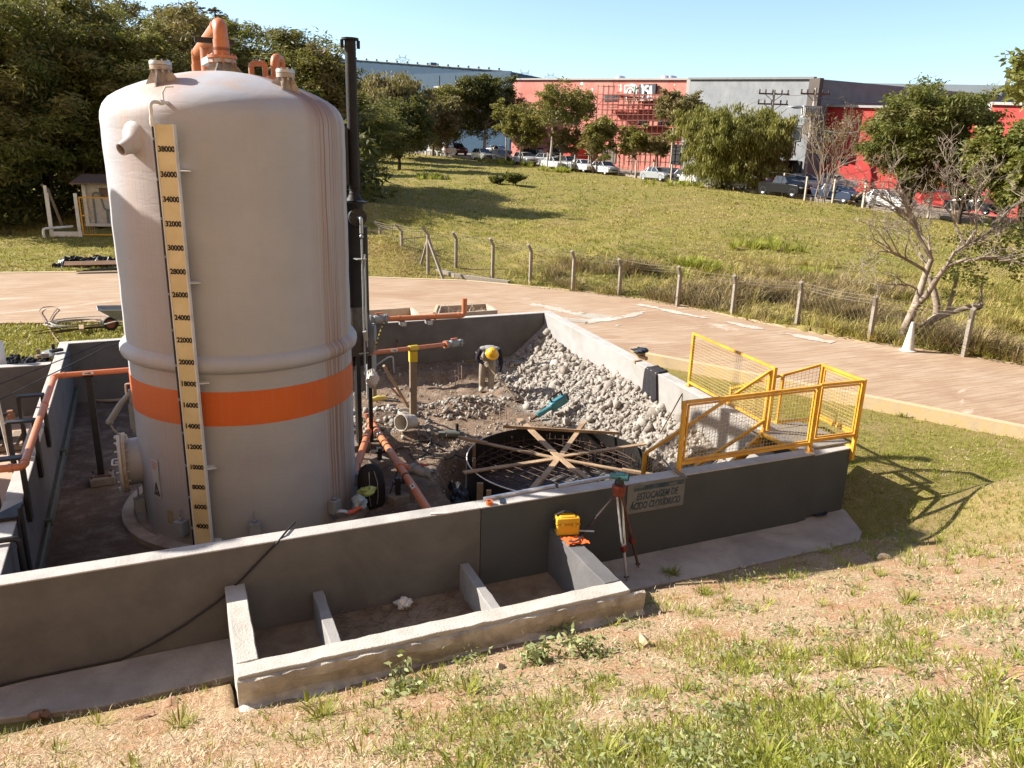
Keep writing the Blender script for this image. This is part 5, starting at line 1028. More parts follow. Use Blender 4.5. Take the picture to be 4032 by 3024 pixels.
# ================================================================ THINGS on the right wall
a, b = gz(1433, 940, .25), None; q = gz(1425, 938, .3); tp_ = gd(1474, 850, hd(gz(1430, 930, .3))-.4); mb = MB(); mb.tube([q, tp_, tp_+Vector((.02, 0, -.30))], .011, 6); tag(mb.build('bent_bar', RUSTY), 'rusty bent steel bar sticking up out of the rubble by the railing', 'bar')
q = gz(1385, 776, HT); mb = MB(); mb.box(q+Vector((.02, -.02, .035)), (.09, .20, .07), rz=.3); mb.box(q+Vector((.10, .1, .05)), (.05, .28, .06), rz=-.35); mb.box(q+Vector((0, .05, .105)), (.22, .07, .05), rz=.1); mb.box(q+Vector((-.16, -.12, .0)), (.20, .05, .05), rz=.2)
tag(mb.build('wood_blocks', WOOD, smooth=0, bevel=.003), 'bundle of short timber blocks propped on the sunlit right wall', 'blocks')
rag('dark_gloves', q+Vector((-.02, .05, .18)), (.17, .12, .06), M('dark_blue_cloth', (.03, .035, .05), (.06, .07, .09), 15, .9, .3, 80), 'dark blue gloves bundled on the timber blocks', 2)
def jacket():
    # cloth strip lying over the wall top and hanging down its inner face
    A = gz(1418, 797, HT); k = 12; n = 10; vs = []; X = lambda y: 8.0+.077*y
    for i in range(k+1):
        u = i/k
        for j in range(n+1):
            v = j/n; y = A.y-.28+v*.46-.10*u; w = .018*math.sin(v*9+u*3)
            if u < .38: vs.append((X(y)+.27-.72*u*1.0+.0, y, HT+.012+abs(w)*1.1+.004*math.sin(u*20)))
            else: s = (u-.38)/.62; vs.append((X(y)-.012-abs(w)*1.5-.03*s, y+.10*s*(v-.5), HT+.01-s*.62*(1-.25*abs(v-.5))))
    return mesh_obj('jacket', vs, [(i*(n+1)+j, i*(n+1)+j+1, (i+1)*(n+1)+j+1, (i+1)*(n+1)+j) for i in range(k) for j in range(n)], CLOTHD, None, 60)
j = jacket(); s = j.modifiers.new('thick', 'SOLIDIFY'); s.thickness = .012; tag(j, 'black jacket draped over the sunlit right wall', 'jacket')
# ================================================================ DEMOLITION HAMMER
TLB = M('teal_tool_body', (.030, .155, .19), (.05, .205, .24), 7, .4, spec=.45); a = gz(1150, 905, -.20); b = gd(1216, 863, hd(a)+.35); a.z = max(a.z, zp(a.x, a.y)+.05); b.z = max(b.z, zp(b.x, b.y)+.13); d = (b-a).normalized(); b = a+d*.92; up_ = Vector((0, 0, 1)); sd = d.cross(up_).normalized(); up_ = sd.cross(d)
t = thing('demolition_hammer', 'teal and black electric demolition hammer lying on the rubble', 'demolition hammer', a); rot = Matrix((d, sd, up_)).transposed()
mb = MB(); mb.tube([a-d*.30-up_*.05, a-d*.02, a+d*.05], [.007, .013, .016], 8); mb.build('chisel_bit', RUSTY, t)
mb = MB(); mb.lathe([(.022, .0), (.032, .02), (.032, .12), (.042, .13)], a, d, 16); mb.build('tool_holder', RUSTY, t)
mb = MB(); mb.lathe([(.04, .11), (.062, .13), (.062, .18), (.052, .20), (.055, .44), (.07, .47), (.0001, .47)], a, d, 20); mb.build('barrel', TLB, t, 35)
mb = MB(); c = a+d*.66; mb.box(c, (.40, .17, .19), rot=rot); mb.build('motor_housing', TLB, t, 30, .04, 3)
mb = MB(); mb.box(c-sd*.06+d*.02-up_*.03, (.36, .10, .15), rot=rot); mb.cyl(c-sd*.02+d*.16, c-sd*.02+d*.25, .085, n=18); mb.build('black_cover', BLACK, t, 30, .02)
mb = MB(); mb.tube(fillet([c+d*.14+up_*.08, c+d*.16+up_*.20, c-d*.14+up_*.20, c-d*.12+up_*.08], .05), .020, 10); mb.build('grip', BLACK, t)
for k in (-.06, .08): mb = MB(); mb.box(c-sd*.115+d*k-up_*.0, (.05, .01, .035), rot=rot); mb.build('vent_label', WHITE, t, 0)
P = [c+d*.28, c+d*.45+up_*.12, c+d*.62+up_*.02, c+d*.6-sd*.3-up_*.1]; e0 = a+Vector((.35, -.25, 0)); P += [Vector((x, y, zp(x, y)+.04)) for x, y in ((b.x+.25, b.y-.3), (b.x-.1, b.y-.5), (a.x+.3, a.y-.3), (a.x+.1, a.y-.55))]
mb = MB(); mb.tube(fillet(P, .1, 4), .009, 6); mb.build('power_cord', M('grey_cord', (.20, .19, .18), (.26, .25, .24)), t)
q = gz(981, 953, -.3); q.z = zp(q.x, q.y)+.08
t = thing('electric_motor', 'small grey green electric motor lying on the broken slab left of the round form', 'motor', q); GG = M('grey_green_motor', (.085, .105, .095), (.13, .15, .135), 6, .5)
mb = MB(); mb.cyl(q+Vector((-.13, .05, 0)), q+Vector((.10, -.04, 0)), .075, n=18); mb.cyl(q+Vector((.10, -.04, 0)), q+Vector((.17, -.07, 0)), .05, n=14); mb.build('body', GG, t); mb = MB(); mb.box(q+Vector((.05, -.02, .13)), (.05, .05, .16)); mb.build('lever', BLACK, t, 0, .004)
mb = MB(); mb.box(q+Vector((-.22, .06, .0)), (.14, .11, .10), rz=-.3); mb.build('switch_box', GG, t, 0, .01)
def floor_cable(name, pix, z, r, mat, label, lift=.012):
    P = []
    for a, b in pix: c = gz(a, b, z); P.append(Vector((c.x, c.y, max(zp(c.x, c.y), -.45)+lift+r)))
    m_ = MB(); m_.tube(fillet(P, .2, 5), r, 6); return tag(m_.build(name, mat), label, 'cable')
floor_cable('floor_cable', [(972, 950), (990, 962), (985, 984), (960, 1002), (925, 990), (900, 975), (908, 960), (935, 972), (960, 985), (1010, 982), (1022, 978)], -.33, .012, RUBBER, 'black cable looping from the small motor over the broken slab')
floor_cable('floor_cable', [(897, 925), (915, 945), (935, 960), (925, 985), (895, 1002), (880, 985), (895, 968), (930, 967), (965, 972)], -.3, .012, RUBBER, 'black cable winding in loops from the timber prop across the slab')
floor_cable('floor_cable', [(858, 1000), (845, 985), (858, 972), (900, 973)], -.25, .010, RUBBER, 'thin dark cable between the drain pipe stand and the cable loops')
c0 = A0+da*(ln*.555)+Vector((0, 0, .07)); c1 = gz(838, 1080, -.2); mb = MB(); mb.tube([c0, c0+Vector((-.06, -.03, -.16)), c0*.5+c1*.5+Vector((0, 0, .0)), c1], .011, 6); tag(mb.build('hanging_cable', RUBBER), 'black cable hanging from the drain pipe beside the backpack', 'cable')
# poles leaning by the timber prop
a, b = gz(905-10, 900, -.25), gd(829, 790, 14.2); mb = MB(); mb.tube([a, b], .028, 8); tag(mb.build('wooden_pole', WOOD), 'round wooden pole leaning towards the black column left of the buckets', 'pole')
a, b = gz(853, 865, -.1), gd(838, 845, 13.3); a = gz(877, 872, -.22); b = gz(846, 838, .05); mb = MB(); mb.tube([a, b], .02, 8); tag(mb.build('rusty_pipe', M('rusty_orange_pipe', (.30, .13, .06), (.40, .19, .10), 9, .8)), 'short rusty orange pipe lying by the wooden pole', 'pipe')
a = gz(835, 765, 0.0); mb = MB(); w = gy(838, 750, 10.05); mb.tube(fillet([gz(812, 790, .1), Vector((w.x-.1, 9.6, .35)), Vector((w.x+.0, 9.6, .35)), Vector((w.x+.02, 9.6, -.05))], .06), .022, 8); tag(mb.build('water_pipe', GALV), 'thin grey pipe bent down in front of the back wall', 'pipe')
w0, w1, w2 = gy(812, 768, 10.1), gy(853, 760, 10.1), gy(857, 735, 10.1); mb = MB(); mb.tube(fillet([w0, w1, w2], .03), .014, 6); mb.ball(w2+Vector((0, -.04, 0)), .035); tag(mb.build('tap_pipe', RUSTY), 'rusty tap and thin pipe fixed on the stained back wall', 'tap')
q = gz(818, 866, -.2); q = gz(816, 868, -.15); t = thing('yellow_tool', 'small yellow power tool lying in the rubble near the channel posts', 'tool', q); mb = MB(); mb.tube([q+Vector((-.2, -.02, .05)), q+Vector((.0, .02, .07)), q+Vector((.18, .05, .06))], [.04, .06, .045], 10); mb.build('body', M('dusty_yellow', (.62, .46, .08), (.70, .56, .16), 9, .6), t); mb = MB(); mb.tube([q+Vector((.18, .05, .06)), q+Vector((.32, .02, .03)), q+Vector((.45, -.05, .03))], .01, 6); mb.build('cord', BLACK, t)

# ================================================================ PEOPLE
SHIRT = M('grey_shirt', (.26, .255, .26), (.33, .32, .32), 18, .95, .4, 60); NAVY = M('navy_sleeve', (.014, .014, .026), (.026, .025, .04), 18, .95, .4, 60)
KHAKI = M('dusty_khaki', (.25, .205, .155), (.34, .28, .22), 9, .95, .5, 40, stain=(.42, .36, .29), sscale=6); SKIN = M('tanned_skin', (.24, .11, .065), (.30, .15, .09), 9, .6); BOOT = M('dusty_boot', (.36, .31, .26), (.46, .41, .35), 9, .9, .4, 60); GLOVE = M('cream_glove', (.50, .44, .35), (.60, .54, .45), 18, .95, .4, 80)
HELMET = M('yellow_helmet', (.74, .40, .012), (.80, .46, .02), 8, .28, spec=.55)
def body_mesh(name, pts, rad, edges, parts, parent, levels=2):
    """skinned skeleton; parts: list of (material, list of joint names) for the nearest bone"""
    names = list(pts); idx = {n: i for i, n in enumerate(names)}; me = bpy.data.meshes.new(name)
    me.from_pydata([pts[n] for n in names], [(idx[a], idx[b]) for a, b in edges], []); o = bpy.data.objects.new(name, me); COL.objects.link(o)
    sk = o.modifiers.new('skin', 'SKIN'); sk.use_smooth_shade = True; sk.branch_smoothing = .4
    for i, n in enumerate(names):
        r = rad[n]; r = r if isinstance(r, tuple) else (r, r); v = me.skin_vertices[0].data[i]; v.radius = r; v.use_root = (i == 0)
    sb = o.modifiers.new('subdiv', 'SUBSURF'); sb.levels = levels; sb.render_levels = levels
    dg = bpy.context.evaluated_depsgraph_get(); me2 = bpy.data.meshes.new_from_object(o.evaluated_get(dg)); bpy.data.objects.remove(o)
    segs = [(V3(pts[a]), V3(pts[b]), k) for k, (m_, es) in enumerate(parts) for a, b in es]
    for m_, _ in parts: me2.materials.append(m_)
    for p in me2.polygons:
        best = None
        for a, b, k in segs:
            t_ = max(0, min(1, (p.center-a).dot(b-a)/max(1e-9, (b-a).length_squared))); dd = (p.center-(a+(b-a)*t_)).length
            if best is None or dd < best[0]: best = (dd, k)
        p.material_index = best[1]
    me2.polygons.foreach_set('use_smooth', [True]*len(me2.polygons)); o2 = bpy.data.objects.new(name, me2); COL.objects.link(o2); o2.parent = parent
    q = root_loc(parent); me2.transform(Matrix.Translation(-q)); return o2
WO = gz(1051.5, 867, -.50); vdir = Vector((WO.x-CAM.x, WO.y-CAM.y, 0)).normalized(); E1 = Vector((vdir.y, -vdir.x, 0)); FW = -vdir
wz = zp(WO.x, WO.y); WO.z = wz
def W(a, b, z): return WO+E1*a+FW*b+Vector((0, 0, z))
worker = thing('person', 'worker in a yellow helmet bending forward with a hoe in the pit', 'person', WO)
J = dict(pelvis=W(.0, -.04, .86), belly=W(.01, .08, .95), chest=W(.03, .24, 1.05), neckb=W(.05, .37, 1.10), neck=W(.07, .45, 1.09), head=W(.09, .56, 1.05),
         hl=W(-.10, -.02, .82), kl=W(-.115, .06, .45), al=W(-.125, -.01, .09), tl=W(-.14, .16, .04), hr=W(.10, -.02, .82), kr=W(.095, .07, .45), ar=W(.085, .0, .09), tr=W(.10, .17, .04),
         sl=W(-.15, .33, 1.10), el=W(-.24, .37, .86), wl=W(-.06, .43, .77), pl=W(-.02, .44, .755), sr=W(.24, .32, 1.09), er=W(.30, .42, .82), wr=W(.275, .50, .60), pr=W(.262, .53, .53))
RD = dict(pelvis=(.165, .12), belly=(.15, .115), chest=(.175, .125), neckb=(.12, .085), neck=.055, head=.088, hl=.105, kl=.085, al=.07, tl=.05, hr=.105, kr=.085, ar=.07, tr=.05, sl=.075, el=.058, wl=.042, pl=.045, sr=.075, er=.058, wr=.042, pr=.045)
EG = [('pelvis', 'belly'), ('belly', 'chest'), ('chest', 'neckb'), ('neckb', 'neck'), ('neck', 'head'), ('pelvis', 'hl'), ('hl', 'kl'), ('kl', 'al'), ('al', 'tl'), ('pelvis', 'hr'), ('hr', 'kr'), ('kr', 'ar'), ('ar', 'tr'), ('neckb', 'sl'), ('sl', 'el'), ('el', 'wl'), ('wl', 'pl'), ('neckb', 'sr'), ('sr', 'er'), ('er', 'wr'), ('wr', 'pr')]
PT = [(SHIRT, [('belly', 'chest'), ('chest', 'neckb'), ('neckb', 'sl'), ('neckb', 'sr')]), (NAVY, [('sl', 'el'), ('el', 'wl'), ('sr', 'er'), ('er', 'wr')]), (KHAKI, [('pelvis', 'belly'), ('pelvis', 'hl'), ('hl', 'kl'), ('kl', 'al'), ('pelvis', 'hr'), ('hr', 'kr'), ('kr', 'ar')]), (SKIN, [('neck', 'head')]), (BOOT, [('al', 'tl'), ('ar', 'tr')]), (GLOVE, [('wl', 'pl'), ('wr', 'pr')])]
body = body_mesh('body', J, RD, EG, PT, worker)
def hand(c, axis, across, parent, s=1.0):
    """gloved fingers curled round a handle with direction axis"""
    axis = axis.normalized(); across = (across-axis*across.dot(axis)).normalized(); n = axis.cross(across); mb = MB()
    for k, L in enumerate((.9, 1.0, .96, .82)):
        o = c+axis*(.022*(k-1.5)*s); pts = [o+(across*math.cos(a)+n*math.sin(a))*(.034*s*(1+.12*(L-.9)*10*0)) for a in np.linspace(.2, 4.2*L, 7)]; mb.tube(pts, [.0105*s]*5+[.0095*s, .007*s], 6)
    th = [c+across*.03*s-axis*.05*s, c+across*.036*s-axis*.02*s-n*.02*s, c+n*-.036*s+axis*.012*s]; mb.tube(th, [.013*s, .012*s, .008*s], 6)
    return mb.build('glove', GLOVE, parent, 60)
H0, H1 = W(-.27, .34, 1.03), W(.66, .76, .07); hx = (H1-H0).normalized(); hand(H0+hx*((J['pl']-H0).dot(hx)), hx, Vector((0, 0, 1))+FW*.2, worker, 1.15); hand(H0+hx*((J['pr']-H0).dot(hx)), hx, Vector((0, 0, 1))+FW*.2, worker, 1.15)
hc = J['head']; hup = (FW*.62+Vector((0, 0, .62))+E1*.18).normalized(); mb = MB()
mb.lathe([(.118, -.005), (.132, -.010), (.134, .0), (.118, .010), (.116, .04), (.10, .085), (.065, .115), (.03, .126), (.0001, .128)], hc+hup*.02, hup, 32); hel = mb.build('helmet', HELMET, worker, 50)
fx = (Vector((0, 0, -.75))+FW*.55+E1*.1); fx = (fx-hup*fx.dot(hup)).normalized(); mb = MB()
for o in (-.03, 0, .03):
    sx_ = hup.cross(fx)*o; mb.tube([hc+hup*(.02+z)+fx*y+sx_ for y, z in ((-.10, .06), (-.065, .105), (0, .134-abs(o)*.25), (.065, .105), (.10, .06))], .008, 6)
mb.build('helmet_ridge', HELMET, hel, 50)
mb = MB(); mb.lathe([(.09, -.004), (.125, -.006), (.155, .0), (.15, .006), (.11, .012)], hc+hup*.015+fx*.02, hup, 28, 0, 2*math.pi); mb.build('brim', HELMET, hel, 50)
fz = -hup; fc = hc+fz*.03+fx*.02                     # face looks down at the hoe
face = MB(); f0 = hc+fx*.088-hup*.02; sv = hup.cross(fx)
face.ball(f0-hup*.02, (.016, .016, .02), 8, 6); face.ball(f0-hup*.055+fx*-.012, (.02, .008, .006), 8, 5)
for e in (-1, 1): face.ball(f0+sv*e*.03+hup*.005-fx*.01, (.011, .008, .007), 8, 5); face.ball(hc+sv*e*.088-hup*.02, (.012, .02, .028), 8, 5)
face.build('face_features', SKIN, worker, 60)
hoe = thing('hoe', 'long handled hoe held by the worker with its blade on the ground', 'hoe', H1); mb = MB(); mb.tube([H0, H1], [.019, .021], 10); mb.build('handle', M('pale_wood_handle', (.42, .30, .19), (.52, .39, .26), 9, .7), hoe); mb = MB(); c = H1+hx*.03; mb.lathe([(.0001, 0), (.11, .0), (.125, .012), (.11, .02), (.0001, .02)], c-Vector((0, 0, .03)), (hx*-.35+Vector((0, 0, 1))-FW*.35), 20); mb.tube([H1-hx*.06, H1+hx*.03], .03, 10); mb.build('blade', RUSTY, hoe, 35)
# ================================================================ YARD behind the walls
def bin_(poly, z0, z1, th, mat, label, name='concrete_bin'):
    t = thing(name, label, 'bin', (poly[0][0], poly[0][1], z0), 'low concrete bins behind the back wall'); n = len(poly); c = sum((Vector(p) for p in poly), Vector((0, 0)))/n
    for i in range(n):
        a, b = Vector(poly[i]), Vector(poly[(i+1) % n]); ai, bi = a+(c-a).normalized()*th*1.4, b+(c-b).normalized()*th*1.4; mb = MB(); mb.prism([tuple(a), tuple(b), tuple(bi), tuple(ai)], z0, z1); mb.build('side', mat, t, 0, .006)
    return t
BINC = M('bin_concrete', (.46, .37, .28), (.55, .46, .36), 4, .95, .4, 40, stain=(.34, .25, .18))
bin_([(3.6, 10.54), (5.50, 10.60), (5.60, 11.62), (3.6, 11.5)], .70, 1.10, .07, BINC, 'low concrete bin with clean walls behind the pit wall, nearest the column')
t = bin_([(5.92, 10.62), (7.62, 10.68), (7.72, 11.62), (6.30, 11.64)], .70, 1.10, .07, BINC, 'low concrete bin holding dry twigs behind the pit wall')
mb = MB(); a, b = Vector((5.88, 10.66, 1.115)), Vector((6.29, 11.66, 1.115)); mb.beam(a, b, .07, .035); mb.build('yellow_rim', KERBY, t, 0)
def twigs(name, c, rx, ry, n, L, mat, label, seed):
    rd = random.Random(seed); mb = MB()
    for _ in range(n):
        p = Vector((c[0]+rd.uniform(-rx, rx), c[1]+rd.uniform(-ry, ry), c[2]+rd.uniform(0, .1))); d = Vector((rd.uniform(-1, 1), rd.uniform(-1, 1), rd.uniform(-.1, .8))).normalized()*L*rd.uniform(.5, 1); q = p+d*.5+Vector((rd.uniform(-.05, .05), rd.uniform(-.05, .05), .03)); mb.tube([p, q, p+d], [.010, .008, .003], 4, False)
    return tag(mb.build(name, mat), label, 'twigs', kind='stuff')
TWIG = M('pale_dry_twig', (.42, .33, .24), (.56, .47, .37), 9, .9)
twigs('twig_heap', (6.9, 11.1, .82), .45, .3, 90, .5, TWIG, 'dry twigs and prunings heaped in the concrete bin', 3)
mb = MB(); mb.prism([(6.1, 10.75), (7.55, 10.78), (7.62, 11.5), (6.4, 11.52)], .70, .86); tag(mb.build('bin_rubbish', M('dark_litter', (.09, .065, .05), (.18, .13, .10), 9, 1), smooth=0), 'dark litter filling the second concrete bin', 'rubbish', kind='stuff')
# wheelbarrow
q = gz(265, 712, .70); wb = thing('wheelbarrow', 'grey wheelbarrow with a black tyred wheel, on the lawn left of the tank', 'wheelbarrow', q); x_ = Vector((1, .12, 0)).normalized(); y_ = Vector((-x_.y, x_.x, 0))
def Wb(a, b, c): return q+x_*a+y_*b+Vector((0, 0, c))
mb = MB(); T = [(-.48, -.30, .56), (.52, -.33, .50), (.52, .33, .50), (-.48, .30, .56)]; B = [(-.12, -.18, .28), (.32, -.20, .27), (.32, .20, .27), (-.12, .18, .28)]; vs = [Wb(*p) for p in T+B]+[Wb(p[0]*.97, p[1]*.95, p[2]) for p in T]+[Wb(p[0], p[1]*.95, p[2]+.015) for p in B]
mb.add(vs, [(0, 1, 5, 4), (1, 2, 6, 5), (2, 3, 7, 6), (3, 0, 4, 7), (4, 5, 6, 7), (8, 12, 13, 9), (9, 13, 14, 10), (10, 14, 15, 11), (11, 15, 12, 8), (12, 15, 14, 13), (0, 8, 9, 1), (1, 9, 10, 2), (2, 10, 11, 3), (3, 11, 8, 0)]); mb.build('tray', GREYP, wb, 25)
mb = MB(); mb.tube([Wb(*p) for p in T]+[Wb(*T[0])], .012, 6); mb.build('tray_rim', GALV, wb)
mb = MB(); mb.lathe([(.10, -.04), (.155, -.04), (.17, -.02), (.17, .02), (.155, .04), (.10, .04)], Wb(-.24, 0, .17), y_, 24); w_ = mb.build('wheel', RUBBER, wb, 50); mb = MB(); mb.lathe([(.0001, -.03), (.10, -.045), (.10, .045), (.0001, .03)], Wb(-.24, 0, .17), y_, 20); mb.build('rim', M('wheel_red', (.25, .06, .04), (.32, .10, .06), 8, .6), w_)
for e in (-1, 1): mb = MB(); mb.tube(fillet([Wb(-.38, e*.06, .17), Wb(-.05, e*.20, .27), Wb(.35, e*.24, .27), Wb(.95, e*.26, .48)], .1), .016, 8); mb.build('frame_tube', GALV, wb); mb = MB(); mb.tube(fillet([Wb(.15, e*.22, .27), Wb(.30, e*.24, .0), Wb(.45, e*.24, .0), Wb(.55, e*.24, .30)], .06), .014, 8); mb.build('leg', GALV, wb)
t = thing('power_tool', 'blue and black tool lying in the wheelbarrow', 'tool', Wb(.3, 0, .45)); mb = MB(); mb.tube([Wb(.1, -.05, .40), Wb(.30, 0, .46), Wb(.48, .05, .50)], [.03, .07, .05], 10); mb.build('body', TLB, t); mb = MB(); mb.tube(fillet([Wb(.34, 0, .50), Wb(.36, 0, .66), Wb(.48, .03, .62), Wb(.48, .04, .52)], .05), .025, 8); mb.build('handle', BLACK, t)
# wire coil, bars, sticks on the near lawn
q = gz(170, 702, .72); mb = MB(); rd = random.Random(4)
for k in range(7): r = rd.uniform(.52, .72); ph = rd.uniform(0, 6); mb.tube([(q.x+.0+r*math.cos(a)*1.0+.05*rd.uniform(-1, 1), q.y+r*.75*math.sin(a), .73+.025*k*.5+.05*max(0, math.sin(a*1.5+ph))) for a in np.linspace(ph, ph+6.1, 26)], .010, 5, False)
tag(mb.build('wire_coil', M('pale_wire', (.30, .27, .23), (.45, .41, .36), 12, .6)), 'loose coil of pale wire lying at the road edge', 'coil')
mb = MB(); q0, q1 = gz(100, 722, .72), gz(243, 706, .72)
for k in range(6): o = Vector((rd.uniform(-.3, .3), rd.uniform(-.18, .18), .012*k)); mb.tube([q0+o, (q0+q1)/2+o+Vector((0, 0, .03)), q1+o*Vector((1, 1, 1)).x if False else q1+o], .010, 5)
tag(mb.build('rebar_bundle', M('dark_rusty_bar', (.06, .035, .022), (.10, .06, .04), 12, .8)), 'bundle of dark rusty bars lying on the lawn behind the wall', 'bars')
q = gz(177, 716, .72); mb = MB(); mb.box(q+Vector((0, 0, .08)), (.10, .45, .07), rz=.1); tag(mb.build('timber_block', WOOD, smooth=0, bevel=.004), 'short timber block under the bundle of bars', 'block')
mb = MB(); P = [gz(a, b, .73) for a, b in ((130, 742), (118, 728), (104, 708), (92, 690), (84, 672), (95, 664), (118, 663), (125, 667), (116, 676), (108, 690))]; 
for i, p in enumerate(P): p.z += (0, 0, .02, .05, .02, .01, .01, .01, .0, .0)[i]
mb.tube(fillet(P, .3), .012, 5); tag(mb.build('bent_wire', M('rope_brown', (.20, .12, .08), (.30, .19, .13), 12, .8)), 'long bent wire looping from the lawn over the road edge', 'wire')
P = []; S = []; r = np.random.default_rng(8)
for _ in range(420): c = gz(r.uniform(-20, 112), 772+r.normal()*4, .75); P.append((c.x, 8.95+r.uniform(0, .75), .74+.22*r.random()*math.exp(-abs(c.x+3.2)))); S.append(.03+.05*r.random())
tag(rocks('gravel_heap', np.array(P), S, rock_material('black_gravel', (.015, .015, .018), (.03, .03, .034), (.06, .06, .065)), 3), 'ridge of black gravel behind the neighbouring basin wall', 'gravel', kind='stuff')
q = gz(118, 763, .93); t = thing('round_cover', 'grey round cover lying on the black gravel', 'lid', q); mb = MB(); mb.lathe([(.0001, .05), (.2, .05), (.25, .0), (.25, -.03)], q, n=20); mb.build('dome', GREYP, t)
# things in the neighbouring basin
q = gz(20, 960, .08); t = thing('timber_pallet', 'small timber pallet with a dark pump on the neighbouring basin floor', 'pallet', q)
for k in range(4): mb = MB(); mb.box(q+Vector((-.3+.2*k, 0, .10)), (.12, .7, .03)); mb.build('board', WOODG, t, 0)
for k in (-.3, .3): mb = MB(); mb.box(q+Vector((0, k, .04)), (.8, .08, .08)); mb.build('bearer', WOODG, t, 0)
mb = MB(); mb.cyl(q+Vector((-.35, 0, .25)), q+Vector((.05, 0, .25)), .13, n=18); t2 = tag(mb.build('pump', BLACK), 'dark cylindrical pump on the small pallet at the left edge', 'pump')
q = gz(6, 890, .9); mb = MB(); mb.cyl((q.x, q.y, .06), (q.x-.1, q.y, 2.2), .03, n=10); tag(mb.build('white_pipe', WHITE), 'thin white upright pipe at the left edge', 'pipe')
q = gz(22, 893, .6); t = thing('tap_pipe', 'dark pipe with a brown cap sticking in from the left edge', 'pipe', q); mb = MB(); mb.tube([q+Vector((-1, -.3, -.02)), q], .03, 8); mb.build('pipe', BLACK, t); mb = MB(); mb.lathe([(.05, -.02), (.065, .0), (.065, .08), (.045, .10), (.045, .14), (.0001, .14)], q+Vector((0, 0, -.09)), n=14); mb.build('cap', M('brown_cap', (.25, .11, .06), (.33, .16, .09), 8, .6), t)
q = gz(-2, 760, 1.2); t = thing('white_drum', 'white plastic drum cut by the left edge', 'drum', (q.x, q.y, 0)); mb = MB(); mb.lathe([(.12, .7), (.14, .8), (.14, 1.35), (.08, 1.45), (.08, 1.55), (.0001, 1.55)], (q.x-.05, q.y, 0), n=20); mb.build('body', WHITE, t)
# traffic cone
q = gz(1961, 758, .70); t = thing('traffic_cone', 'faded white traffic cone on the road edge by the dead tree', 'traffic cone', q); CONE = M('faded_cone', (.66, .61, .55), (.74, .69, .63), 6, .6, stain=(.60, .50, .42), sscale=5)
mb = MB(); mb.lathe([(.15, .03), (.135, .06), (.035, .70), (.028, .72), (.018, .72), (.018, .60)], q, n=28); mb.build('body', CONE, t, 40); mb = MB(); mb.lathe([(.0001, 0), (.19, 0), (.20, .015), (.17, .035), (.14, .04), (.0001, .04)], q, n=12); mb.build('base', CONE, t, 30)
# ================================================================ NEAR FENCE
FB = [(822, 541), (868, 568), (925, 592), (985, 582), (1064, 600), (1145, 614), (1237, 628), (1337, 640), (1463, 663), (1581, 683), (1721, 700), (1877, 740), (2081, 772)]; FT = [(820, 478), (864, 484), (921, 490), (983, 500), (1062, 513), (1143, 526), (1235, 540), (1336, 557), (1468, 573), (1590, 592), (1728, 618), (1888, 645), (2098, 675)]
FL = ['fence post deepest in the shade behind the column', 'post half hidden behind the upper end of the pipe gate', 'braced post with two raking struts where the fence turns', 'first plain post right of the braced post', 'second plain post right of the braced post', 'third plain post right of the braced post', 'fence post behind the pale lime spill, above the pit corner', 'post directly above the tall rubble corner', 'post left of the bushy bank beyond the road', 'post in front of the dark bank of dead grass', 'post beyond the tall yellow panel, below the dead tree crown', 'leaning post just left of the dead tree trunk', 'leaning post right of the traffic cone']
heads = []; feet = []
for i, (b, tp2) in enumerate(zip(FB, FT)):
    q = gz(*b, .68); q.z = zg(q.x, q.y)-.0; h = max(1.25, up(*tp2, q).z-.66); lean = Vector((.0, 0, 0)); t = thing('fence_post', 'weathered concrete '+FL[i], 'fence post', q, 'concrete fence posts along the road'); mb = MB()
    dirn = (Vector((-.80, -.6, 0)) if i > 2 else Vector((-.75, .35, 0))).normalized(); z1 = .66+h-.26
    mb.beam((q.x, q.y, q.z-.3), (q.x, q.y, z1), .105, .095, up=(0, 1, 0)); mb.build('shaft', POSTC, t, 0, .006); e = Vector((q.x, q.y, z1))+dirn*.24+Vector((0, 0, .25)); mb = MB(); mb.beam((q.x, q.y, z1-.02), e, .095, .09, up=(0, 1, 0)); mb.build('angled_head', POSTC, t, 0, .006)
    heads.append(e); feet.append(Vector((q.x, q.y, z1)))
    if i == 2:
        for f in ((905, 578), (961, 603)): w = gz(*f, .68); mb = MB(); mb.beam((w.x, w.y, .5), (q.x, q.y, z1-.15), .09, .08); mb.build('raking_strut', POSTC, t, 0, .005)
FENCEW = M('old_fence_wire', (.22, .19, .16), (.30, .26, .22), 9, .7)
t = thing('wire_fence', 'rusty chain link and barbed wire strung between the concrete posts', 'fence', feet[5])
for k, fr in enumerate((.15, .5, .95)):
    mb = MB(); P = []
    for a, b in zip(heads, feet): P.append(b.lerp(a, fr))
    Q = []
    for a, b in zip(P[:-1], P[1:]): Q += [a, a.lerp(b, .5)+Vector((0, 0, -.05))]
    mb.tube(Q+[P[-1]], .006, 4, False); mb.build('barbed_wire', FENCEW, t)
mb = MB()
for a, b in zip(feet[:-1], feet[1:]):
    L = (b-a).length; nx = int(L/.14); h = a.z-.1-.75
    for i in range(-8, nx):
        for s in (1, -1):
            u0 = i/nx; u1 = (i+h/.14*.62)/nx
            if s < 0: u0, u1 = u1, u0
            z0, z1 = .74, a.z-.08
            def clip(u, o): return min(1, max(0, u))
            if (u0 < 0 and u1 < 0) or (u0 > 1 and u1 > 1): continue
            c0, c1 = clip(u0, 0), clip(u1, 0); f0 = (c0-u0)/(u1-u0); f1 = (c1-u0)/(u1-u0); p = a.lerp(b, c0); q = a.lerp(b, c1); mb.tube([(p.x, p.y, z0+(z1-z0)*f0), (q.x, q.y, z0+(z1-z0)*f1)], .0022, 3, False)
mb.build('chain_link', FENCEW, t, 0)
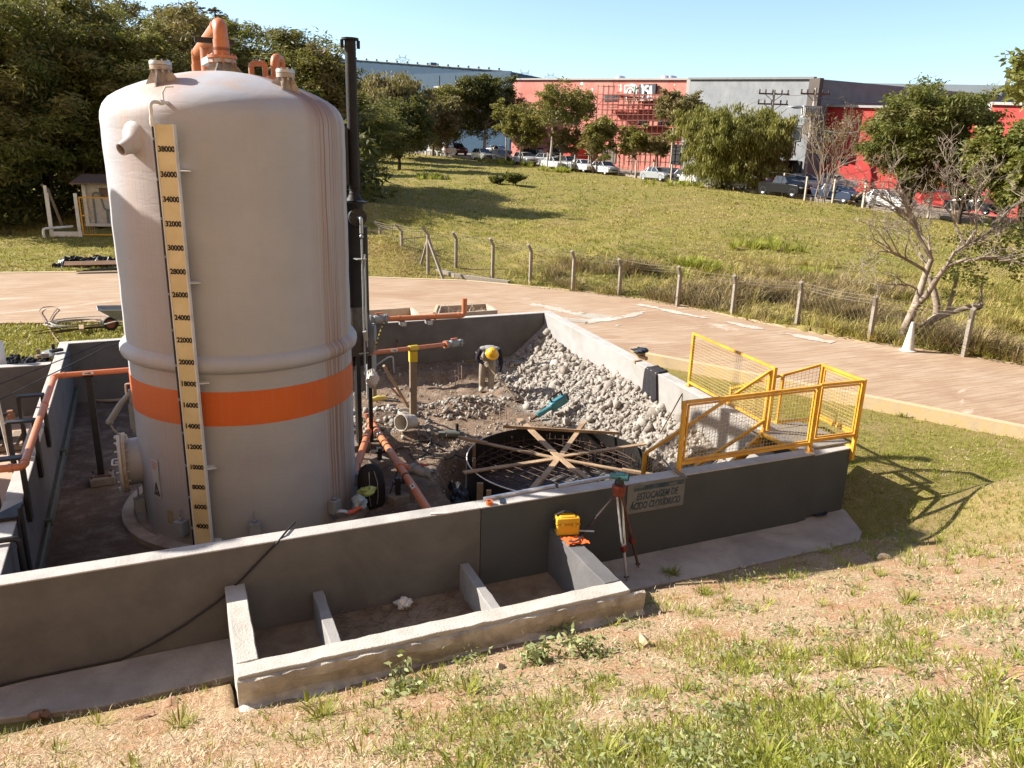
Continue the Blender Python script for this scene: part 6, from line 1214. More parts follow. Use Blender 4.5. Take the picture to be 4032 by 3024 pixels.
mb = MB(); P = [gz(a, b, .66) for a, b in ((788, 548), (866, 562), (925, 582), (985, 598), (1100, 614))]
for a, b in zip(P[:-1], P[1:]): mb.beam((a.x, a.y, .70), (b.x, b.y, .70), .16, .16)
tag(mb.build('fence_kerb', POSTC, smooth=0), 'low concrete kerb under the braced part of the fence', 'kerb')
PIPEG = M('rusty_pale_pipe', (.25, .20, .165), (.33, .27, .22), 8, .7)
for i, pts in enumerate((((793, 505, 790, 505, 545), (848, 500, 846, 500, 540)), ((869, 528, 867, 528, 568), (924, 522, 922, 522, 566)))):
    a = gz(793 if i == 0 else 868, 548 if i == 0 else 570, .68); b = gz(848 if i == 0 else 922, 541 if i == 0 else 563, .68); t = thing('pipe_gate', ('thin pipe frame gate standing in the lawn right beside the column', 'thin pipe frame gate standing in front of the braced fence post')[i], 'gate', a)
    mb = MB()
    for p in (a, b): mb.cyl(p, p+Vector((0, 0, 1.12)), .025, n=8)
    for z in (.22, .98): mb.cyl(a+Vector((0, 0, z)), b+Vector((0, 0, z)), .022, n=8)
    if i: m_ = (a+b)/2; mb.cyl(m_+Vector((0, 0, .22)), m_+Vector((0, 0, .98)), .02, n=8)
    mb.build('frame', PIPEG, t)
# ================================================================ PUMP HUT
hq = gz(238, 503, .62); z0 = zg(hq.x, hq.y+.6)
HUTC = gd(240, 500, 42.5); dxx = Vector((.985, -.17, 0)).normalized(); dyy = Vector((.17, .985, 0)); t = thing('pump_hut', 'small white pump hut with a corrugated tile roof, half hidden by the tank', 'hut', (HUTC.x, HUTC.y, z0))
def Hu(a, b, z): return Vector((HUTC.x, HUTC.y, z0))+dxx*a+dyy*b+Vector((0, 0, z))
rotH = Matrix((dxx, dyy, Vector((0, 0, 1)))).transposed(); mb = MB(); mb.box(Hu(.0, .9, .95), (2.0, 1.4, 1.95), rot=rotH); mb.build('wall', WHITE, t, 0)
for a in (-.98, .98): mb = MB(); mb.box(Hu(a, .05, .95), (.16, .18, 1.95), rot=rotH); mb.build('pillar', WHITE, t, 0)
mb = MB(); mb.box(Hu(0, -.02, .05), (2.1, .25, .14), rot=rotH); mb.build('sill', WHITE, t, 0)
mb = MB(); n = 27; vs = []
for j, (b, z) in enumerate(((-.45, 1.98), (1.7, 2.32))):
    for i in range(n*2+1): vs.append(Hu(-1.45+2.9*i/(2*n), b, z+.05*(i % 2)))
for j, (b, z) in enumerate(((-.45, 1.92), (1.7, 2.26))):
    for i in range(n*2+1): vs.append(Hu(-1.45+2.9*i/(2*n), b, z+.05*(i % 2)))
k = 2*n+1; mb.add(vs, [(i, i+1, k+i+1, k+i) for i in range(k-1)]+[(2*k+i+1, 2*k+i, 3*k+i, 3*k+i+1) for i in range(k-1)]+[(i, 2*k+i, 2*k+i+1, i+1) for i in range(k-1)]); mb.build('roof', M('old_roof_tile', (.16, .10, .075), (.27, .18, .13), 6, .95), t, 0)
mb = MB(); mb.box(Hu(-.05, .18, 1.55), (.62, .06, .42), rot=rotH); mb.build('meter_board', M('meter_board', (.17, .14, .12), (.23, .19, .16)), t, 0)
mb = MB(); mb.tube(fillet([Hu(-.6, -.05, .05), Hu(-.6, -.05, 1.55), Hu(-.30, -.05, 1.55), Hu(-.15, -.05, .75), Hu(.9, -.05, .75)], .15), .05, 8); mb.tube([Hu(-.05, -.05, .05), Hu(-.05, -.05, .75)], .06, 8); mb.tube([Hu(.4, -.05, .1), Hu(.4, -.05, .65)], .09, 8); mb.build('pump_pipes', M('hut_grey_pipe', (.17, .18, .17), (.24, .25, .24)), t)
gp = gd(173, 505, 40.5); gz0 = zg(gp.x, gp.y); G0 = Vector((gp.x, gp.y, gz0)); ft = thing('mesh_fence', 'yellow framed mesh fence with a small sign in front of the pump hut', 'fence', G0)
def G(a, z): return G0+dxx*a+Vector((0, 0, z))
for a in (-1.15, .0): mb = MB(); mb.box(G(a, .95), (.14, .14, 1.95)); mb.build('white_post', WHITE, ft, 0)
mb = MB(); mb.box(G(-1.3, 1.05)+dyy*.4, (.12, .12, 2.35)); mb.build('white_post', WHITE, ft, 0)
mb = MB(); mb.beam(G(-1.15, .12), G(.1, .12), .16, .22); mb.build('white_kerb', WHITE, ft, 0)
for z in (.10, 1.75): mb = MB(); mb.beam(G(.12, z), G(3.2, z), .06, .06); mb.build('rail', YELLOW, ft, 0)
for a in (.14, 1.75, 3.2): mb = MB(); mb.box(G(a, .92), (.06, .06, 1.7)); mb.build('post', YELLOW, ft, 0)
mb = MB(); rail_mesh(mb, G(.15, .12), G(.72, .12), G(.72, 1.74), G(.15, 1.74), .09, .006); mb.beam(G(.14, .95), G(.5, .95), .05, .05); mb.build('mesh_leaf', WIRE, ft, 0)
mb = MB(); mb.box(G(1.68, 1.78)-dyy*.06, (.62, .02, .22), rot=rotH); sg = mb.build('sign_plate', WHITE, ft, 0); mb = MB(); mb.box(G(1.48, 1.78)-dyy*.075, (.16, .012, .14), rot=rotH); mb.box(G(1.78, 1.77)-dyy*.075, (.30, .012, .05), rot=rotH); mb.build('sign_print', SBLUE, sg, 0)
mb = MB(); a = gd(94, 502, 40.5); b = gd(158, 497, 41); za = zg(a.x, a.y); mb.tube(fillet([(a.x, a.y, za), (a.x, a.y, za+.42), (b.x, b.y, za+.45)], .12), .055, 8); tag(mb.build('white_pipe_rail', WHITE), 'low white pipe rail bent to the ground left of the pump hut', 'pipe')
q = gd(137, 485, 44); mb = MB(); z_ = zg(q.x, q.y); mb.tube([(q.x, q.y, z_-.2), (q.x-.45, q.y, z_+1.75), (q.x-.70, q.y, z_+2.0)], .07, 6); tag(mb.build('leaning_post', POSTC), 'dark leaning concrete post in the shade of the wood', 'post')
# ================================================================ TREES
def leaf_material(name, cols, trans=.35):
    cols = [tuple(k*1.28 for k in c) for c in cols]; m = bpy.data.materials.new(name); m.use_nodes = True; nt = m.node_tree; out = nt.nodes['Material Output']; nt.nodes.remove(nt.nodes['Principled BSDF'])
    at = nd(nt, 'ShaderNodeAttribute', attribute_name='tint').outputs['Fac']; c = ramp(nt, at, [(i/(len(cols)-1), k) for i, k in enumerate(cols)])
    d = nd(nt, 'ShaderNodeBsdfPrincipled'); d.inputs['Roughness'].default_value = .6; d.inputs['Specular IOR Level'].default_value = .25; t = nd(nt, 'ShaderNodeBsdfTranslucent'); x = nd(nt, 'ShaderNodeMixShader'); x.inputs[0].default_value = trans
    nt.links.new(c, d.inputs['Base Color']); nt.links.new(mix(nt, .5, c, (.25, .24, .03)), t.inputs[0]); nt.links.new(d.outputs[0], x.inputs[1]); nt.links.new(t.outputs[0], x.inputs[2]); nt.links.new(x.outputs[0], out.inputs[0]); return m
LEAF = leaf_material('leucaena_leaf', [(.045, .058, .012), (.082, .095, .020), (.135, .145, .032), (.16, .13, .055), (.20, .20, .048)])
LEAFD = leaf_material('dark_leaf', [(.034, .042, .014), (.052, .062, .018), (.08, .088, .026), (.10, .09, .038)])
LEAFB = leaf_material('brownish_leaf', [(.10, .09, .035), (.15, .13, .05), (.20, .155, .07), (.25, .18, .09)])
LEAFP = leaf_material('pepper_tree_leaf', [(.095, .10, .02), (.15, .15, .032), (.20, .19, .045), (.25, .22, .065)])
LEAFL = leaf_material('light_leaf', [(.095, .105, .022), (.15, .15, .034), (.21, .19, .05), (.27, .19, .07)])
LEAFG = leaf_material('glossy_green_leaf', [(.062, .08, .014), (.11, .125, .024), (.17, .17, .04), (.22, .205, .07)])
BARK = M('grey_bark', (.16, .12, .09), (.27, .215, .165), 7, .95, .6, 25, mode='obj'); BARKD = M('dark_bark', (.05, .035, .025), (.09, .065, .045), 7, .95, .6, 25, mode='obj'); BARKP = M('pale_bark', (.42, .35, .28), (.56, .49, .41), 6, .95, .5, 25, mode='obj')
def leaves(r, C, rad, n, L, Wd, droop=.3, upbias=.0, tints=(0, 1), hang=False):
    """n leaves round each clump centre in C; returns verts, faces, tint"""
    k = len(C); N = k*n; ci = np.repeat(np.arange(k), n); p = C[ci]+r.normal(size=(N, 3))*np.asarray(rad)[ci][:, None]*np.array([1, 1, .62])
    if hang: p[:, 2] -= np.abs(r.normal(size=N))*rad[ci]*.9
    d = r.normal(size=(N, 3)); d[:, 2] = d[:, 2]*.55-droop; 
    if hang: d = d*np.array([.35, .35, .3])-np.array([0, 0, .9])
    d /= np.linalg.norm(d, axis=1)[:, None]; u = r.normal(size=(N, 3)); w = np.cross(d, u); w /= np.linalg.norm(w, axis=1)[:, None]+1e-9
    s = r.uniform(.6, 1.25, N)[:, None]; a = p; b = p+d*L*s*.5+w*Wd*s*.5; c = p+d*L*s; e = p+d*L*s*.5-w*Wd*s*.5
    V = np.stack([a, b, c, e], 1).reshape(-1, 3); F = np.arange(4*N).reshape(-1, 4); ct = r.uniform(size=k); t = np.clip(ct[ci]*.6+r.uniform(size=N)*.4, 0, 1); t = tints[0]+(tints[1]-tints[0])*t
    return V, F, np.repeat(t, 4)
def crown_pts(r, ells, per, shell=.55):
    P = []; RR = []
    for (cx_, cy_, cz, rx, ry, rz), n in zip(ells, per):
        d = r.normal(size=(n, 3)); d /= np.linalg.norm(d, axis=1)[:, None]; k = r.uniform(shell**2, 1, n)**.5*(1+r.normal(size=n)*.10)
        P.append(np.array([cx_, cy_, cz])+d*k[:, None]*np.array([rx, ry, rz])); RR.append(np.full(n, 1.0)*min(rx, ry, rz))
    return np.vstack(P), np.concatenate(RR)
def limbs(mb, base, ends, r0, rd, bend=.25, n=5, tip=.012):
    for e in ends:
        a, b = V3(base), V3(e); L = (b-a).length; P = [a]; 
        for i in range(1, n): t = i/n; P.append(a.lerp(b, t)+Vector((rd.uniform(-1, 1), rd.uniform(-1, 1), rd.uniform(-.3, .6)+1.1*math.sin(t*math.pi)*bend))*L*.06)
        P.append(b); mb.tube(P, [r0*(1-i/n)**.8+tip for i in range(n+1)], 5, False)
def make_tree(name, label, cat, H, ells, trunk_r, mat, bark, seed, clumps=60, per=110, L=.35, Wd=.12, crad=.22, droop=.3, shell=.5, group=None, fork=.35, trunk_h=None, hang=False, trunks=1, nl=14):
    """built round the origin; base at z=0"""
    r = np.random.default_rng(seed); rd = random.Random(seed); t = thing(name, label, cat, (0, 0, 0), group)
    vol = [e[3]*e[4]*e[5] for e in ells]; nn = [max(4, int(clumps*v**.7/sum(q**.7 for q in vol))) for v in vol]
    C, rr = crown_pts(r, ells, nn, shell); V, F, T = leaves(r, C, rr*crad, per, L, Wd, droop, hang=hang)
    fast_mesh('crown', V, F, 4, mat, t, tint=T)
    mb = MB(); th = trunk_h or min(e[2]-e[5]*.6 for e in ells)
    for k in range(trunks):
        o = Vector((0, 0, 0)) if trunks == 1 else Vector((rd.uniform(-.5, .5), rd.uniform(-.3, .3), 0)); q = o*1.6+Vector((rd.uniform(-.3, .3)*th*.15, rd.uniform(-.3, .3)*th*.15, th)); m_ = o.lerp(q, .5)+Vector((rd.uniform(-.1, .1), 0, 0))
        mb.tube([o+Vector((0, 0, -.4)), o, m_, q], [trunk_r*1.5, trunk_r*1.15, trunk_r*.9, trunk_r*.75], 8, False); idx = list(range(len(C))); rd.shuffle(idx)
        limbs(mb, q, [C[i]*.92+np.array([0, 0, .0]) for i in idx[:nl]], trunk_r*.5, rd, fork)
    mb.build('trunk', bark, t, 60); return t
def put(t, px, py, D, rz=0.0, s=1.0, label=None, group=None, z=None, copy=False, py2=None):
    q = gd(px, py, D); loc = (q.x, q.y, zg(q.x, q.y) if z is None else z)
    if copy: return dup(t, loc, rz, label, group, s)
    t.location = loc; t.rotation_euler = (0, 0, rz); t.scale = (s, s, s) if not isinstance(s, tuple) else s; return t
def tree_px(name, label, cat, x, ybase, D, x0, x1, ytop, ybot, mat, bark, seed, nell=5, **kw):
    """tree whose crown spans the given picture box at distance D"""
    q = gd(x, ybase, D); zb = zg(q.x, q.y); c0 = gd(x0, (ytop+ybot)/2, D); c1 = gd(x1, (ytop+ybot)/2, D); zt = gd((x0+x1)/2, ytop, D).z-zb; zl = max(.2, gd((x0+x1)/2, ybot, D).z-zb); w = math.hypot(c1.x-c0.x, c1.y-c0.y); off = ((x0+x1)/2-x)/(x1-x0)*w
    side = Vector((c1.x-c0.x, c1.y-c0.y, 0)).normalized(); rd = random.Random(seed); h = zt-zl; E = []
    E.append((side.x*off, side.y*off, zl+h*.52, w*.36, w*.36, h*.42))
    for k in range(nell-1):
        a = 2*math.pi*k/(nell-1)+rd.uniform(-.4, .4); lx = math.cos(a)*w*.30; lz = rd.uniform(-.22, .24)*h if k % 2 else rd.uniform(.05, .26)*h; dd = math.sin(a)*w*.28; vv = Vector((side.y, -side.x, 0)); p = side*(off+lx)+vv*dd; sc = rd.uniform(.8, 1.1); E.append((p.x, p.y, zl+h*.5+lz, w*.21*sc, w*.21*sc, h*.25*sc))
    t = make_tree(name, label, cat, zt, E, kw.pop('tr', .05*w*.4+.05), mat, bark, seed, **kw); t.location = (q.x, q.y, zb); return t
# ---- the wood at the left: three kinds of tall feathery trees, then copies
FG = 'tall feathery trees of the wood behind the lawn'
def wood_kind(seed, H_, W_, mat, label):
    rd = random.Random(seed); E = [(0, 0, H_*.55, W_*.40, W_*.40, H_*.40)]
    for k in range(7): a = k*.9+rd.uniform(-.3, .3); E.append((math.cos(a)*W_*.33, math.sin(a)*W_*.33, H_*rd.uniform(.28, .80), W_*.24, W_*.24, H_*.17))
    E.append((rd.uniform(-.5, .5), 0, H_*.88, W_*.18, W_*.18, H_*.12))
    return make_tree('feathery_tree', label, 'tree', H_, E, .16, mat, BARKD, seed, clumps=240, per=170, L=.32, Wd=.085, crad=.16, droop=.55, shell=.62, group=FG, trunk_h=H_*.25, trunks=2, nl=10)
KA = wood_kind(31, 13, 8.5, LEAF, 'tall feathery tree at the left edge of the wood, cut by the frame'); KB = wood_kind(32, 12, 8, LEAF, 'feathery tree behind the left side of the tank dome'); KC = wood_kind(33, 12, 8, LEAFB, 'brownish feathery tree of the wood just left of the orange vent pipe')
def wood(k, x, ytop, D, rz, label=None, base=None):
    p = gd(x, 300, D); zb = zg(p.x, p.y); zt = gd(x, ytop, D).z; s = (zt-zb)/{KA: 13.0, KB: 12.0, KC: 12.0}[k]*1.0
    if label is None: k.location = (p.x, p.y, zb); k.rotation_euler = (0, 0, rz); k.scale = (max(1, s*.95), max(1, s*.95), s); return k
    return dup(k, (p.x, p.y, zb), rz, label, FG, (max(1, s*.95), max(1, s*.95), s))
wood(KA, -40, -80, 46, .3); wood(KB, 205, -30, 50, 1.1); wood(KC, 395, 8, 53, .4)
for k, x, yt, D, rz, lb in ((KA, 70, -75, 49, 2.1, 'tall feathery tree above the leaning post, second from the left edge'), (KB, 130, -50, 56, 4.0, 'feathery tree rising behind the pump hut'), (KC, 290, -12, 58, 2.2, 'feathery tree behind the left blind flange of the tank'),
                            (KB, 470, 22, 56, 3.0, 'bright green feathery tree right behind the orange vent pipe'), (KA, 560, 32, 54, 5.1, 'feathery tree behind the small orange vents on the dome'), (KB, 640, 48, 52, .7, 'feathery tree behind the right blind flange of the tank'), (KA, -160, -70, 50, 1.4, 'feathery tree outside the left edge of the wood'), (KC, 30, -20, 60, 5.5, 'feathery tree in the second row behind the left edge'), (KA, 330, 60, 48, .9, 'low feathery tree nearest the tank on its left side'), (KB, 760, 190, 58, 2.6, 'low feathery tree closing the wood right of the black stack')):
    wood(k, x, yt, D, rz, lb)
tree_px('fine_leaved_tree', 'pale fine leaved tree at the right end of the wood, beside the black stack', 'tree', 712, 420, 50, 655, 775, 52, 420, LEAFB, BARKD, 41, nell=7, clumps=170, per=60, L=.34, Wd=.12, crad=.17, shell=.55)
tree_px('bare_topped_tree', 'dark greyish tree top showing above the wood behind the vent pipe', 'tree', 455, 320, 78, 380, 540, 4, 150, leaf_material('grey_brown_leaf', [(.05, .038, .028), (.075, .055, .04), (.10, .075, .055)]), BARKD, 42, nell=7, clumps=150, per=60, L=.5, Wd=.16, crad=.15)
def undergrowth():
    r = np.random.default_rng(5); C = []
    for _ in range(420):
        x = r.uniform(-160, 800); D = r.uniform(44.5, 56); p = gd(x, 400, D)
        if 90 < x < 270 and D < 47.5: continue
        C.append((p.x, p.y, zg(p.x, p.y)+r.uniform(.2, 3.4)))
    C = np.array(C); V, F, T = leaves(r, C, np.full(len(C), .75), 46, .55, .17, .5); o = fast_mesh('undergrowth', V, F, 4, LEAFD, tint=T); tag(o, 'dark undergrowth filling the foot of the wood', 'undergrowth', kind='stuff')
undergrowth()
# ---- trees across the meadow
tree_px('bushy_tree', 'broad brownish green tree right of the black stack, the leftmost beyond the meadow', 'tree', 850, 335, 104, 762, 945, 142, 338, LEAFB, BARKD, 51, nell=11, clumps=330, per=110, L=.46, Wd=.17, crad=.16, hang=True)
tree_px('bushy_tree', 'pale green tree partly hidden by the black stack', 'tree', 800, 345, 95, 745, 865, 190, 372, LEAFB, BARKD, 58, nell=8, clumps=210, per=110, L=.46, Wd=.17, crad=.17, hang=True)
tree_px('bushy_tree', 'olive tree filling the gap between the dark round tree and the light green tree', 'tree', 935, 330, 112, 880, 995, 205, 330, LEAFB, BARK, 59, nell=8, clumps=190, per=100, L=.46, Wd=.17, crad=.17)
tree_px('round_tree', 'dark round tree with a short forked trunk standing in the meadow', 'tree', 862, 366, 84, 786, 938, 205, 358, LEAFD, BARKD, 52, nell=10, clumps=300, per=110, L=.34, Wd=.14, crad=.16, trunk_h=1.0, fork=.5)
tree_px('light_tree', 'light green tree left of the tall dark one at the car park', 'tree', 965, 322, 118, 885, 1030, 180, 326, LEAFL, BARK, 53, nell=10, clumps=260, per=110, L=.46, Wd=.17, crad=.16)
tree_px('tall_dark_tree', 'tall dark crowned tree with bare limbs at the left end of the red building', 'tree', 1045, 330, 120, 966, 1122, 154, 312, LEAFD, BARKP, 54, nell=11, clumps=240, per=120, L=.48, Wd=.18, crad=.15, trunk_h=4.5, fork=.6, nl=24)
SG = 'slender trees along the car park fence'
def slender(x, yb, D, x0, x1, yt, ybot, seed, label, mat=LEAFL, cl=60, per=46, bark=BARK, trunks=1, tr=.12):
    return tree_px('slender_tree', label, 'tree', x, yb, D, x0, x1, yt, ybot, mat, bark, seed, nell=10, clumps=int(cl*1.5), per=int(per*1.6), L=.36, Wd=.13, crad=.16, shell=.30, group=SG, trunk_h=None, fork=.5, tr=tr, nl=30, trunks=trunks)
slender(1092, 352, 104, 1060, 1160, 205, 320, 61, 'slender tree with a whitewashed trunk beside the tall dark crowned tree', cl=90, per=50, bark=BARKP)
slender(1125, 357, 102, 1090, 1180, 240, 330, 66, 'low yellowish slender tree between the two taller crowns', cl=70)
slender(1186, 366, 99, 1140, 1285, 166, 310, 62, 'wide spreading slender tree in front of the plain red wall', cl=105, per=52, bark=BARKP, tr=.16)
slender(1213, 362, 100, 1180, 1262, 270, 345, 63, 'small sparse tree below the wide spreading one', LEAFB, 45)
slender(1290, 380, 95, 1243, 1335, 248, 345, 64, 'dense low forked tree left of the scaffold', cl=85, per=50, trunks=2)
slender(1362, 384, 93, 1325, 1405, 262, 360, 65, 'slender tree with a thin white trunk under the scaffold', cl=60, bark=BARKP, tr=.08)
slender(1418, 388, 92, 1392, 1450, 280, 350, 67, 'rusty leaved slender tree left of the round pepper tree', LEAFB, 42)
slender(1445, 394, 89, 1392, 1520, 192, 290, 68, 'tall airy tree with a leaning white trunk reaching up beside the big sign', LEAFB, 95, 46, BARKP, 1, .11)
tree_px('pepper_tree', 'huge round drooping pepper tree in front of the grey building', 'tree', 1560, 402, 80, 1428, 1722, 220, 398, LEAFP, BARKD, 71, nell=15, clumps=470, per=125, L=.45, Wd=.10, crad=.145, hang=True, shell=.66, trunk_h=1.6, trunks=2, tr=.26)
q = gd(1640, 412, 79); mb = MB(); z_ = zg(q.x, q.y); mb.tube([(q.x, q.y, z_-.3), (q.x+.1, q.y, z_+1.4), (q.x+.15, q.y, z_+3.0)], [.34, .28, .22], 8); tag(mb.build('tree_trunk', BARK), 'pale thick trunk under the right side of the pepper tree', 'trunk')
tree_px('large_tree', 'large feathery green tree in front of the red brick wall', 'tree', 1965, 430, 66, 1822, 2135, 172, 428, LEAF, BARKD, 72, nell=15, clumps=420, per=120, L=.38, Wd=.11, crad=.135, droop=.6, shell=.60, trunk_h=1.3, fork=.5, tr=.28, nl=26)
tree_px('dense_tree', 'dense dark green tree at the right edge, lower than the large one', 'tree', 2160, 470, 60, 2060, 2290, 255, 465, LEAFG, BARKD, 73, nell=12, clumps=300, per=110, L=.30, Wd=.17, crad=.14, shell=.68, trunk_h=1.2, tr=.22)
tree_px('dense_tree', 'darker tree between the large feathery tree and the right edge tree', 'tree', 2075, 455, 64, 2015, 2140, 285, 450, LEAFD, BARKD, 74, nell=8, clumps=170, per=100, L=.32, Wd=.16, crad=.15, shell=.6, trunk_h=1.0, tr=.2)
tree_px('dense_tree', 'olive bush cut by the right edge above the dead tree', 'tree', 2212, 480, 54, 2150, 2300, 325, 480, LEAFG, BARKD, 75, nell=6, clumps=130, per=60, L=.40, Wd=.20, crad=.15, trunk_h=.8, tr=.15)
for x, D, x0, x1, yt, yb, sd, lb in ((1075, 65.5, 1056, 1088, 384, 414, 81, 'smaller left bush of the pair standing in the meadow'), (1108, 65, 1084, 1132, 374, 412, 82, 'larger right bush of the pair standing in the meadow')):
    tree_px('meadow_bush', lb, 'bush', x, yb, D, x0, x1, yt, yb-1, LEAFD, BARKD, sd, nell=5, clumps=42, per=44, L=.30, Wd=.14, crad=.2, group='bushes in the meadow', trunk_h=.25, tr=.03)
# ---- branching skeleton for bare trees
def branch(mb, p, d, L, r, depth, rd, spread=.6, seg=4, gravity=.0, out=None, minr=.004, ratio=(.55, .8)):
    P = [V3(p)]; d = V3(d).normalized()
    for i in range(seg): d = (d+Vector((rd.uniform(-1, 1), rd.uniform(-1, 1), rd.uniform(-1, 1)+gravity))*.22).normalized(); P.append(P[-1]+d*(L/seg))
    mb.tube(P, [max(minr, r*(1-.42*i/seg)) for i in range(seg+1)], 5 if r > .02 else 3, False)
    if depth <= 0:
        if out is not None: out.append(P[-1])
        return
    for k in range(rd.choice((2, 3, 3))):
        i = rd.randint(seg//2, seg) if k else seg; a = Vector((rd.uniform(-1, 1), rd.uniform(-1, 1), rd.uniform(-.6, .9))); nd_ = (d+a*spread).normalized(); branch(mb, P[i], nd_, L*rd.uniform(*ratio), r*.56, depth-1, rd, spread, seg, gravity, out, minr, ratio)
DEADW = M('bleached_dead_wood', (.25, .20, .15), (.40, .33, .26), 5, .95, .5, 25, stain=(.13, .095, .07), sscale=3)
def dead_tree():
    b = gz(1934, 742, .62); D0 = hd(b); t = thing('dead_tree', 'leafless bleached tree with a leaning forked trunk, beyond the road at the right', 'tree', b); rd = random.Random(13)
    def q(x, y, dD=0): return gd(x, y, D0+dD)
    mb = MB(); A = [q(1936, 752), q(1955, 710), q(1975, 665), q(1987, 630, .1), q(2000, 590, .2), q(2012, 560, .2)]; mb.tube(A, [.125, .11, .095, .085, .075, .065], 9); Bk = [q(1968, 745, .1), q(1985, 715, .2), q(2015, 690, .3), q(2060, 672, .4), q(2100, 662, .5), q(2122, 655, .5)]; mb.tube(Bk, [.115, .105, .095, .078, .066, .06], 9)
    C_ = [q(2022, 688, .4), q(2024, 660, .5), q(2018, 630, .5), q(2008, 600, .5)]; mb.tube(C_, [.09, .085, .08, .06], 8); mb.tube([q(1975, 665), q(2000, 640, -.2), q(2025, 600, -.3), q(2045, 575, -.4)], [.075, .075, .065, .06], 8); mb.tube([q(2048, 672, .4), q(2060, 625, .5), q(2068, 600, .5), q(2055, 585, .4)], [.05, .045, .04, .03], 6); mb.tube([q(2118, 660, .5), q(2120, 625, .5), q(2124, 595, .6)], [.045, .03, .02], 6)
    mb.ball(q(2112, 662, .5), (.16, .12, .09), 9, 6, jit=.25, seed=4); mb.build('trunk', DEADW, t, 50)
    m2 = MB(); out = []
    S = [((2012, 560, .2), (1965, 470, -.1), .075, 4), ((2012, 560, .2), (1990, 505, .4), .05, 3), ((2000, 585, .2), (1930, 545, -.4), .06, 4), ((1930, 545, -.4), (1880, 560, -.9), .03, 3), ((2045, 575, -.4), (2085, 530, -.3), .07, 4), ((2085, 530, -.3), (2110, 460, .0), .055, 4), ((2085, 530, -.3), (2140, 500, .2), .05, 4), ((2045, 575, -.4), (2110, 560, -.5), .06, 3), ((2110, 560, -.5), (2190, 565, -.4), .045, 2), ((2085, 530, -.3), (2055, 440, -.2), .05, 4), ((1990, 630, .1), (1940, 615, -.3), .04, 3), ((2008, 600, .5), (1985, 540, .9), .045, 4), ((2140, 500, .2), (2195, 440, .5), .045, 4), ((1965, 470, -.1), (1905, 425, -.4), .045, 4), ((2110, 460, 0), (2120, 400, .2), .04, 3)]
    for (a, b_, r0, dp) in S:
        p0, p1 = q(*a), q(*b_); mdl = p0.lerp(p1, .5)+Vector((rd.uniform(-.1, .1), rd.uniform(-.1, .1), rd.uniform(-.05, .12))); m2.tube([p0, mdl, p1], [r0*.75, r0*.6, r0*.42], 6, False); d = (p1-mdl).normalized()
        for k in range(5): branch(m2, (p1, mdl, p0.lerp(p1, .75), p1, p0.lerp(p1, .6))[k], d+Vector((rd.uniform(-.4, .4), rd.uniform(-.4, .4), rd.uniform(-.2, .4))), (p1-p0).length*rd.uniform(.50, .78), r0*.38, dp, rd, .95, 4, -.02, out, .0042, (.5, .78))
    m2.build('bare_branches', DEADW, t, 50)
    r = np.random.default_rng(3); C = []
    for x, y, s, dD, n in ((2095, 520, 26, .3, 9), (2090, 570, 22, .2, 7), (2120, 600, 18, .4, 5), (2170, 540, 30, .6, 12), (2200, 500, 30, .8, 12), (2190, 570, 22, .7, 8), (2055, 590, 14, .3, 4), (2130, 545, 20, .4, 6), (2050, 640, 10, .4, 3)):
        for _ in range(n): p = q(x+r.normal()*s*.6, y+r.normal()*s*.6, dD+r.normal()*.3); C.append((p.x, p.y, p.z))
    C = np.array(C); V, F, T = leaves(r, C, np.full(len(C), .13), 26, .085, .075, .25); fast_mesh('creeper_leaves', V, F, 4, LEAFG, t, tint=T); return t
dead_tree()
def bare_shrub():
    b = gd(1772, 436, 70.5); z_ = zg(b.x, b.y); t = thing('bare_shrub', 'thin nearly leafless shrub in front of the red brick wall', 'shrub', (b.x, b.y, z_)); rd = random.Random(6); mb = MB(); out = []
    for k in range(9): branch(mb, (b.x+rd.uniform(-.9, .9), b.y+rd.uniform(-.4, .4), z_-.1), (rd.uniform(-.34, .34), rd.uniform(-.3, .3), 1), rd.uniform(2.0, 3.6), .045, 4, rd, .40, 4, .08, out, .010, (.55, .75))
    mb.build('stems', M('shrub_stem', (.26, .20, .15), (.36, .29, .22), 6, .9), t, 50); r = np.random.default_rng(4); C = np.array([p[:] for p in out]); V, F, T = leaves(r, C, np.full(len(C), .22), 2, .20, .10, .3); fast_mesh('sparse_leaves', V, F, 4, LEAFB, t, tint=T)
bare_shrub()
def near_branch():
    D = 15.0; t0 = gd(2330, 120, D); t = thing('overhanging_tree', 'leafy branch hanging into the upper right corner from a tree outside the frame', 'tree', (t0.x+1.5, t0.y, zg(t0.x+1.5, t0.y))); r = np.random.default_rng(8); rd = random.Random(2); mb = MB(); g = (t0.x+1.5, t0.y)
    mb.tube([(g[0], g[1], zg(*g)-.3), (g[0]-.1, g[1], 3.5), (g[0]-.3, g[1], 6.8)], [.2, .17, .12], 8); C = []; RR = []
    for x, y in ((2196, 120), (2203, 135), (2190, 150), (2208, 160), (2199, 175), (2188, 190), (2206, 195), (2215, 120), (2222, 150), (2225, 180), (2212, 210), (2240, 130), (2245, 200), (2200, 205)):
        p = gd(x, y, D+r.normal()*.25); C.append((p.x, p.y, p.z)); mb.tube([(g[0]-.3, g[1], 6.6), ((g[0]+p.x)/2, (g[1]+p.y)/2, p.z+.25), p], [.05, .025, .006], 5, False)
    mb.build('trunk', BARK, t, 50); V, F, T = leaves(r, np.array(C), np.full(len(C), .085), 34, .15, .062, .45); fast_mesh('crown', V, F, 4, LEAFG, t, tint=T)
near_branch()
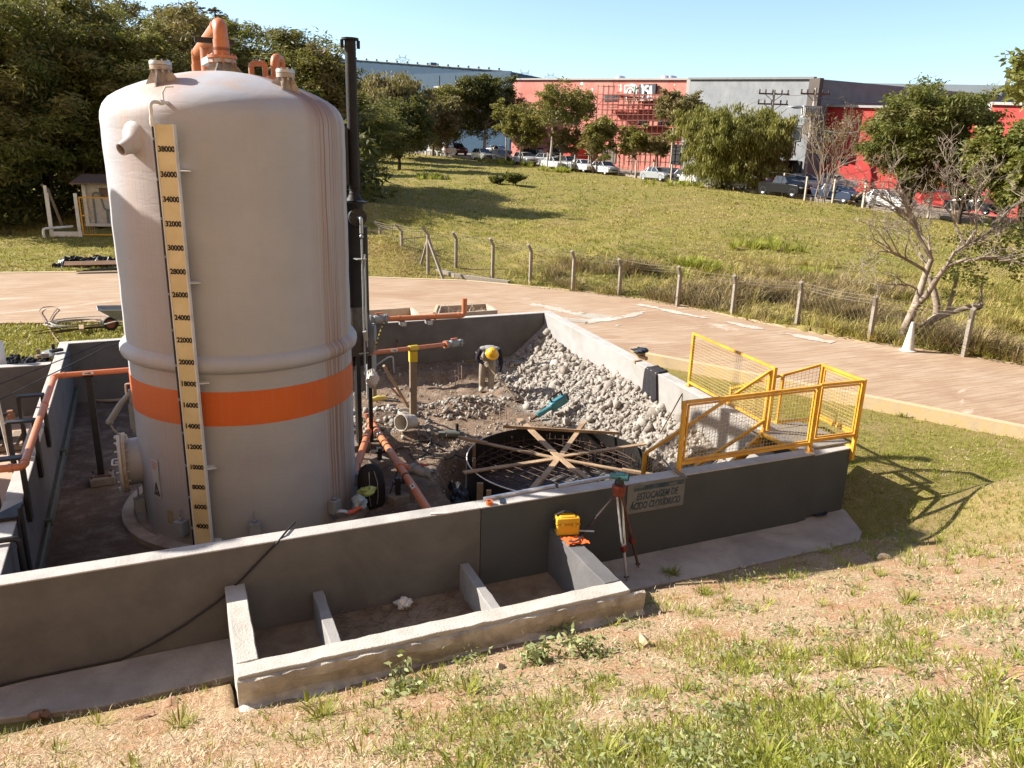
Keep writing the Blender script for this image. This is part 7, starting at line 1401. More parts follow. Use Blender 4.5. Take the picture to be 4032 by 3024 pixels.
# ================================================================ BUILDINGS beyond the car park
REDW = M('faded_red_paint', (.46, .15, .115), (.52, .19, .15), 1.2, .85, .15, 10, stain=(.54, .26, .21), sscale=.35); REDB = None
def red_brick():
    m, nt, bs = nodes_mat('red_painted_block'); co = coords(nt); sx_ = nd(nt, 'ShaderNodeSeparateXYZ'); nt.links.new(co, sx_.inputs[0]); fr = maths(nt, 'FRACT', maths(nt, 'MULTIPLY', sx_.outputs[2], 3.2)); ln = ramp(nt, fr, [(.0, (1, 1, 1)), (.10, (0, 0, 0))])
    c = ramp(nt, noise(nt, co, 1.1, 5), [(.35, (.43, .030, .026)), (.7, (.50, .045, .036))]); nt.links.new(mix(nt, ln, c, (.36, .022, .02)), bs.inputs['Base Color']); bs.inputs['Roughness'].default_value = .8; return m
REDB = red_brick(); GREYW = M('grey_textured_facade', (.165, .178, .19), (.205, .215, .225), 1.3, .9, .2, 8, stain=(.235, .245, .25), sscale=.5)
BLUEW = M('blue_grey_cladding', (.060, .105, .165), (.07, .118, .18), .6, .8, spec=.1); PALEW = M('pale_grey_cladding', (.145, .17, .195), (.17, .195, .22), .5, .8, spec=.1); DARKW = M('dark_brown_cladding', (.085, .07, .062), (.11, .092, .08), 1, .85); CREAM = M('cream_roof_sheet', (.58, .50, .39), (.66, .58, .47), .8, .7)
GLASS = M('dark_window_glass', (.02, .025, .03), (.035, .042, .05), .8, .12, spec=.6); FRAMEM = M('window_frame', (.10, .10, .10), (.14, .14, .14), 5, .6); TRIM = M('pale_trim', (.34, .32, .30), (.40, .38, .36), 5, .8)
def P3(x, y, D): return gd(x, y, D)
def facade(t, name, x0, y0, D0, x1, y1, D1, mat, depth, zb=None, cap=None):
    """a block whose front top edge runs between two photograph points; depth metres deep"""
    a, b = P3(x0, y0, D0), P3(x1, y1, D1); za = zb if zb is not None else min(zg(a.x, a.y), zg(b.x, b.y))-1.5; d = (b-a); d.z = 0; d.normalize(); n = Vector((-d.y, d.x, 0)); n = n if n.dot(Vector((a.x, a.y-CAM.y, 0))) > 0 else -n
    A, B = a+n*depth, b+n*depth; vs = [(p.x, p.y, za) for p in (a, b, B, A)]+[(p.x, p.y, p.z) for p in (a, b)]+[(B.x, B.y, b.z), (A.x, A.y, a.z)]; mb = MB(); mb.add(vs, [(0, 1, 2, 3), (4, 7, 6, 5), (0, 4, 5, 1), (1, 5, 6, 2), (2, 6, 7, 3), (3, 7, 4, 0)]); o = mb.build(name, mat, t, 0)
    if cap: mb = MB(); mb.beam(a-n*.1+Vector((0, 0, .06)), b-n*.1+Vector((0, 0, .06)), .4, .22); mb.build('parapet_cap', cap, t, 0)
    return a, b, d, n
def on_facade(F, x, y, out=.05):
    a, b, d, n = F; r_ = ray(x, y); k = n.dot(a-CAM)/n.dot(r_); return CAM+r_*k-n*out
def fbox(F, name, x0, y0, x1, y1, mat, t, th=.08, out=.0):
    """a flat box on the facade between two photograph corners"""
    a, b, d, n = F; p0, p1 = on_facade(F, x0, y0), on_facade(F, x1, y1); c = (p0+p1)/2; w = abs((p1-p0).dot(d)); h = abs(p1.z-p0.z); mb = MB(); mb.box(c-n*(out), (w, th, h), rot=Matrix((d, n, Vector((0, 0, 1)))).transposed()); return mb.build(name, mat, t, 0)
def window(F, x0, y0, x1, y1, t, bars=(1, 1), frame=FRAMEM):
    w = fbox(F, 'window', x0, y0, x1, y1, frame, t, .12); a, b, d, n = F; e = .9; cx_, cy_ = (x0+x1)/2, (y0+y1)/2; g = fbox(F, 'pane', cx_-(x1-x0)*.43, cy_-(y1-y0)*.43, cx_+(x1-x0)*.43, cy_+(y1-y0)*.43, GLASS, w, .06, .06); return w
red = thing('red_building', 'long faded red factory building with a big sign, beyond the car park', 'building', (60, 100, 2))
FR = facade(red, 'wall', 1108, 172, 124, 1490, 172, 103, REDW, 30, None, TRIM)
for x0, y0, x1, y1 in ((1306, 205, 1336, 218), (1224, 253, 1250, 268), (1194, 255, 1215, 268), (1380, 260, 1400, 280), (1517-40, 263, 1488, 275), (1425-3, 262, 1442, 275), (1040, 255, 1062, 262)):
    if x0 < x1 < 1492 and x0 > 1100: window(FR, x0, y0, x1, y1, red)
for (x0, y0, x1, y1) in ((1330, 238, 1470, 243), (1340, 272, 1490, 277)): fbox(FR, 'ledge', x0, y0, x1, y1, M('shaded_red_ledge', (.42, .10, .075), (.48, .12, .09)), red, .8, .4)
mb = MB(); a = on_facade(FR, 1338, 203, .1); b = on_facade(FR, 1455, 212, .1); mb.beam(a, b, .9, .35); mb.build('canopy', REDW, red, 0)
fbox(FR, 'porch', 1246, 313, 1272, 352, M('bright_red_porch', (.58, .06, .045), (.62, .08, .06)), red, 3.0, 1.5); fbox(FR, 'doorway', 1195, 312, 1240, 350, BLACK, red, .1); fbox(FR, 'doorway', 1300, 316, 1330, 352, DARKC, red, .1); fbox(FR, 'doorway', 1450, 312, 1486, 356, BLACK, red, .1)
fbox(FR, 'downpipe', 1487, 172, 1491, 330, TRIM, red, .3, .1)
mb = MB(); rd = random.Random(3)
for _ in range(9): p = on_facade(FR, rd.choice((rd.uniform(1455, 1485), rd.uniform(1250, 1440))), rd.uniform(176, 200), .012); mb.lathe([(.0001, 0), (rd.uniform(.1, .32), .0)], p, -FR[3], 8)
mb.build('flaked_paint', M('flaked_paint', (.62, .50, .46), (.68, .58, .54)), red, 0)
for x, lb in ((1398, 0), (1410, 1), (1300, 2)):
    p = P3(x, 171, 108 if x > 1350 else 116)+FR[3]*4; zt = p.z; v = thing('roof_ventilator', ('shiny round ventilator on the red roof, left of the pair above the sign', 'shiny round ventilator on the red roof, right of the pair above the sign', 'lone shiny ventilator on the red roof behind the slender tree')[lb], 'ventilator', (p.x, p.y, zt), 'ventilators on the red roof'); mb = MB(); mb.lathe([(.45, -1.5), (.45, -.1), (.75, .05), (.82, .35), (.7, .65), (.3, .78), (.0001, .8)], p, n=16); mb.build('turbine', ALU, v, 40)
# the sign: white emblem and white letters on a dark panel
SGD = M('dark_blue_sign', (.035, .04, .055), (.05, .056, .075), 2, .5); SGW = M('white_sign_letters', (.72, .72, .70), (.78, .78, .76), 5, .5)
sg = thing('factory_sign', 'large dark and white sign with an arched emblem high on the red wall', 'sign', on_facade(FR, 1400, 215, .5))
mb = MB(); c = on_facade(FR, 1402.5, 200.5, .35); h = abs(on_facade(FR, 1400, 183, 0).z-on_facade(FR, 1400, 219, 0).z); w = abs((on_facade(FR, 1421, 200, 0)-on_facade(FR, 1385, 200, 0)).dot(FR[2])); rotF = Matrix((FR[2], FR[3], Vector((0, 0, 1)))).transposed(); mb.box(c, (w, .35, h), rot=rotF); mb.build('panel', SGD, sg, 0)
L_ = lambda x, y, o=.56: on_facade(FR, x, y, o)
def stroke(mb, pts, wd, o=.56):
    for p, q in zip(pts[:-1], pts[1:]): mb.beam(L_(*p, o), L_(*q, o), wd, .06, up=-FR[3])
mb = MB(); stroke(mb, [(1391, 186), (1395, 186), (1395, 211)], .36); mb.build('letter', SGW, sg, 0)
mb = MB(); stroke(mb, [(1407, 187), (1400.5, 187), (1400.5, 197), (1406.5, 197), (1406.5, 210), (1399.5, 210)], .27); mb.build('letter', SGW, sg, 0)
mb = MB(); stroke(mb, [(1412, 186), (1412, 211)], .40); mb.build('letter', SGW, sg, 0)
mb = MB(); stroke(mb, [(1389, 216), (1416, 216)], .16); mb.build('small_line', SGW, sg, 0)
mb = MB(); stroke(mb, [(1353, 217), (1353, 185), (1378, 185), (1378, 217)], .15, .30); mb.build('emblem_frame', SGW, sg, 0)
mb = MB(); cx_, cy_ = 1365.5, 203; stroke(mb, [(cx_-8.5, 217)]+[(cx_-8.5*math.cos(a), cy_-13*math.sin(a)) for a in np.linspace(0, math.pi, 9)]+[(cx_+8.5, 217)], .16, .36); mb.build('emblem_arch', SGW, sg, 0)
mb = MB(); p = L_(cx_, cy_-1, .4); mb.ball(p, (.30, .12, .42), 18, 8, rot=rotF); mb.build('emblem_oval', SGW, sg, 50)
# scaffold
sc = thing('scaffold', 'rusty tube scaffold standing against the red wall under the sign', 'scaffold', on_facade(FR, 1390, 330, 1.5)); SCM = M('scaffold_tube', (.24, .075, .05), (.32, .11, .075), 6, .7)
xs = list(range(1318, 1472, 11))
mb = MB()
for i, x in enumerate(xs):
    yt = 186 if x < 1352 else 207 if x < 1440 else 218
    if i % 4 == 3: yt -= 5
    for o in (1.2, 2.4): a, b = on_facade(FR, x, yt, o), on_facade(FR, x-.05*(330-yt), 335, o); b.x, b.y = a.x, a.y; mb.cyl(a, b, .045, n=4, cap=False)
mb.build('upright', SCM, sc, 0); mb = MB()
for y in (189, 207, 216, 228, 239, 250, 262, 274, 290, 305):
    x1 = 1352 if y < 200 else 1470
    for o in (1.2, 2.4): mb.cyl(on_facade(FR, 1316, y, o), on_facade(FR, x1, y, o), .04, n=4, cap=False)
mb.build('ledger', SCM, sc, 0); mb = MB(); rd = random.Random(2)
for _ in range(16): x = rd.choice(xs[:-2]); y = rd.choice((228, 250, 274, 216)); mb.cyl(on_facade(FR, x, y, 2.4), on_facade(FR, x+11, y-rd.choice((11, 12)), 2.4), .035, n=4, cap=False)
mb.build('brace', SCM, sc, 0)
for a, b, y in ((1366, 1420, 220), (1330, 1352, 233), (1395, 1440, 262)): mb = MB(); mb.beam(on_facade(FR, a, y, 1.8), on_facade(FR, b, y, 1.8), .9, .08); mb.build('plank', WOOD, sc, 0)
pp = on_facade(FR, 1385, 219.4, 1.5); pn = thing('person', 'painter in a green shirt standing on the scaffold at the sign', 'person', pp); dd_ = FR[2]; nn_ = FR[3]
def Q(a, b, z): return pp+dd_*a+nn_*b+Vector((0, 0, z*1.12))
J2 = dict(pelvis=Q(0, 0, .9), chest=Q(0, .05, 1.3), neck=Q(0, .08, 1.5), head=Q(0, .10, 1.64), kl=Q(-.1, 0, .48), al=Q(-.12, 0, .05), kr=Q(.1, .02, .48), ar=Q(.12, 0, .05), el=Q(-.30, .15, 1.2), wl=Q(-.28, .40, 1.35), er=Q(.30, .2, 1.3), wr=Q(.34, .45, 1.5))
R2 = dict(pelvis=.16, chest=.18, neck=.07, head=.115, kl=.085, al=.06, kr=.085, ar=.06, el=.06, wl=.05, er=.06, wr=.05)
body_mesh('body', J2, R2, [('pelvis', 'chest'), ('chest', 'neck'), ('neck', 'head'), ('pelvis', 'kl'), ('kl', 'al'), ('pelvis', 'kr'), ('kr', 'ar'), ('chest', 'el'), ('el', 'wl'), ('chest', 'er'), ('er', 'wr')], [(M('green_shirt', (.22, .42, .28), (.28, .50, .34)), [('pelvis', 'chest'), ('chest', 'neck'), ('chest', 'el'), ('chest', 'er')]), (DARKC, [('pelvis', 'kl'), ('kl', 'al'), ('pelvis', 'kr'), ('kr', 'ar')]), (SKIN, [('neck', 'head'), ('el', 'wl'), ('er', 'wr')])], pn, 1)
mb = MB(); mb.lathe([(.15, 0), (.14, .08), (.08, .14), (.0001, .15)], J2['head']+Vector((0, 0, .03)), n=12); mb.build('cap', WHITE, pn)
# grey building
gr = thing('grey_building', 'tall plain grey textured building with narrow dark windows, between the two red ones', 'building', (70, 80, 2))
FG_ = facade(gr, 'wall', 1491, 171, 102.5, 1763, 170, 87, GREYW, 34, None, FRAMEM)
window(FG_, 1696, 271, 1716, 333, gr); window(FG_, 1660, 270, 1689, 330, gr); window(FG_, 1716, 273, 1729, 305, gr)
fbox(FG_, 'corner_trim', 1757, 171, 1764, 290, DARKW, gr, .5, .2); fbox(FG_, 'entrance', 1697, 347, 1726, 398, BLACK, gr, .3); fbox(FG_, 'canopy', 1640, 344, 1725, 348, DARKW, gr, 1.8, .9)
mb = MB(); a = on_facade(FG_, 1652, 347, 2.5); b = on_facade(FG_, 1694, 347, 2.5); za = zg(a.x, a.y)-1; mb.add([(a.x, a.y, za), (b.x, b.y, za), (b.x, b.y, b.z), (a.x, a.y, a.z)]+[tuple(Vector((p.x, p.y, z))+FG_[3]*2.4) for p, z in ((a, za), (b, za), (b, b.z), (a, a.z))], [(0, 1, 2, 3), (5, 4, 7, 6), (0, 4, 5, 1), (3, 2, 6, 7), (0, 3, 7, 4), (1, 5, 6, 2)]); mb.build('red_screen', M('bright_red_screen', (.62, .045, .04), (.66, .06, .05)), gr, 0)
# red block building on the right
rb = thing('red_brick_building', 'bright red painted block building at the right, behind the large tree', 'building', (90, 60, 2))
FB_ = facade(rb, 'wall', 1744, 229, 89.5, 2118, 237, 83, REDB, 24, None, TRIM); window(FB_, 1773, 281, 1800, 306, rb); window(FB_, 1766, 334, 1792, 352, rb); window(FB_, 1817, 343, 1830, 356, rb)
p = on_facade(FB_, 1728+17, 352, .3); ac = fbox(FB_, 'air_conditioner', 1729+15, 341, 1752+2, 362, WHITE, rb, .8, .4); mb = MB(); mb.lathe([(.18, 0), (.42, .0), (.42, .04), (.18, .04)], on_facade(FB_, 1748.5, 351, .85), FB_[3], 18); mb.build('fan_grille', FRAMEM, ac)
FB2 = facade(rb, 'front_block', 2143, 225, 79, 2420, 231, 74, REDB, 26, None, TRIM)
db_ = thing('dark_gabled_hall', 'dark brown hall with a pale sloping roof edge behind the red block building', 'building', (100, 80, 8)); FD = facade(db_, 'wall', 1764, 196, 118, 2230, 226, 108, DARKW, 30, 0)
def slab(t, name, pts, D, mat, th=.7):
    mb = MB(); ps = [P3(x, y, D) for x, y in pts]; mb.add(ps+[p+FD[3]*25 for p in ps], [tuple(range(len(ps))), tuple(range(2*len(ps)-1, len(ps)-1, -1))]+[(i, (i+1) % len(ps), len(ps)+(i+1) % len(ps), len(ps)+i) for i in range(len(ps))]); mb.build(name, mat, t, 0)
slab(db_, 'roof', [(1764, 190), (1764, 196), (1905, 213), (1990, 224), (2018, 226), (2018, 208), (1905, 206)], 117, CREAM); slab(db_, 'roof', [(2018, 208), (2018, 216), (2085, 216), (2228, 228), (2228, 222), (2140, 211)], 112, CREAM); slab(db_, 'gable_band', [(1764, 216), (1764, 219), (1990, 217), (1990, 214)], 115, PALEW)
for x, lb in ((2128, 'small white dome ventilator left, on the low red roof at the right'), (2141, 'small white dome ventilator right, on the low red roof at the right')): p = P3(x, 236, 84); v = thing('roof_dome', lb, 'ventilator', p, 'domes on the low red roof'); mb = MB(); mb.lathe([(.7, -.2), (.75, .1), (.5, .4), (.0001, .5)], p, n=14); mb.build('dome', WHITE, v, 50)
gw = thing('pale_warehouse', 'long pale grey warehouse on the skyline at the right', 'warehouse', (200, 150, 5)); FW_ = facade(gw, 'wall', 1700, 177, 215, 2168, 184, 190, PALEW, 60, 0, None); fbox(FW_, 'joint', 1848, 179, 1852, 205, FRAMEM, gw, .3, .1)
for x in (1843, 1853): pass
bw = thing('blue_warehouse', 'long blue grey warehouse on the skyline between the black stack and the red building', 'warehouse', (60, 250, 5)); FBW = facade(bw, 'wall', 700, 125, 285, 1105, 155, 240, BLUEW, 60, 0, FRAMEM)
fbox(FBW, 'lower_band', 700, 166, 1104, 196, M('paler_blue_cladding', (.095, .145, .205), (.11, .16, .22), .6, .8, spec=.1), bw, .4, .1)
for x in (860, 950, 985, 1019, 1060): fbox(FBW, 'joint', x-.2, 163, x+.2, 196, FRAMEM, bw, .15, .35)
fbox(FBW, 'white_canopy', 940, 187, 986, 189, WHITE, bw, .6, .4); p = P3(935, 143, 262); mb = MB(); mb.box(p+Vector((0, 0, 0)), (2, 2, 2)); mb.build('roof_box', PALEW, bw, 0)
mb = MB()
for x in range(705, 1100, 22): q_ = on_facade(FBW, x, 125+(x-700)*30/405, .3); mb.box(q_+Vector((0, 0, .5)), (.5, .5, .5))
mb.build('roof_lamps', FRAMEM, bw, 0)
# pylons
PYL = M('hazy_pylon_steel', (.62, .70, .74), (.68, .76, .80), 1, .9, spec=.05)  # pale blue carries the distance haze in the steel colour
def pylon(x, yt, yb, w, D, label):
    c = P3(x, yb, D); top = P3(x, yt, D); h = top.z-c.z; s = (P3(x+1, yb, D)-P3(x, yb, D)).length; e = Vector((CR.x, CR.y, 0)).normalized(); t = thing('pylon', label, 'pylon', (c.x, c.y, 0), 'power pylons on the skyline'); mb = MB(); k = .11
    def q(a, b): return c+e*(a*w*s)+Vector((0, 0, b*h))
    for a, b in (((-.2, -.6), (-.22, .0)), ((.2, -.6), (.22, 0)), ((-.22, 0), (-.30, .70)), ((.22, 0), (.30, .70)), ((-.30, .70), (.30, .70)), ((-.30, .62), (.30, .62)), ((-.30, .62), (-.36, 1)), ((.30, .62), (.36, 1)), ((-.36, 1), (-.22, .7)), ((.36, 1), (.22, .7)), ((-.30, .62), (-.75, .35)), ((-.75, .35), (-.25, .42)), ((.30, .62), (.75, .35)), ((.75, .35), (.25, .42)), ((-.22, .62), (0, .25)), ((.22, .62), (0, .25)), ((-.22, 0), (.26, .35)), ((.22, 0), (-.26, .35)), ((-.2, -.6), (.22, 0)), ((.2, -.6), (-.22, 0)), ((-.62, .38), (-.55, .05)), ((.62, .38), (.55, .05))): mb.beam(q(*a), q(*b), k*2, k*2)
    mb.build('lattice', PYL, t, 0)
pylon(870, 118, 136, 22, 560, 'faint lattice pylon above the blue warehouse roof'); pylon(1133, 150, 173, 26, 520, 'faint lattice pylon right of the blue warehouse corner'); pylon(1189, 157, 173, 19, 700, 'smaller faint pylon above the left part of the red roof'); pylon(2172, 165, 188, 7, 420, 'thin faint mast on the skyline at the far right')
# ================================================================ POLES AND WIRES
CONP = M('concrete_utility_pole', (.36, .32, .27), (.45, .40, .34), 4, .9); CERD = M('dark_insulator', (.05, .035, .03), (.09, .065, .055), 9, .4)
def upole(x, ytop, xb, yb, D, label, arms, tr=False):
    b = gd(xb, yb, D); zb = zg(b.x, b.y); top = gd(x, ytop, D); t = thing('utility_pole', label, 'utility pole', (b.x, b.y, zb), 'utility poles by the car park'); mb = MB(); mb.tube([(b.x, b.y, zb-.5), (b.x, b.y, top.z)], [.20, .12], 8); mb.build('shaft', CONP, t); e = Vector((CR.x, CR.y, 0)).normalized(); e2 = Vector((e.x*.95, e.y*.95, 0))
    for ya, w in arms:
        z = gd(x, ya, D).z; c = Vector((b.x, b.y, z)); mb = MB(); mb.beam(c-e*w, c+e*w, .12, .14); mb.beam(c-e*w*.6, c+Vector((0, 0, -.7)), .05, .05); mb.beam(c+e*w*.6, c+Vector((0, 0, -.7)), .05, .05); ar = mb.build('cross_arm', RUSTY, t, 0); 
        for k in (-.95, -.55, -.1, .5, .9): mb = MB(); mb.lathe([(.03, 0), (.09, .06), (.05, .12), (.10, .18), (.05, .26), (.08, .32), (.0001, .36)], c+e*(w*k)+Vector((0, 0, .06)), n=8); mb.build('insulator', CERD, ar)
    return t, b, top, e
p1, b1_, t1_, e_ = upole(1672, 194, 1648, 405, 84, 'utility pole with two cross arms rising out of the pepper tree', ((203, 1.5), (225, 1.5)))
p2, b2_, t2_, _ = upole(1752, 190, 1736, 392, 83, 'utility pole with a transformer at the grey building corner', ((203, 1.4),))
c = Vector((b2_.x, b2_.y, gd(1742, 243, 83).z))-e_*.25-Vector((CAM.x-b2_.x, CAM.y-b2_.y, 0)).normalized()*-.4; mb = MB(); mb.box(c, (1.5, .75, .95), rz=math.atan2(e_.y, e_.x)); 
for k in range(9): mb.box(c+e_*(-.64+.16*k)+Vector((e_.y, -e_.x, 0))*.42, (.05, .16, .8), rz=math.atan2(e_.y, e_.x))
mb.box(c+Vector((0, 0, .5)), (1.6, .85, .10), rz=math.atan2(e_.y, e_.x)); mb.build('transformer', M('transformer_grey', (.42, .41, .39), (.50, .49, .46), 6, .6), p2, 0)
a = gd(1685, 247, 83.5); b = gd(1712, 231, 82); lt = thing('street_lamp', 'street lamp on a long curved arm above the pepper tree', 'street lamp', a); mb = MB(); mb.tube(fillet([(b1_.x, b1_.y, gd(1665, 252, 84).z), a, b.lerp(a, .35)+Vector((0, 0, .25)), b], .8), .05, 6); mb.build('arm', GALV, lt); mb = MB(); mb.ball(b+e_*.45, (.62, .2, .16), 10, 6, rot=Matrix.Rotation(math.atan2(e_.y, e_.x), 3, 'Z')); mb.build('lamp_head', GALV, lt)
def wire(p, q, sag, label, r=.02):
    mb = MB(); p, q = V3(p), V3(q); mb.tube([p.lerp(q, k/10)-Vector((0, 0, sag*4*(k/10)*(1-k/10))) for k in range(11)], r, 4, False); tag(mb.build('overhead_wire', FRAMEM), label, 'wire', 'overhead wires')
z_ = lambda y, B_: Vector((B_.x, B_.y, gd(1670, y, 84).z))
wire(z_(200, b1_), z_(200, b2_), .3, 'overhead wire between the tops of the two utility poles'); wire(z_(254, b1_), Vector((b2_.x, b2_.y, gd(1740, 270, 83).z)), .3, 'thick low cable between the two utility poles', .05); wire(Vector((b2_.x, b2_.y, gd(1740, 270, 83).z)), gd(1860, 283, 80), .4, 'thick low cable running right across the red block wall', .04); wire(z_(203, b1_), gd(1490, 250, 90), .5, 'thin wire slanting down left across the grey building'); wire(z_(212, b2_), gd(2040, 222, 100), .3, 'pale double wire running right along the dark hall', .05)
# ================================================================ CARS
TYRE = RUBBER; RIMM = M('wheel_rim', (.35, .35, .36), (.45, .45, .46), 9, .4, metal=.5, mode='obj'); CGL = M('car_glass', (.018, .022, .026), (.03, .035, .04), 2, .08, spec=.7, mode='obj'); HLT = M('headlight_glass', (.55, .55, .53), (.62, .62, .6), 9, .15, mode='obj'); TLT = M('tail_light', (.35, .02, .02), (.42, .03, .03), 9, .25, mode='obj')
def carpaint(n, c): m = M(n, c, tuple(k*1.04 for k in c), 2, .28, spec=.5 if sum(c) > .6 else .18, mode='obj'); m.node_tree.nodes['Principled BSDF'].inputs['Coat Weight'].default_value = .35 if sum(c) > .6 else .1; return m
PAINT = dict(white=carpaint('white_car_paint', (.50, .51, .52)), silver=carpaint('silver_car_paint', (.28, .30, .31)), grey=carpaint('grey_car_paint', (.22, .22, .215)), dark=carpaint('dark_car_paint', (.03, .032, .038)), black=carpaint('black_car_paint', (.012, .012, .013)), red=carpaint('red_car_paint', (.38, .03, .03)), maroon=carpaint('maroon_car_paint', (.12, .025, .022)), blue=carpaint('dark_blue_car_paint', (.03, .045, .08)))
def make_car(kind, paint, label):
    """front at +x, base at z=0"""
    L, Wd, Hh = {'hatch': (3.8, 1.68, 1.48), 'sedan': (4.35, 1.72, 1.45), 'suv': (4.4, 1.80, 1.68), 'pickup': (4.9, 1.80, 1.70)}[kind]; f, b = L/2, -L/2; t = thing('parked_car' if kind != 'pickup' else 'pickup_truck', label, 'car' if kind != 'pickup' else 'pickup', (0, 0, 0), 'cars in the car park')
    hood = {'hatch': .92, 'sedan': .92, 'suv': 1.05, 'pickup': 1.05}[kind]; low = .22; n = 14
    tp_ = {'hatch': [(b, .50), (b+.03, .86), (b+.12, .98), (f-1.05, .98), (f-.30, hood-.10), (f-.05, hood-.25), (f, .50)], 'sedan': [(b, .50), (b+.03, .88), (b+.10, .98), (b+.75, .99), (f-1.2, .97), (f-.30, hood-.10), (f-.05, hood-.25), (f, .50)], 'suv': [(b, .55), (b+.03, .98), (b+.1, 1.08), (f-1.15, 1.08), (f-.25, hood-.06), (f-.03, hood-.25), (f, .55)], 'pickup': [(b, .60), (b+.02, 1.0), (b+.06, 1.06), (f-1.35, 1.08), (f-.25, hood-.05), (f-.03, hood-.25), (f, .55)]}[kind]
    def lower(x): return low
    prof = [(b+.08, low+.06), (b, .40)]+tp_+[(f, .38), (f-.08, low+.04)]; mb = MB(); k = len(prof); vs = []
    for s, sc_ in ((-1, .94), (-1, 1.0), (1, 1.0), (1, .94)):
        for (x, z) in prof: vs.append((x*(.985 if sc_ < 1 else 1), s*Wd/2*(sc_ if z > .6 else sc_), z if sc_ == 1 else z-.01))
    vs2 = []
    for j, (s, inn) in enumerate(((-1, 0), (-1, .10), (1, .10), (1, 0))):
        for (x, z) in prof: vs2.append((x*(1 if inn else .975), s*(Wd/2-inn), z if inn else (z-.06 if z > .85 else z)))
    fs = [(j*k+i, j*k+(i+1) % k, (j+1)*k+(i+1) % k, (j+1)*k+i) for j in range(3) for i in range(k)]+[tuple(range(k)), tuple(3*k+i for i in range(k-1, -1, -1))]
    mb.add(vs2, fs); body = mb.build('body', paint, t, 35, .02)
    g0, g1, r0, r1 = {'hatch': (b+.10, f-1.05, b+.55, f-1.75), 'sedan': (b+.62, f-1.15, b+1.25, f-1.90), 'suv': (b+.08, f-1.10, b+.45, f-1.75), 'pickup': (b+1.75, f-1.30, b+2.0, f-1.95)}[kind]; zb_ = {'hatch': .96, 'sedan': .96, 'suv': 1.06, 'pickup': 1.06}[kind]; zt = Hh; w0, w1 = Wd/2-.06, Wd/2-.24
    A = [(g0, -w0, zb_), (g1, -w0, zb_), (g1, w0, zb_), (g0, w0, zb_)]; T = [(r0, -w1, zt-.03), (r1, -w1, zt-.05), (r1, w1, zt-.05), (r0, w1, zt-.03)]
    mb = MB(); mb.add(A+T, [(0, 1, 5, 4), (1, 2, 6, 5), (2, 3, 7, 6), (3, 0, 4, 7), (4, 5, 6, 7)]); mb.build('window_glass', CGL, t, 0)
    mb = MB(); mb.add([(r0-.05, -w1-.02, zt-.045), (r1+.06, -w1-.02, zt-.065), (r1+.06, w1+.02, zt-.065), (r0-.05, w1+.02, zt-.045), (r0+.1, -w1+.1, zt), (r1-.1, -w1+.1, zt-.01), (r1-.1, w1-.1, zt-.01), (r0+.1, w1-.1, zt)], [(0, 1, 5, 4), (1, 2, 6, 5), (2, 3, 7, 6), (3, 0, 4, 7), (4, 5, 6, 7), (3, 2, 1, 0)]); mb.build('roof', paint, t, 50)
    for s in (-1, 1):
        mx = (g0+g1)/2+.05
        for (x0, x1) in ((g0, r0), (g1, r1), (mx, mx-.02))+(((g0+.55, g0+.67),) if kind in ('suv', 'sedan') else ()): mb = MB(); mb.beam((x0, s*w0, zb_-.02), (x1, s*(w1+.005), zt-.05), .09, .05, up=(0, 1, 0)); mb.build('roof_pillar', paint, t, 0)
        for x in (f-.72, b+.70):
            mb = MB(); mb.lathe([(.17, -.10), (.29, -.10), (.31, -.06), (.31, .06), (.29, .09), (.20, .09)], (x, s*(Wd/2-.10), .31), (0, s, 0), 20); wl_ = mb.build('wheel', TYRE, t, 50); mb = MB(); mb.lathe([(.0001, .05), (.18, .075), (.205, .085), (.205, .05)], (x, s*(Wd/2-.10), .31), (0, s, 0), 16); mb.build('rim', RIMM, wl_)
            mb = MB(); mb.lathe([(.315, .0), (.365, .0)], (x, s*(Wd/2+.003), .34), (0, s, 0), 20); mb.build('wheel_arch', BLACK, t, 0)
        mb = MB(); mb.box((f-.10, s*(Wd/2-.28), hood-.30), (.22, .34, .15)); mb.build('headlight', HLT, t, 20, .03); mb = MB(); mb.box((b+.06, s*(Wd/2-.16), .80), (.12, .20, .24)); mb.build('tail_light', TLT, t, 20, .02); mb = MB(); mb.box((g1-.15, s*(Wd/2+.06), zb_+.04), (.12, .16, .11)); mb.build('mirror', paint, t, 20, .03)
    mb = MB(); mb.box((f-.02, 0, .52), (.06, .8, .12)); mb.build('grille', BLACK, t, 0); mb = MB(); mb.box((b+.005, 0, .66), (.03, .4, .12)); mb.build('number_plate', WHITE, t, 0)
    if kind == 'pickup': mb = MB(); mb.box((b+.85, 0, 1.075), (1.5, Wd-.3, .02)); mb.build('cargo_bed', BLACK, t, 0)
    return t
protos = {}
rowd = math.degrees(math.atan2((gd(1740, 430, 72)-gd(1255, 371, 98)).y, (gd(1740, 430, 72)-gd(1255, 371, 98)).x))
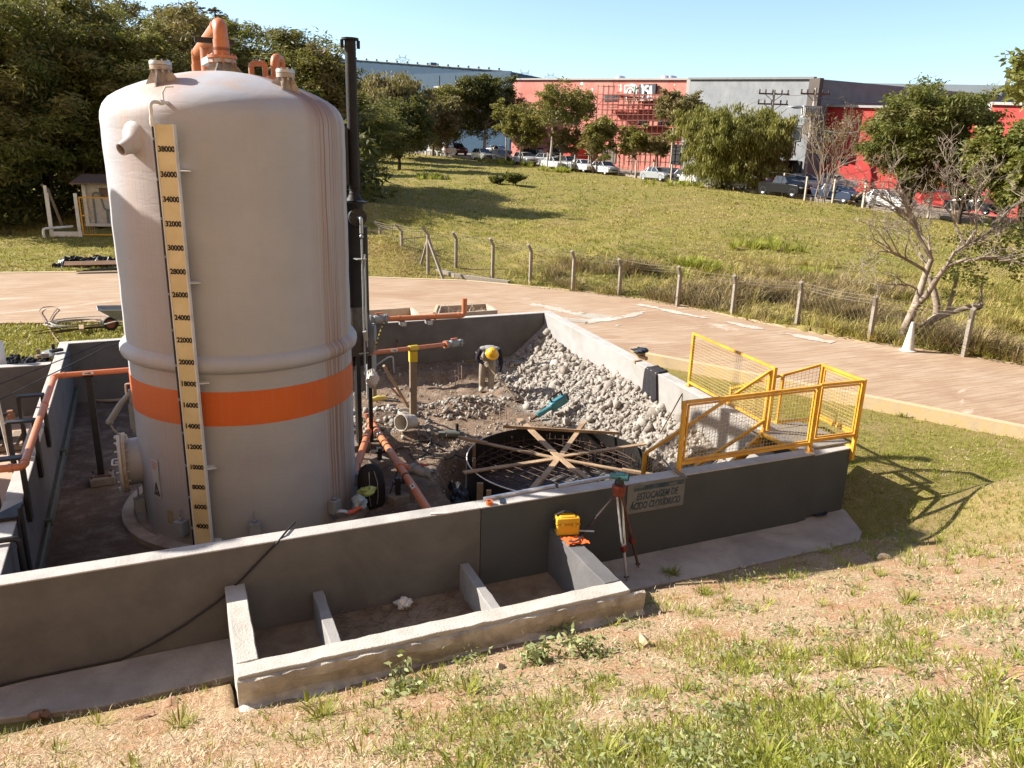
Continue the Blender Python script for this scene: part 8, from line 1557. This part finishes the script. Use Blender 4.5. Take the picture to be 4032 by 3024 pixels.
CARS = [('hatch', 'grey', 1043, 343, 108, 0, 'grey hatchback in the front row, nearest the tall dark crowned tree'), ('sedan', 'white', 1076, 328, 121, 20, 'white car in the second row beside the tall dark tree'), ('hatch', 'dark', 1081, 349, 106, 0, 'small dark car between the grey hatchback and the white one'),
        ('hatch', 'white', 1134, 358, 103, 0, 'white hatchback in the front row under the leftmost slender trees'), ('suv', 'maroon', 1158, 337, 117, 10, 'dark red people carrier parked in the second row'), ('hatch', 'silver', 1186, 350, 107, 25, 'silver hatchback in the second row behind the white trunk'), ('sedan', 'white', 1199, 366, 99, 0, 'white sedan in the front row behind the raking strut'),
        ('suv', 'grey', 1226, 369, 98.5, 0, 'dark grey car close beside the white sedan in the front row'), ('sedan', 'white', 1258, 373, 97, 0, 'white saloon in the front row before the low forked tree'), ('hatch', 'white', 1306, 377, 95, 0, 'white hatchback in the front row below the scaffold, with a clear gap on its right'), ('sedan', 'silver', 1420, 392, 89.5, 0, 'silver saloon in the front row left of the pepper tree'),
        ('hatch', 'dark', 1450, 395, 88.5, -4, 'dark car tucked beside the silver saloon'), ('hatch', 'white', 1490, 400, 86.5, 0, 'white hatchback in front of the left edge of the pepper tree'), ('hatch', 'white', 1552, 405, 83, 0, 'white car half hidden by the pepper tree trunk'), ('sedan', 'silver', 1592, 410, 80.5, 0, 'silver car in the shade under the pepper tree'),
        ('suv', 'white', 1618, 396, 88, 15, 'white off-roader in the second row behind the pepper tree'), ('pickup', 'black', 1694, 424, 73.5, -3, 'black pickup in the shade right of the pepper tree'), ('hatch', 'white', 1741, 399, 81, 65, 'white hatchback seen from behind, beside the transformer pole'), ('sedan', 'white', 1800, 396, 83, 40, 'white car behind the bare shrub'),
        ('sedan', 'blue', 1808, 430, 71, -4, 'dark blue saloon at the right end of the front row'), ('sedan', 'white', 1915, 440, 69.5, -6, 'white saloon under the large feathery tree'), ('hatch', 'red', 2040, 428, 80, 30, 'red car in the shade behind the dead tree'), ('sedan', 'dark', 2105, 447, 74, 0, 'dark saloon behind the dead tree, nearest the right edge'),
        ('sedan', 'white', 938, 324, 122, 160, 'white saloon facing left behind the white guard rail'), ('suv', 'maroon', 985, 331, 117, 0, 'dark red off-roader in the shade left of the grey hatchback'), ('sedan', 'white', 962, 322, 126, 20, 'white car behind the dark red off-roader'), ('suv', 'dark', 1172, 343, 112, 12, 'dark people carrier beside the dark red one')]
for kind, col, x, y, D, rr, lb in CARS:
    q = gd(x, y, D); loc = (q.x, q.y, max(zg(q.x, q.y)+.06, q.z-.5)); rz = R(rowd+rr)
    if (kind, col) not in protos: c = make_car(kind, PAINT[col], lb); protos[(kind, col)] = c; c.location = loc; c.rotation_euler = (0, 0, rz)
    else: dup(protos[(kind, col)], loc, rz, lb, 'cars in the car park')
# car park surface
def car_park():
    F = [(880, 334, 119), (940, 334, 114.5), (1050, 347, 107.5), (1150, 357.5, 102.5), (1255, 371.5, 97.5), (1350, 380.5, 93.5), (1480, 399, 85.6), (1600, 411, 79.6), (1740, 431.5, 71.7), (1860, 445, 69.6), (1990, 467, 67.6), (2300, 495, 66)]; vs = []; k = 14
    for x, y, D in F:
        p = gd(x, y, D); d = Vector((p.x-CAM.x, p.y-CAM.y, 0)).normalized()
        for j in range(k): q = Vector((p.x, p.y, 0))+d*(3.2*j); vs.append((q.x, q.y, zg(q.x, q.y)+(.02 if j == 0 else .06)))
    n = len(F); U = []; M_ = 6
    V_ = np.array(vs).reshape(n, k, 3); fine = []
    for i in range(n-1):
        for s in range(M_): fine.append(V_[i]*(1-s/M_)+V_[i+1]*(s/M_))
    fine.append(V_[-1]); fine = np.array(fine); N = len(fine); z = H(fine[:, :, 0].ravel(), fine[:, :, 1].ravel())+.07; P = fine.reshape(-1, 3).copy(); P[:, 2] = z; ii = (np.arange(N-1)[:, None]*k+np.arange(k-1)[None, :]).ravel()
    tag(fast_mesh('car_park', P, np.c_[ii, ii+1, ii+k+1, ii+k], 4, ASPHALT, smooth=True), kind='structure')
    mb = MB(); E = [fine[i, 0] for i in range(0, N)]
    for a, b in zip(E[:-1], E[1:]): a, b = Vector(a), Vector(b); a.z = zg(a.x, a.y)+.10; b.z = zg(b.x, b.y)+.10; mb.beam(a, b, .25, .30)
    tag(mb.build('car_park_kerb', POSTC, smooth=0), kind='structure')
car_park()
# far fence posts
FP = [(2000+x*.339, 200+y*.339, 200+y2*.339) for x, y, y2 in ((455, 1362, 1225), (605, 1378, 1240), (770, 1402, 1252), (930, 1418, 1266), (1110, 1442, 1280), (1285, 1428, 1290), (1480, 1462, 1312), (1685, 1500, 1332), (1890, 1526, 1352), (2125, 1552, 1382))]+[(2600+x*.3617, 300+y*.3617, 300+y2*.3617) for x, y, y2 in ((548, 1203, 1095), (800, 1243, 1060), (1325, 1308, 1092), (1570, 1345, 1138), (1872, 1372, 1168), (2200, 1418, 1282))]+[(3200+x*.3917, 150+y*.3917, 150+y2*.3917) for x, y, y2 in ((510, 1655, 1560), (1185, 1650, 1480), (1960, 1650, 1540))]
FPL = ['at the strut in front of the white sedan', 'between the strut and the white saloon', 'before the white saloon in the front row', 'left of the forked tree trunk', 'in front of the white hatchback below the scaffold', 'right behind the white hatchback below the scaffold', 'in the gap in the front row of cars', 'in front of the silver saloon', 'beside the tall leaning white trunk', 'in front of the white hatchback at the pepper tree', 'by the pepper tree trunk', 'under the middle of the pepper tree', 'before the black pickup', 'between the pickup and the bare shrub', 'before the dark blue saloon', 'with a timber strut right of the dark blue saloon', 'below the large feathery tree', 'under the right side of the large feathery tree', 'nearest the right edge beyond the dead tree']
proto = None; tops = []
for (x, y, y2), lb in zip(FP, FPL):
    X, Y, Y2 = x/KP, y/KP, y2/KP; D = float(np.interp(X, [1255, 1350, 1480, 1600, 1740, 1860, 1990, 2212], [97, 93, 85, 79, 71, 69, 67, 65])); q = gd(X, Y, D); zb = zg(q.x, q.y)
    if proto is None:
        proto = thing('far_fence_post', 'pale concrete fence post '+lb, 'fence post', (0, 0, 0), 'pale concrete posts along the car park'); mb = MB(); mb.box((0, 0, .95), (.13, .13, 2.1)); mb.build('shaft', BARKP, proto, 0); mb = MB(); mb.beam((0, 0, 1.98), (-.22, -.10, 2.25), .11, .10); mb.build('angled_head', BARKD, proto, 0); proto.location = (q.x, q.y, zb); o = proto
    else: o = dup(proto, (q.x, q.y, zb), 0, 'pale concrete fence post '+lb, 'pale concrete posts along the car park')
    tops.append(Vector((q.x, q.y, zb)))
fw_ = thing('far_fence', 'thin wire mesh strung along the car park posts', 'fence', tops[0])
for h in (.5, 1.0, 1.5, 1.95): mb = MB(); mb.tube([p+Vector((0, 0, h)) for p in tops], .012, 3, False); mb.build('wire', FENCEW, fw_, 0)
q = gd(1862, 432, 69); a = gd(1828, 447, 69.5); mb = MB(); mb.beam((a.x, a.y, zg(a.x, a.y)), (q.x, q.y, zg(q.x, q.y)+1.3), .14, .14); tag(mb.build('raking_strut', WOOD, smooth=0), 'timber strut leaning on the post right of the dark blue saloon', 'strut')
q0, q1 = gd(920, 327, 115), gd(962, 332, 113); gr_ = thing('guard_rail', 'low white guard rail at the left end of the car park', 'railing', q0); mb = MB(); za = zg(q0.x, q0.y); zc = zg(q1.x, q1.y)
for h in (.55,): mb.beam((q0.x, q0.y, za+h+.1), (q1.x, q1.y, zc+h+.1), .15, .22)
mb.build('rail', WHITE, gr_, 0)
for k in range(6): p = q0.lerp(q1, k/5); mb = MB(); mb.box((p.x, p.y, zg(p.x, p.y)+.3), (.18, .18, .8)); mb.build('post', WHITE, gr_, 0)
for i, (x, y, D) in enumerate(((1385, 372, 97), (1535, 398, 92))): q = gd(x, y, D); mb = MB(); zz = zg(q.x, q.y); mb.box((q.x, q.y, zz+.35), (2.6, .35, .10), rz=.4); mb.box((q.x-.9, q.y-.3, zz+.15), (.15, .3, .35)); mb.box((q.x+.9, q.y+.3, zz+.15), (.15, .3, .35)); tag(mb.build('bench', WOOD, smooth=0), ('low timber bench in the car park gap', 'low timber bench behind the white hatchback at the pepper tree')[i], 'bench')
# ---- red and dark posts of the canopy at the red building's foot
# ================================================================ GRASS AND WEEDS
GRASS = leaf_material('grass_blade', [(.15, .18, .02), (.235, .265, .032), (.32, .335, .055), (.42, .38, .11)], .45)
DRY = leaf_material('dry_straw', [(.32, .21, .12), (.46, .34, .20), (.56, .45, .29), (.64, .55, .38)], .15)
WEED = leaf_material('grey_green_weed', [(.15, .18, .07), (.22, .25, .10), (.29, .31, .14)], .3)
FGR = leaf_material('meadow_grass', [(.17, .185, .030), (.28, .265, .050), (.36, .30, .085), (.40, .285, .125)], .35)
def blades(r, P, n, h, w, spread, lean, flat=1.0, curl=.35):
    """n two-segment blades round each point; returns verts, faces (tri+quad as quads)"""
    k = len(P); N = k*n; ci = np.repeat(np.arange(k), n); a = r.uniform(0, 2*np.pi, N); hh = (np.asarray(h) if np.ndim(h) else np.full(k, h))[ci]*r.uniform(.5, 1.15, N); ln = np.abs(r.normal(0, lean, N)); b = P[ci]+np.stack([np.cos(a), np.sin(a), np.zeros(N)], 1)*(r.uniform(0, spread, N))[:, None]
    d = np.stack([np.cos(a)*ln, np.sin(a)*ln, np.ones(N)*flat], 1); d /= np.linalg.norm(d, axis=1)[:, None]; m = b+d*hh[:, None]*.55; d2 = d+np.stack([np.cos(a), np.sin(a), -np.ones(N)*.6], 1)*curl; d2 /= np.linalg.norm(d2, axis=1)[:, None]; t = m+d2*hh[:, None]*.5; s = np.stack([-np.sin(a), np.cos(a), np.zeros(N)], 1)*(w*r.uniform(.6, 1.3, N))[:, None]*.5
    V = np.stack([b-s, b+s, m+s*.8, m-s*.8, t+s*.12, t-s*.12], 1).reshape(-1, 3); o = np.arange(N)*6; F = np.stack([np.stack([o, o+1, o+2, o+3], 1), np.stack([o+3, o+2, o+4, o+5], 1)], 1).reshape(-1, 4); return V, F, np.repeat(np.clip(r.uniform(size=k)[ci]*.55+r.uniform(size=N)*.45, 0, 1), 6)
def view_points(r, n, x0, x1, y0, y1, test, zfn=H):
    """random points of the photograph's own area thrown onto the terrain by marching"""
    px = r.uniform(x0, x1, n); py = r.uniform(y0, y1, n); rx, ry, rf = np.array(CR), np.array(CU), np.array(_f); d = ((px*KP-2016)/FPX)[:, None]*rx-((py*KP-1512)/FPX)[:, None]*ry+rf; d /= np.hypot(d[:, 0], d[:, 1])[:, None]; t = np.full(n, 1.5); c = np.array(CAM); hit = np.zeros(n, bool)
    for it in range(260):
        p = c+d*t[:, None]; g = zfn(p[:, 0], p[:, 1]); hit |= (p[:, 2] < g); t = np.where(hit, t, t*1.018+.02)
        if hit.all(): break
    lo, hi = t/1.018-.02, t.copy()
    for _ in range(8): mid = (lo+hi)/2; p = c+d*mid[:, None]; u = p[:, 2] < zfn(p[:, 0], p[:, 1]); hi = np.where(u, mid, hi); lo = np.where(u, lo, mid)
    p = c+d*hi[:, None]; p[:, 2] = zfn(p[:, 0], p[:, 1]); ok = hit & test(p[:, 0], p[:, 1]); return p[ok]
def free(x, y): return ~in_basin(x, y, -.3) & ~inside(x, y, ROADP) & ~((x > .02) & (x < 4.32) & (y > -1.76) & (y < .2)) & ~((x < 9.02) & (y > -.72) & (y < 1.2))
def slope_ok(x, y): return free(x, y) & near_zone(x, y) & (y < 10)
def far_ok(x, y): return free(x, y) & ~near_zone(x, y)
r = np.random.default_rng(21)
# short straw and stubble over the slope
P = view_points(r, 26000, -40, 2260, 830, 1700, lambda x, y: slope_ok(x, y) & (y < .5)); P = P[r.random(len(P)) < .25+.75*sstep(.38, .55, fbm(P[:, 0]*1.3, P[:, 1]*1.3, 4, 91))]; V, F, T = blades(r, P, 4, .055, .007, .05, 2.2, .55); tag(fast_mesh('straw_litter', V, F, 4, DRY, tint=T), 'dry straw litter lying over the reddish slope', 'straw', kind='stuff')
# fine green grass, denser to the right
P = view_points(r, 40000, -40, 2260, 830, 1700, slope_ok); dens = np.clip(.05+.70*sstep(6.2, 9.5, P[:, 0]+.35*P[:, 1])+.85*sstep(.50, .60, fbm(P[:, 0]*1.5, P[:, 1]*1.5, 4, 7))*sstep(.5, 4.5, P[:, 0]-P[:, 1]*.5), 0, 1); P = P[r.random(len(P)) < dens]
V, F, T = blades(r, P, 5, .055+.03*r.random(len(P)), .008, .06, .9); tag(fast_mesh('short_grass', V, F, 4, GRASS, tint=T*.9), 'short green grass growing through the slope and right hand bank', 'grass', kind='stuff')
def tuft(name, pts, n, h, w, lean, mat, label, cat, spread=.06, curl=.4):
    V, F, T = blades(r, pts, n, h, w, spread, lean, 1, curl); return tag(fast_mesh(name, V, F, 4, mat, tint=T), label, cat, kind='stuff')
P = view_points(r, 1500, -40, 2260, 1150, 1700, lambda x, y: slope_ok(x, y) & (y < -.75)); dens = .06+.5*sstep(3.5, 8, P[:, 0]-P[:, 1]*.6)*sstep(.4, .58, fbm(P[:, 0]*.8, P[:, 1]*.8, 3, 17)); P = P[r.random(len(P)) < dens*.8]
tuft('grass_tufts', P, 30, .06+.08*r.random(len(P))**1.5, .011, 1.15, GRASS, 'taller bright green grass tufts scattered over the slope', 'grass', .10)
P = view_points(r, 700, 800, 2260, 1180, 1700, lambda x, y: slope_ok(x, y) & (y < -.9)); P = P[r.random(len(P)) < .22]; C = P+np.array([0, 0, .02]); V, F, T = leaves(r, C, np.full(len(C), .085), 46, .05, .02, .0); V[:, 2] = np.maximum(V[:, 2], np.repeat(np.repeat(P[:, 2], 46), 4)+.004); tag(fast_mesh('low_weeds', V, F, 4, WEED, tint=T), 'low grey green weeds spreading over the slope', 'weeds', kind='stuff')
# single plants one can point at
PL = [(388, 1568, 0, 'lone bright green grass clump at the lower left, below the trough corner'), (697, 1548, 0, 'broad bladed green clump in front of the trough, left of centre'), (850, 1490, 1, 'grey green leafy weed in front of the trough, left of centre'), (1205, 1362, 1, 'tall leafy weed growing against the front ledge of the trough'), (1155, 1432, 1, 'grey green weed on the bare soil near the bottom centre'), (1262, 1418, 1, 'pale dried weed on the bare soil right of the trough corner'), (1690, 1425, 0, 'wide green grass clump in the middle of the right slope'), (1010, 1500, 0, 'small sparse grass clump at the bottom centre'), (1655, 1650, 0, 'large grass clump at the bottom edge, right of centre'), (2130, 1590, 0, 'tall grass clump at the bottom right'), (1850, 1445, 0, 'tall spiky grass clump on the right slope'), (1300, 1648, 0, 'wide grass clump at the bottom edge near the centre'), (1880, 1590, 0, 'dense bright clump of grass above the bottom right corner'), (2150, 1480, 0, 'tall grass clump near the right edge'), (1448, 1240, 0, 'dark grass clump on the walkway edge in the wall shade'), (1960, 1300, 0, 'spiky grass clump on the bank below the rail shadow'), (1520, 1285, 0, 'small dark grass clump in the shade right of the trough'), (2105, 925, 0, 'grass clump growing against the road kerb at the right'), (1948, 900, 0, 'leafy clump growing against the road kerb beyond the landing')]
for x, y, kd, lb in PL:
    p = view_points(r, 1, x, x+.01, y, y+.01, lambda a, b: a < 99); 
    if not len(p): continue
    pt = p[0]; t = thing('grass_clump' if kd == 0 else 'leafy_weed', lb, 'grass' if kd == 0 else 'weed', pt, 'single clumps on the slope'); rr_ = np.random.default_rng(int(x))
    big = 1.25 if x in (1655, 2130, 1850, 1300, 1880) else .8 if y < 1300 else 1.0
    if kd == 0: V, F, T = blades(rr_, np.array([pt]), 70, .15*big, .011, .10, 1.2, 1, .45); fast_mesh('blades', V, F, 4, GRASS, t, tint=T)
    else:
        C = pt+rr_.normal(size=(11, 3))*np.array([.09, .09, .04])+np.array([0, 0, .10]); V, F, T = leaves(rr_, C, np.full(11, .05), 16, .085, .034, .15); fast_mesh('leaves', V, F, 4, WEED, t, tint=T); mb = MB()
        for c in C: mb.tube([pt, c], [.006, .003], 4, False)
        mb.build('stems', M0STEM if 'M0STEM' in globals() else BARK, t)
# meadow
P = view_points(r, 52000, 780, 2260, 335, 800, far_ok); D_ = np.hypot(P[:, 0], P[:, 1]+7.6); h = np.clip(.06+.0022*D_, .08, .24)*(.3+1.1*fbm(P[:, 0]*.25, P[:, 1]*.25, 3, 31)); V, F, T = blades(r, P, 3, h, .03, .22, 1.3); V_ = V.reshape(-1, 6, 3); wk = np.clip(np.repeat(D_, 3)/30, 1, 3)[:, None]
mid = V_[:, :2].mean(1, keepdims=True); V_[:, :2] = mid+(V_[:, :2]-mid)*wk[:, :, None]; mid2 = V_[:, 2:4].mean(1, keepdims=True); V_[:, 2:4] = mid2+(V_[:, 2:4]-mid2)*wk[:, :, None]
T = np.clip(np.repeat(fbm(P[:, 0]*.30, P[:, 1]*.30, 4, 41), 18)*2.4-.68+(T-.5)*.6, 0, 1); tag(fast_mesh('meadow_grass', V_.reshape(-1, 3), F, 4, FGR, tint=T), 'rough yellow green grass covering the meadow', 'grass', kind='stuff')
P = view_points(r, 9000, -60, 330, 470, 790, far_ok); V, F, T = blades(r, P, 3, .09, .03, .1, .6); tag(fast_mesh('lawn_grass', V, F, 4, FGR, tint=T*.7), 'mown lawn grass at the left beyond the wall', 'grass', kind='stuff')
# overgrown bank along the fence
P = view_points(r, 5200, 1080, 2260, 560, 800, far_ok); D_ = np.hypot(P[:, 0], P[:, 1]+7.6); P = P[(D_ < 33) & (r.random(len(P)) < .12+.88*sstep(.45, .60, fbm(P[:, 0]*.55, P[:, 1]*.55, 3, 13)))]; V, F, T = blades(r, P, 16, .26+.26*r.random(len(P)), .018, .22, .95, 1, .6); T = np.clip(T+.15, 0, 1); tag(fast_mesh('tall_bank_grass', V, F, 4, FGR, tint=T), 'tall tangled grass on the bank along the fence', 'grass', kind='stuff')
for i, (x, y, s_) in enumerate(((1652, 535, 1.0), (1510, 575, .8), (1760, 600, .7), (1500, 402, .9), (1100, 355, .9), (1215, 372, .7), (930, 385, .6))):
    p = view_points(r, 1, x, x+.01, y, y+.01, lambda a, b: a < 999)
    if len(p): t = thing('meadow_clump', ('bright green grass mound in the middle of the meadow slope', 'tall grass mound behind the bank beyond the fence', 'grass mound left of the dead tree', 'bright clump at the meadow edge below the pepper tree', 'bright clump at the far meadow edge left of the strut', 'small bright clump at the far meadow edge beside the white saloon', 'low dark clump near the black stack in the meadow')[i], 'grass', p[0], 'grass mounds in the meadow'); rr_ = np.random.default_rng(i); D0 = hd(p[0]); Q_ = p[0]+rr_.normal(size=(26, 3))*np.array([.022, .022, 0])*D0*s_; Q_[:, 2] = H(Q_[:, 0], Q_[:, 1]); V, F, T = blades(rr_, Q_, 26, .22+.006*D0*s_, .02+.0006*D0, .25, .6); fast_mesh('blades', V, F, 4, GRASS, t, tint=T)
# tussocks of dead and green grass on the bank beyond the fence
P = view_points(r, 5200, 1180, 2240, 575, 790, far_ok); D_ = np.hypot(P[:, 0], P[:, 1]+7.6); P = P[(D_ < 30) & (fbm(P[:, 0]*.5+3, P[:, 1]*.5, 3, 63) > .50)][:420]; V, F, T = blades(r, P, 60, .42+.35*r.random(len(P)), .016, .24, 1.0, 1, .75); tag(fast_mesh('dead_tussocks', V, F, 4, leaf_material('dead_tussock', [(.13, .085, .04), (.22, .155, .07), (.32, .24, .12), (.27, .27, .06)], .2), tint=T), 'brown dead grass tussocks tangled along the fence bank', 'grass', kind='stuff')
# stones and litter on the slope
ST = [(1395, 1398, .13, 'flat pale stone right of the trough corner'), (885, 1306-0, .0, ''), (1083, 1444-0, .085, 'pale stone on bare soil at the bottom centre'), (1603, 1225, .05, 'small white crumpled paper in the shade edge'), (1905, 1208, .10, 'long pale stone on the grass below the rail shadow'), (1600, 1330, .05, 'small white pebble on the slope right of the trough'), (305, 1552, .10, 'brown stone by the walkway edge at the lower left'), (370, 1520, .07, 'brown clod beside the walkway at the lower left'), (95, 1545, .13, 'reddish clod at the walkway edge in the lower left corner'), (1310, 1630, .05, 'small brown clod near the bottom edge')]
for i, (x, y, s_, lb) in enumerate(ST):
    if not lb: continue
    p = view_points(r, 1, x, x+.01, y, y+.01, lambda a, b: a < 99)
    if len(p): o = rocks('stone', p+np.array([[0, 0, s_*.1]]), [s_], rock_material('slope_stone_%d' % i, (.42, .30, .2), (.50, .38, .27), (.58, .46, .34)) if 'brown' not in lb and 'red' not in lb else rock_material('clod_%d' % i, (.25, .13, .08), (.33, .19, .12), (.4, .25, .16)), 40+i, ICO2, flat=.5); tag(o, lb, 'stone', 'stones on the slope')
q = gz(872, 1303, .08); rag('plastic_bag', q, (.09, .07, .07), WHITE, 'crumpled white plastic bag lying in the trough', 7)
P = []; rr2 = random.Random(3); mb = MB()
for _ in range(160): a = (rr2.uniform(1.25, 2.75), rr2.uniform(-.55, -.05), .02+rr2.uniform(0, .05)); d = Vector((rr2.uniform(-1, 1), rr2.uniform(-1, 1), rr2.uniform(-.1, .3))).normalized()*rr2.uniform(.08, .28); mb.tube([a, V3(a)+d], [.004, .002], 3, False)
tag(mb.build('dry_twigs', M('dark_dry_twig', (.12, .075, .05), (.22, .15, .10), 9, .9)), 'dark dry twigs and leaves in the middle bay of the trough', 'twigs', kind='stuff')
q = gz(1762, 1108, .012); mb = MB(); mb.lathe([(.0001, .0), (.10, .0), (.13, .012), (.16, .03), (.15, .03), (.12, .018), (.0001, .010)], q, n=24); tag(mb.build('drain_cover', M('dark_blue_lid', (.02, .03, .045), (.03, .045, .06), 9, .5)), 'dark round lid on the walkway at the foot of the landing block', 'lid')
print('objects', len(bpy.data.objects))
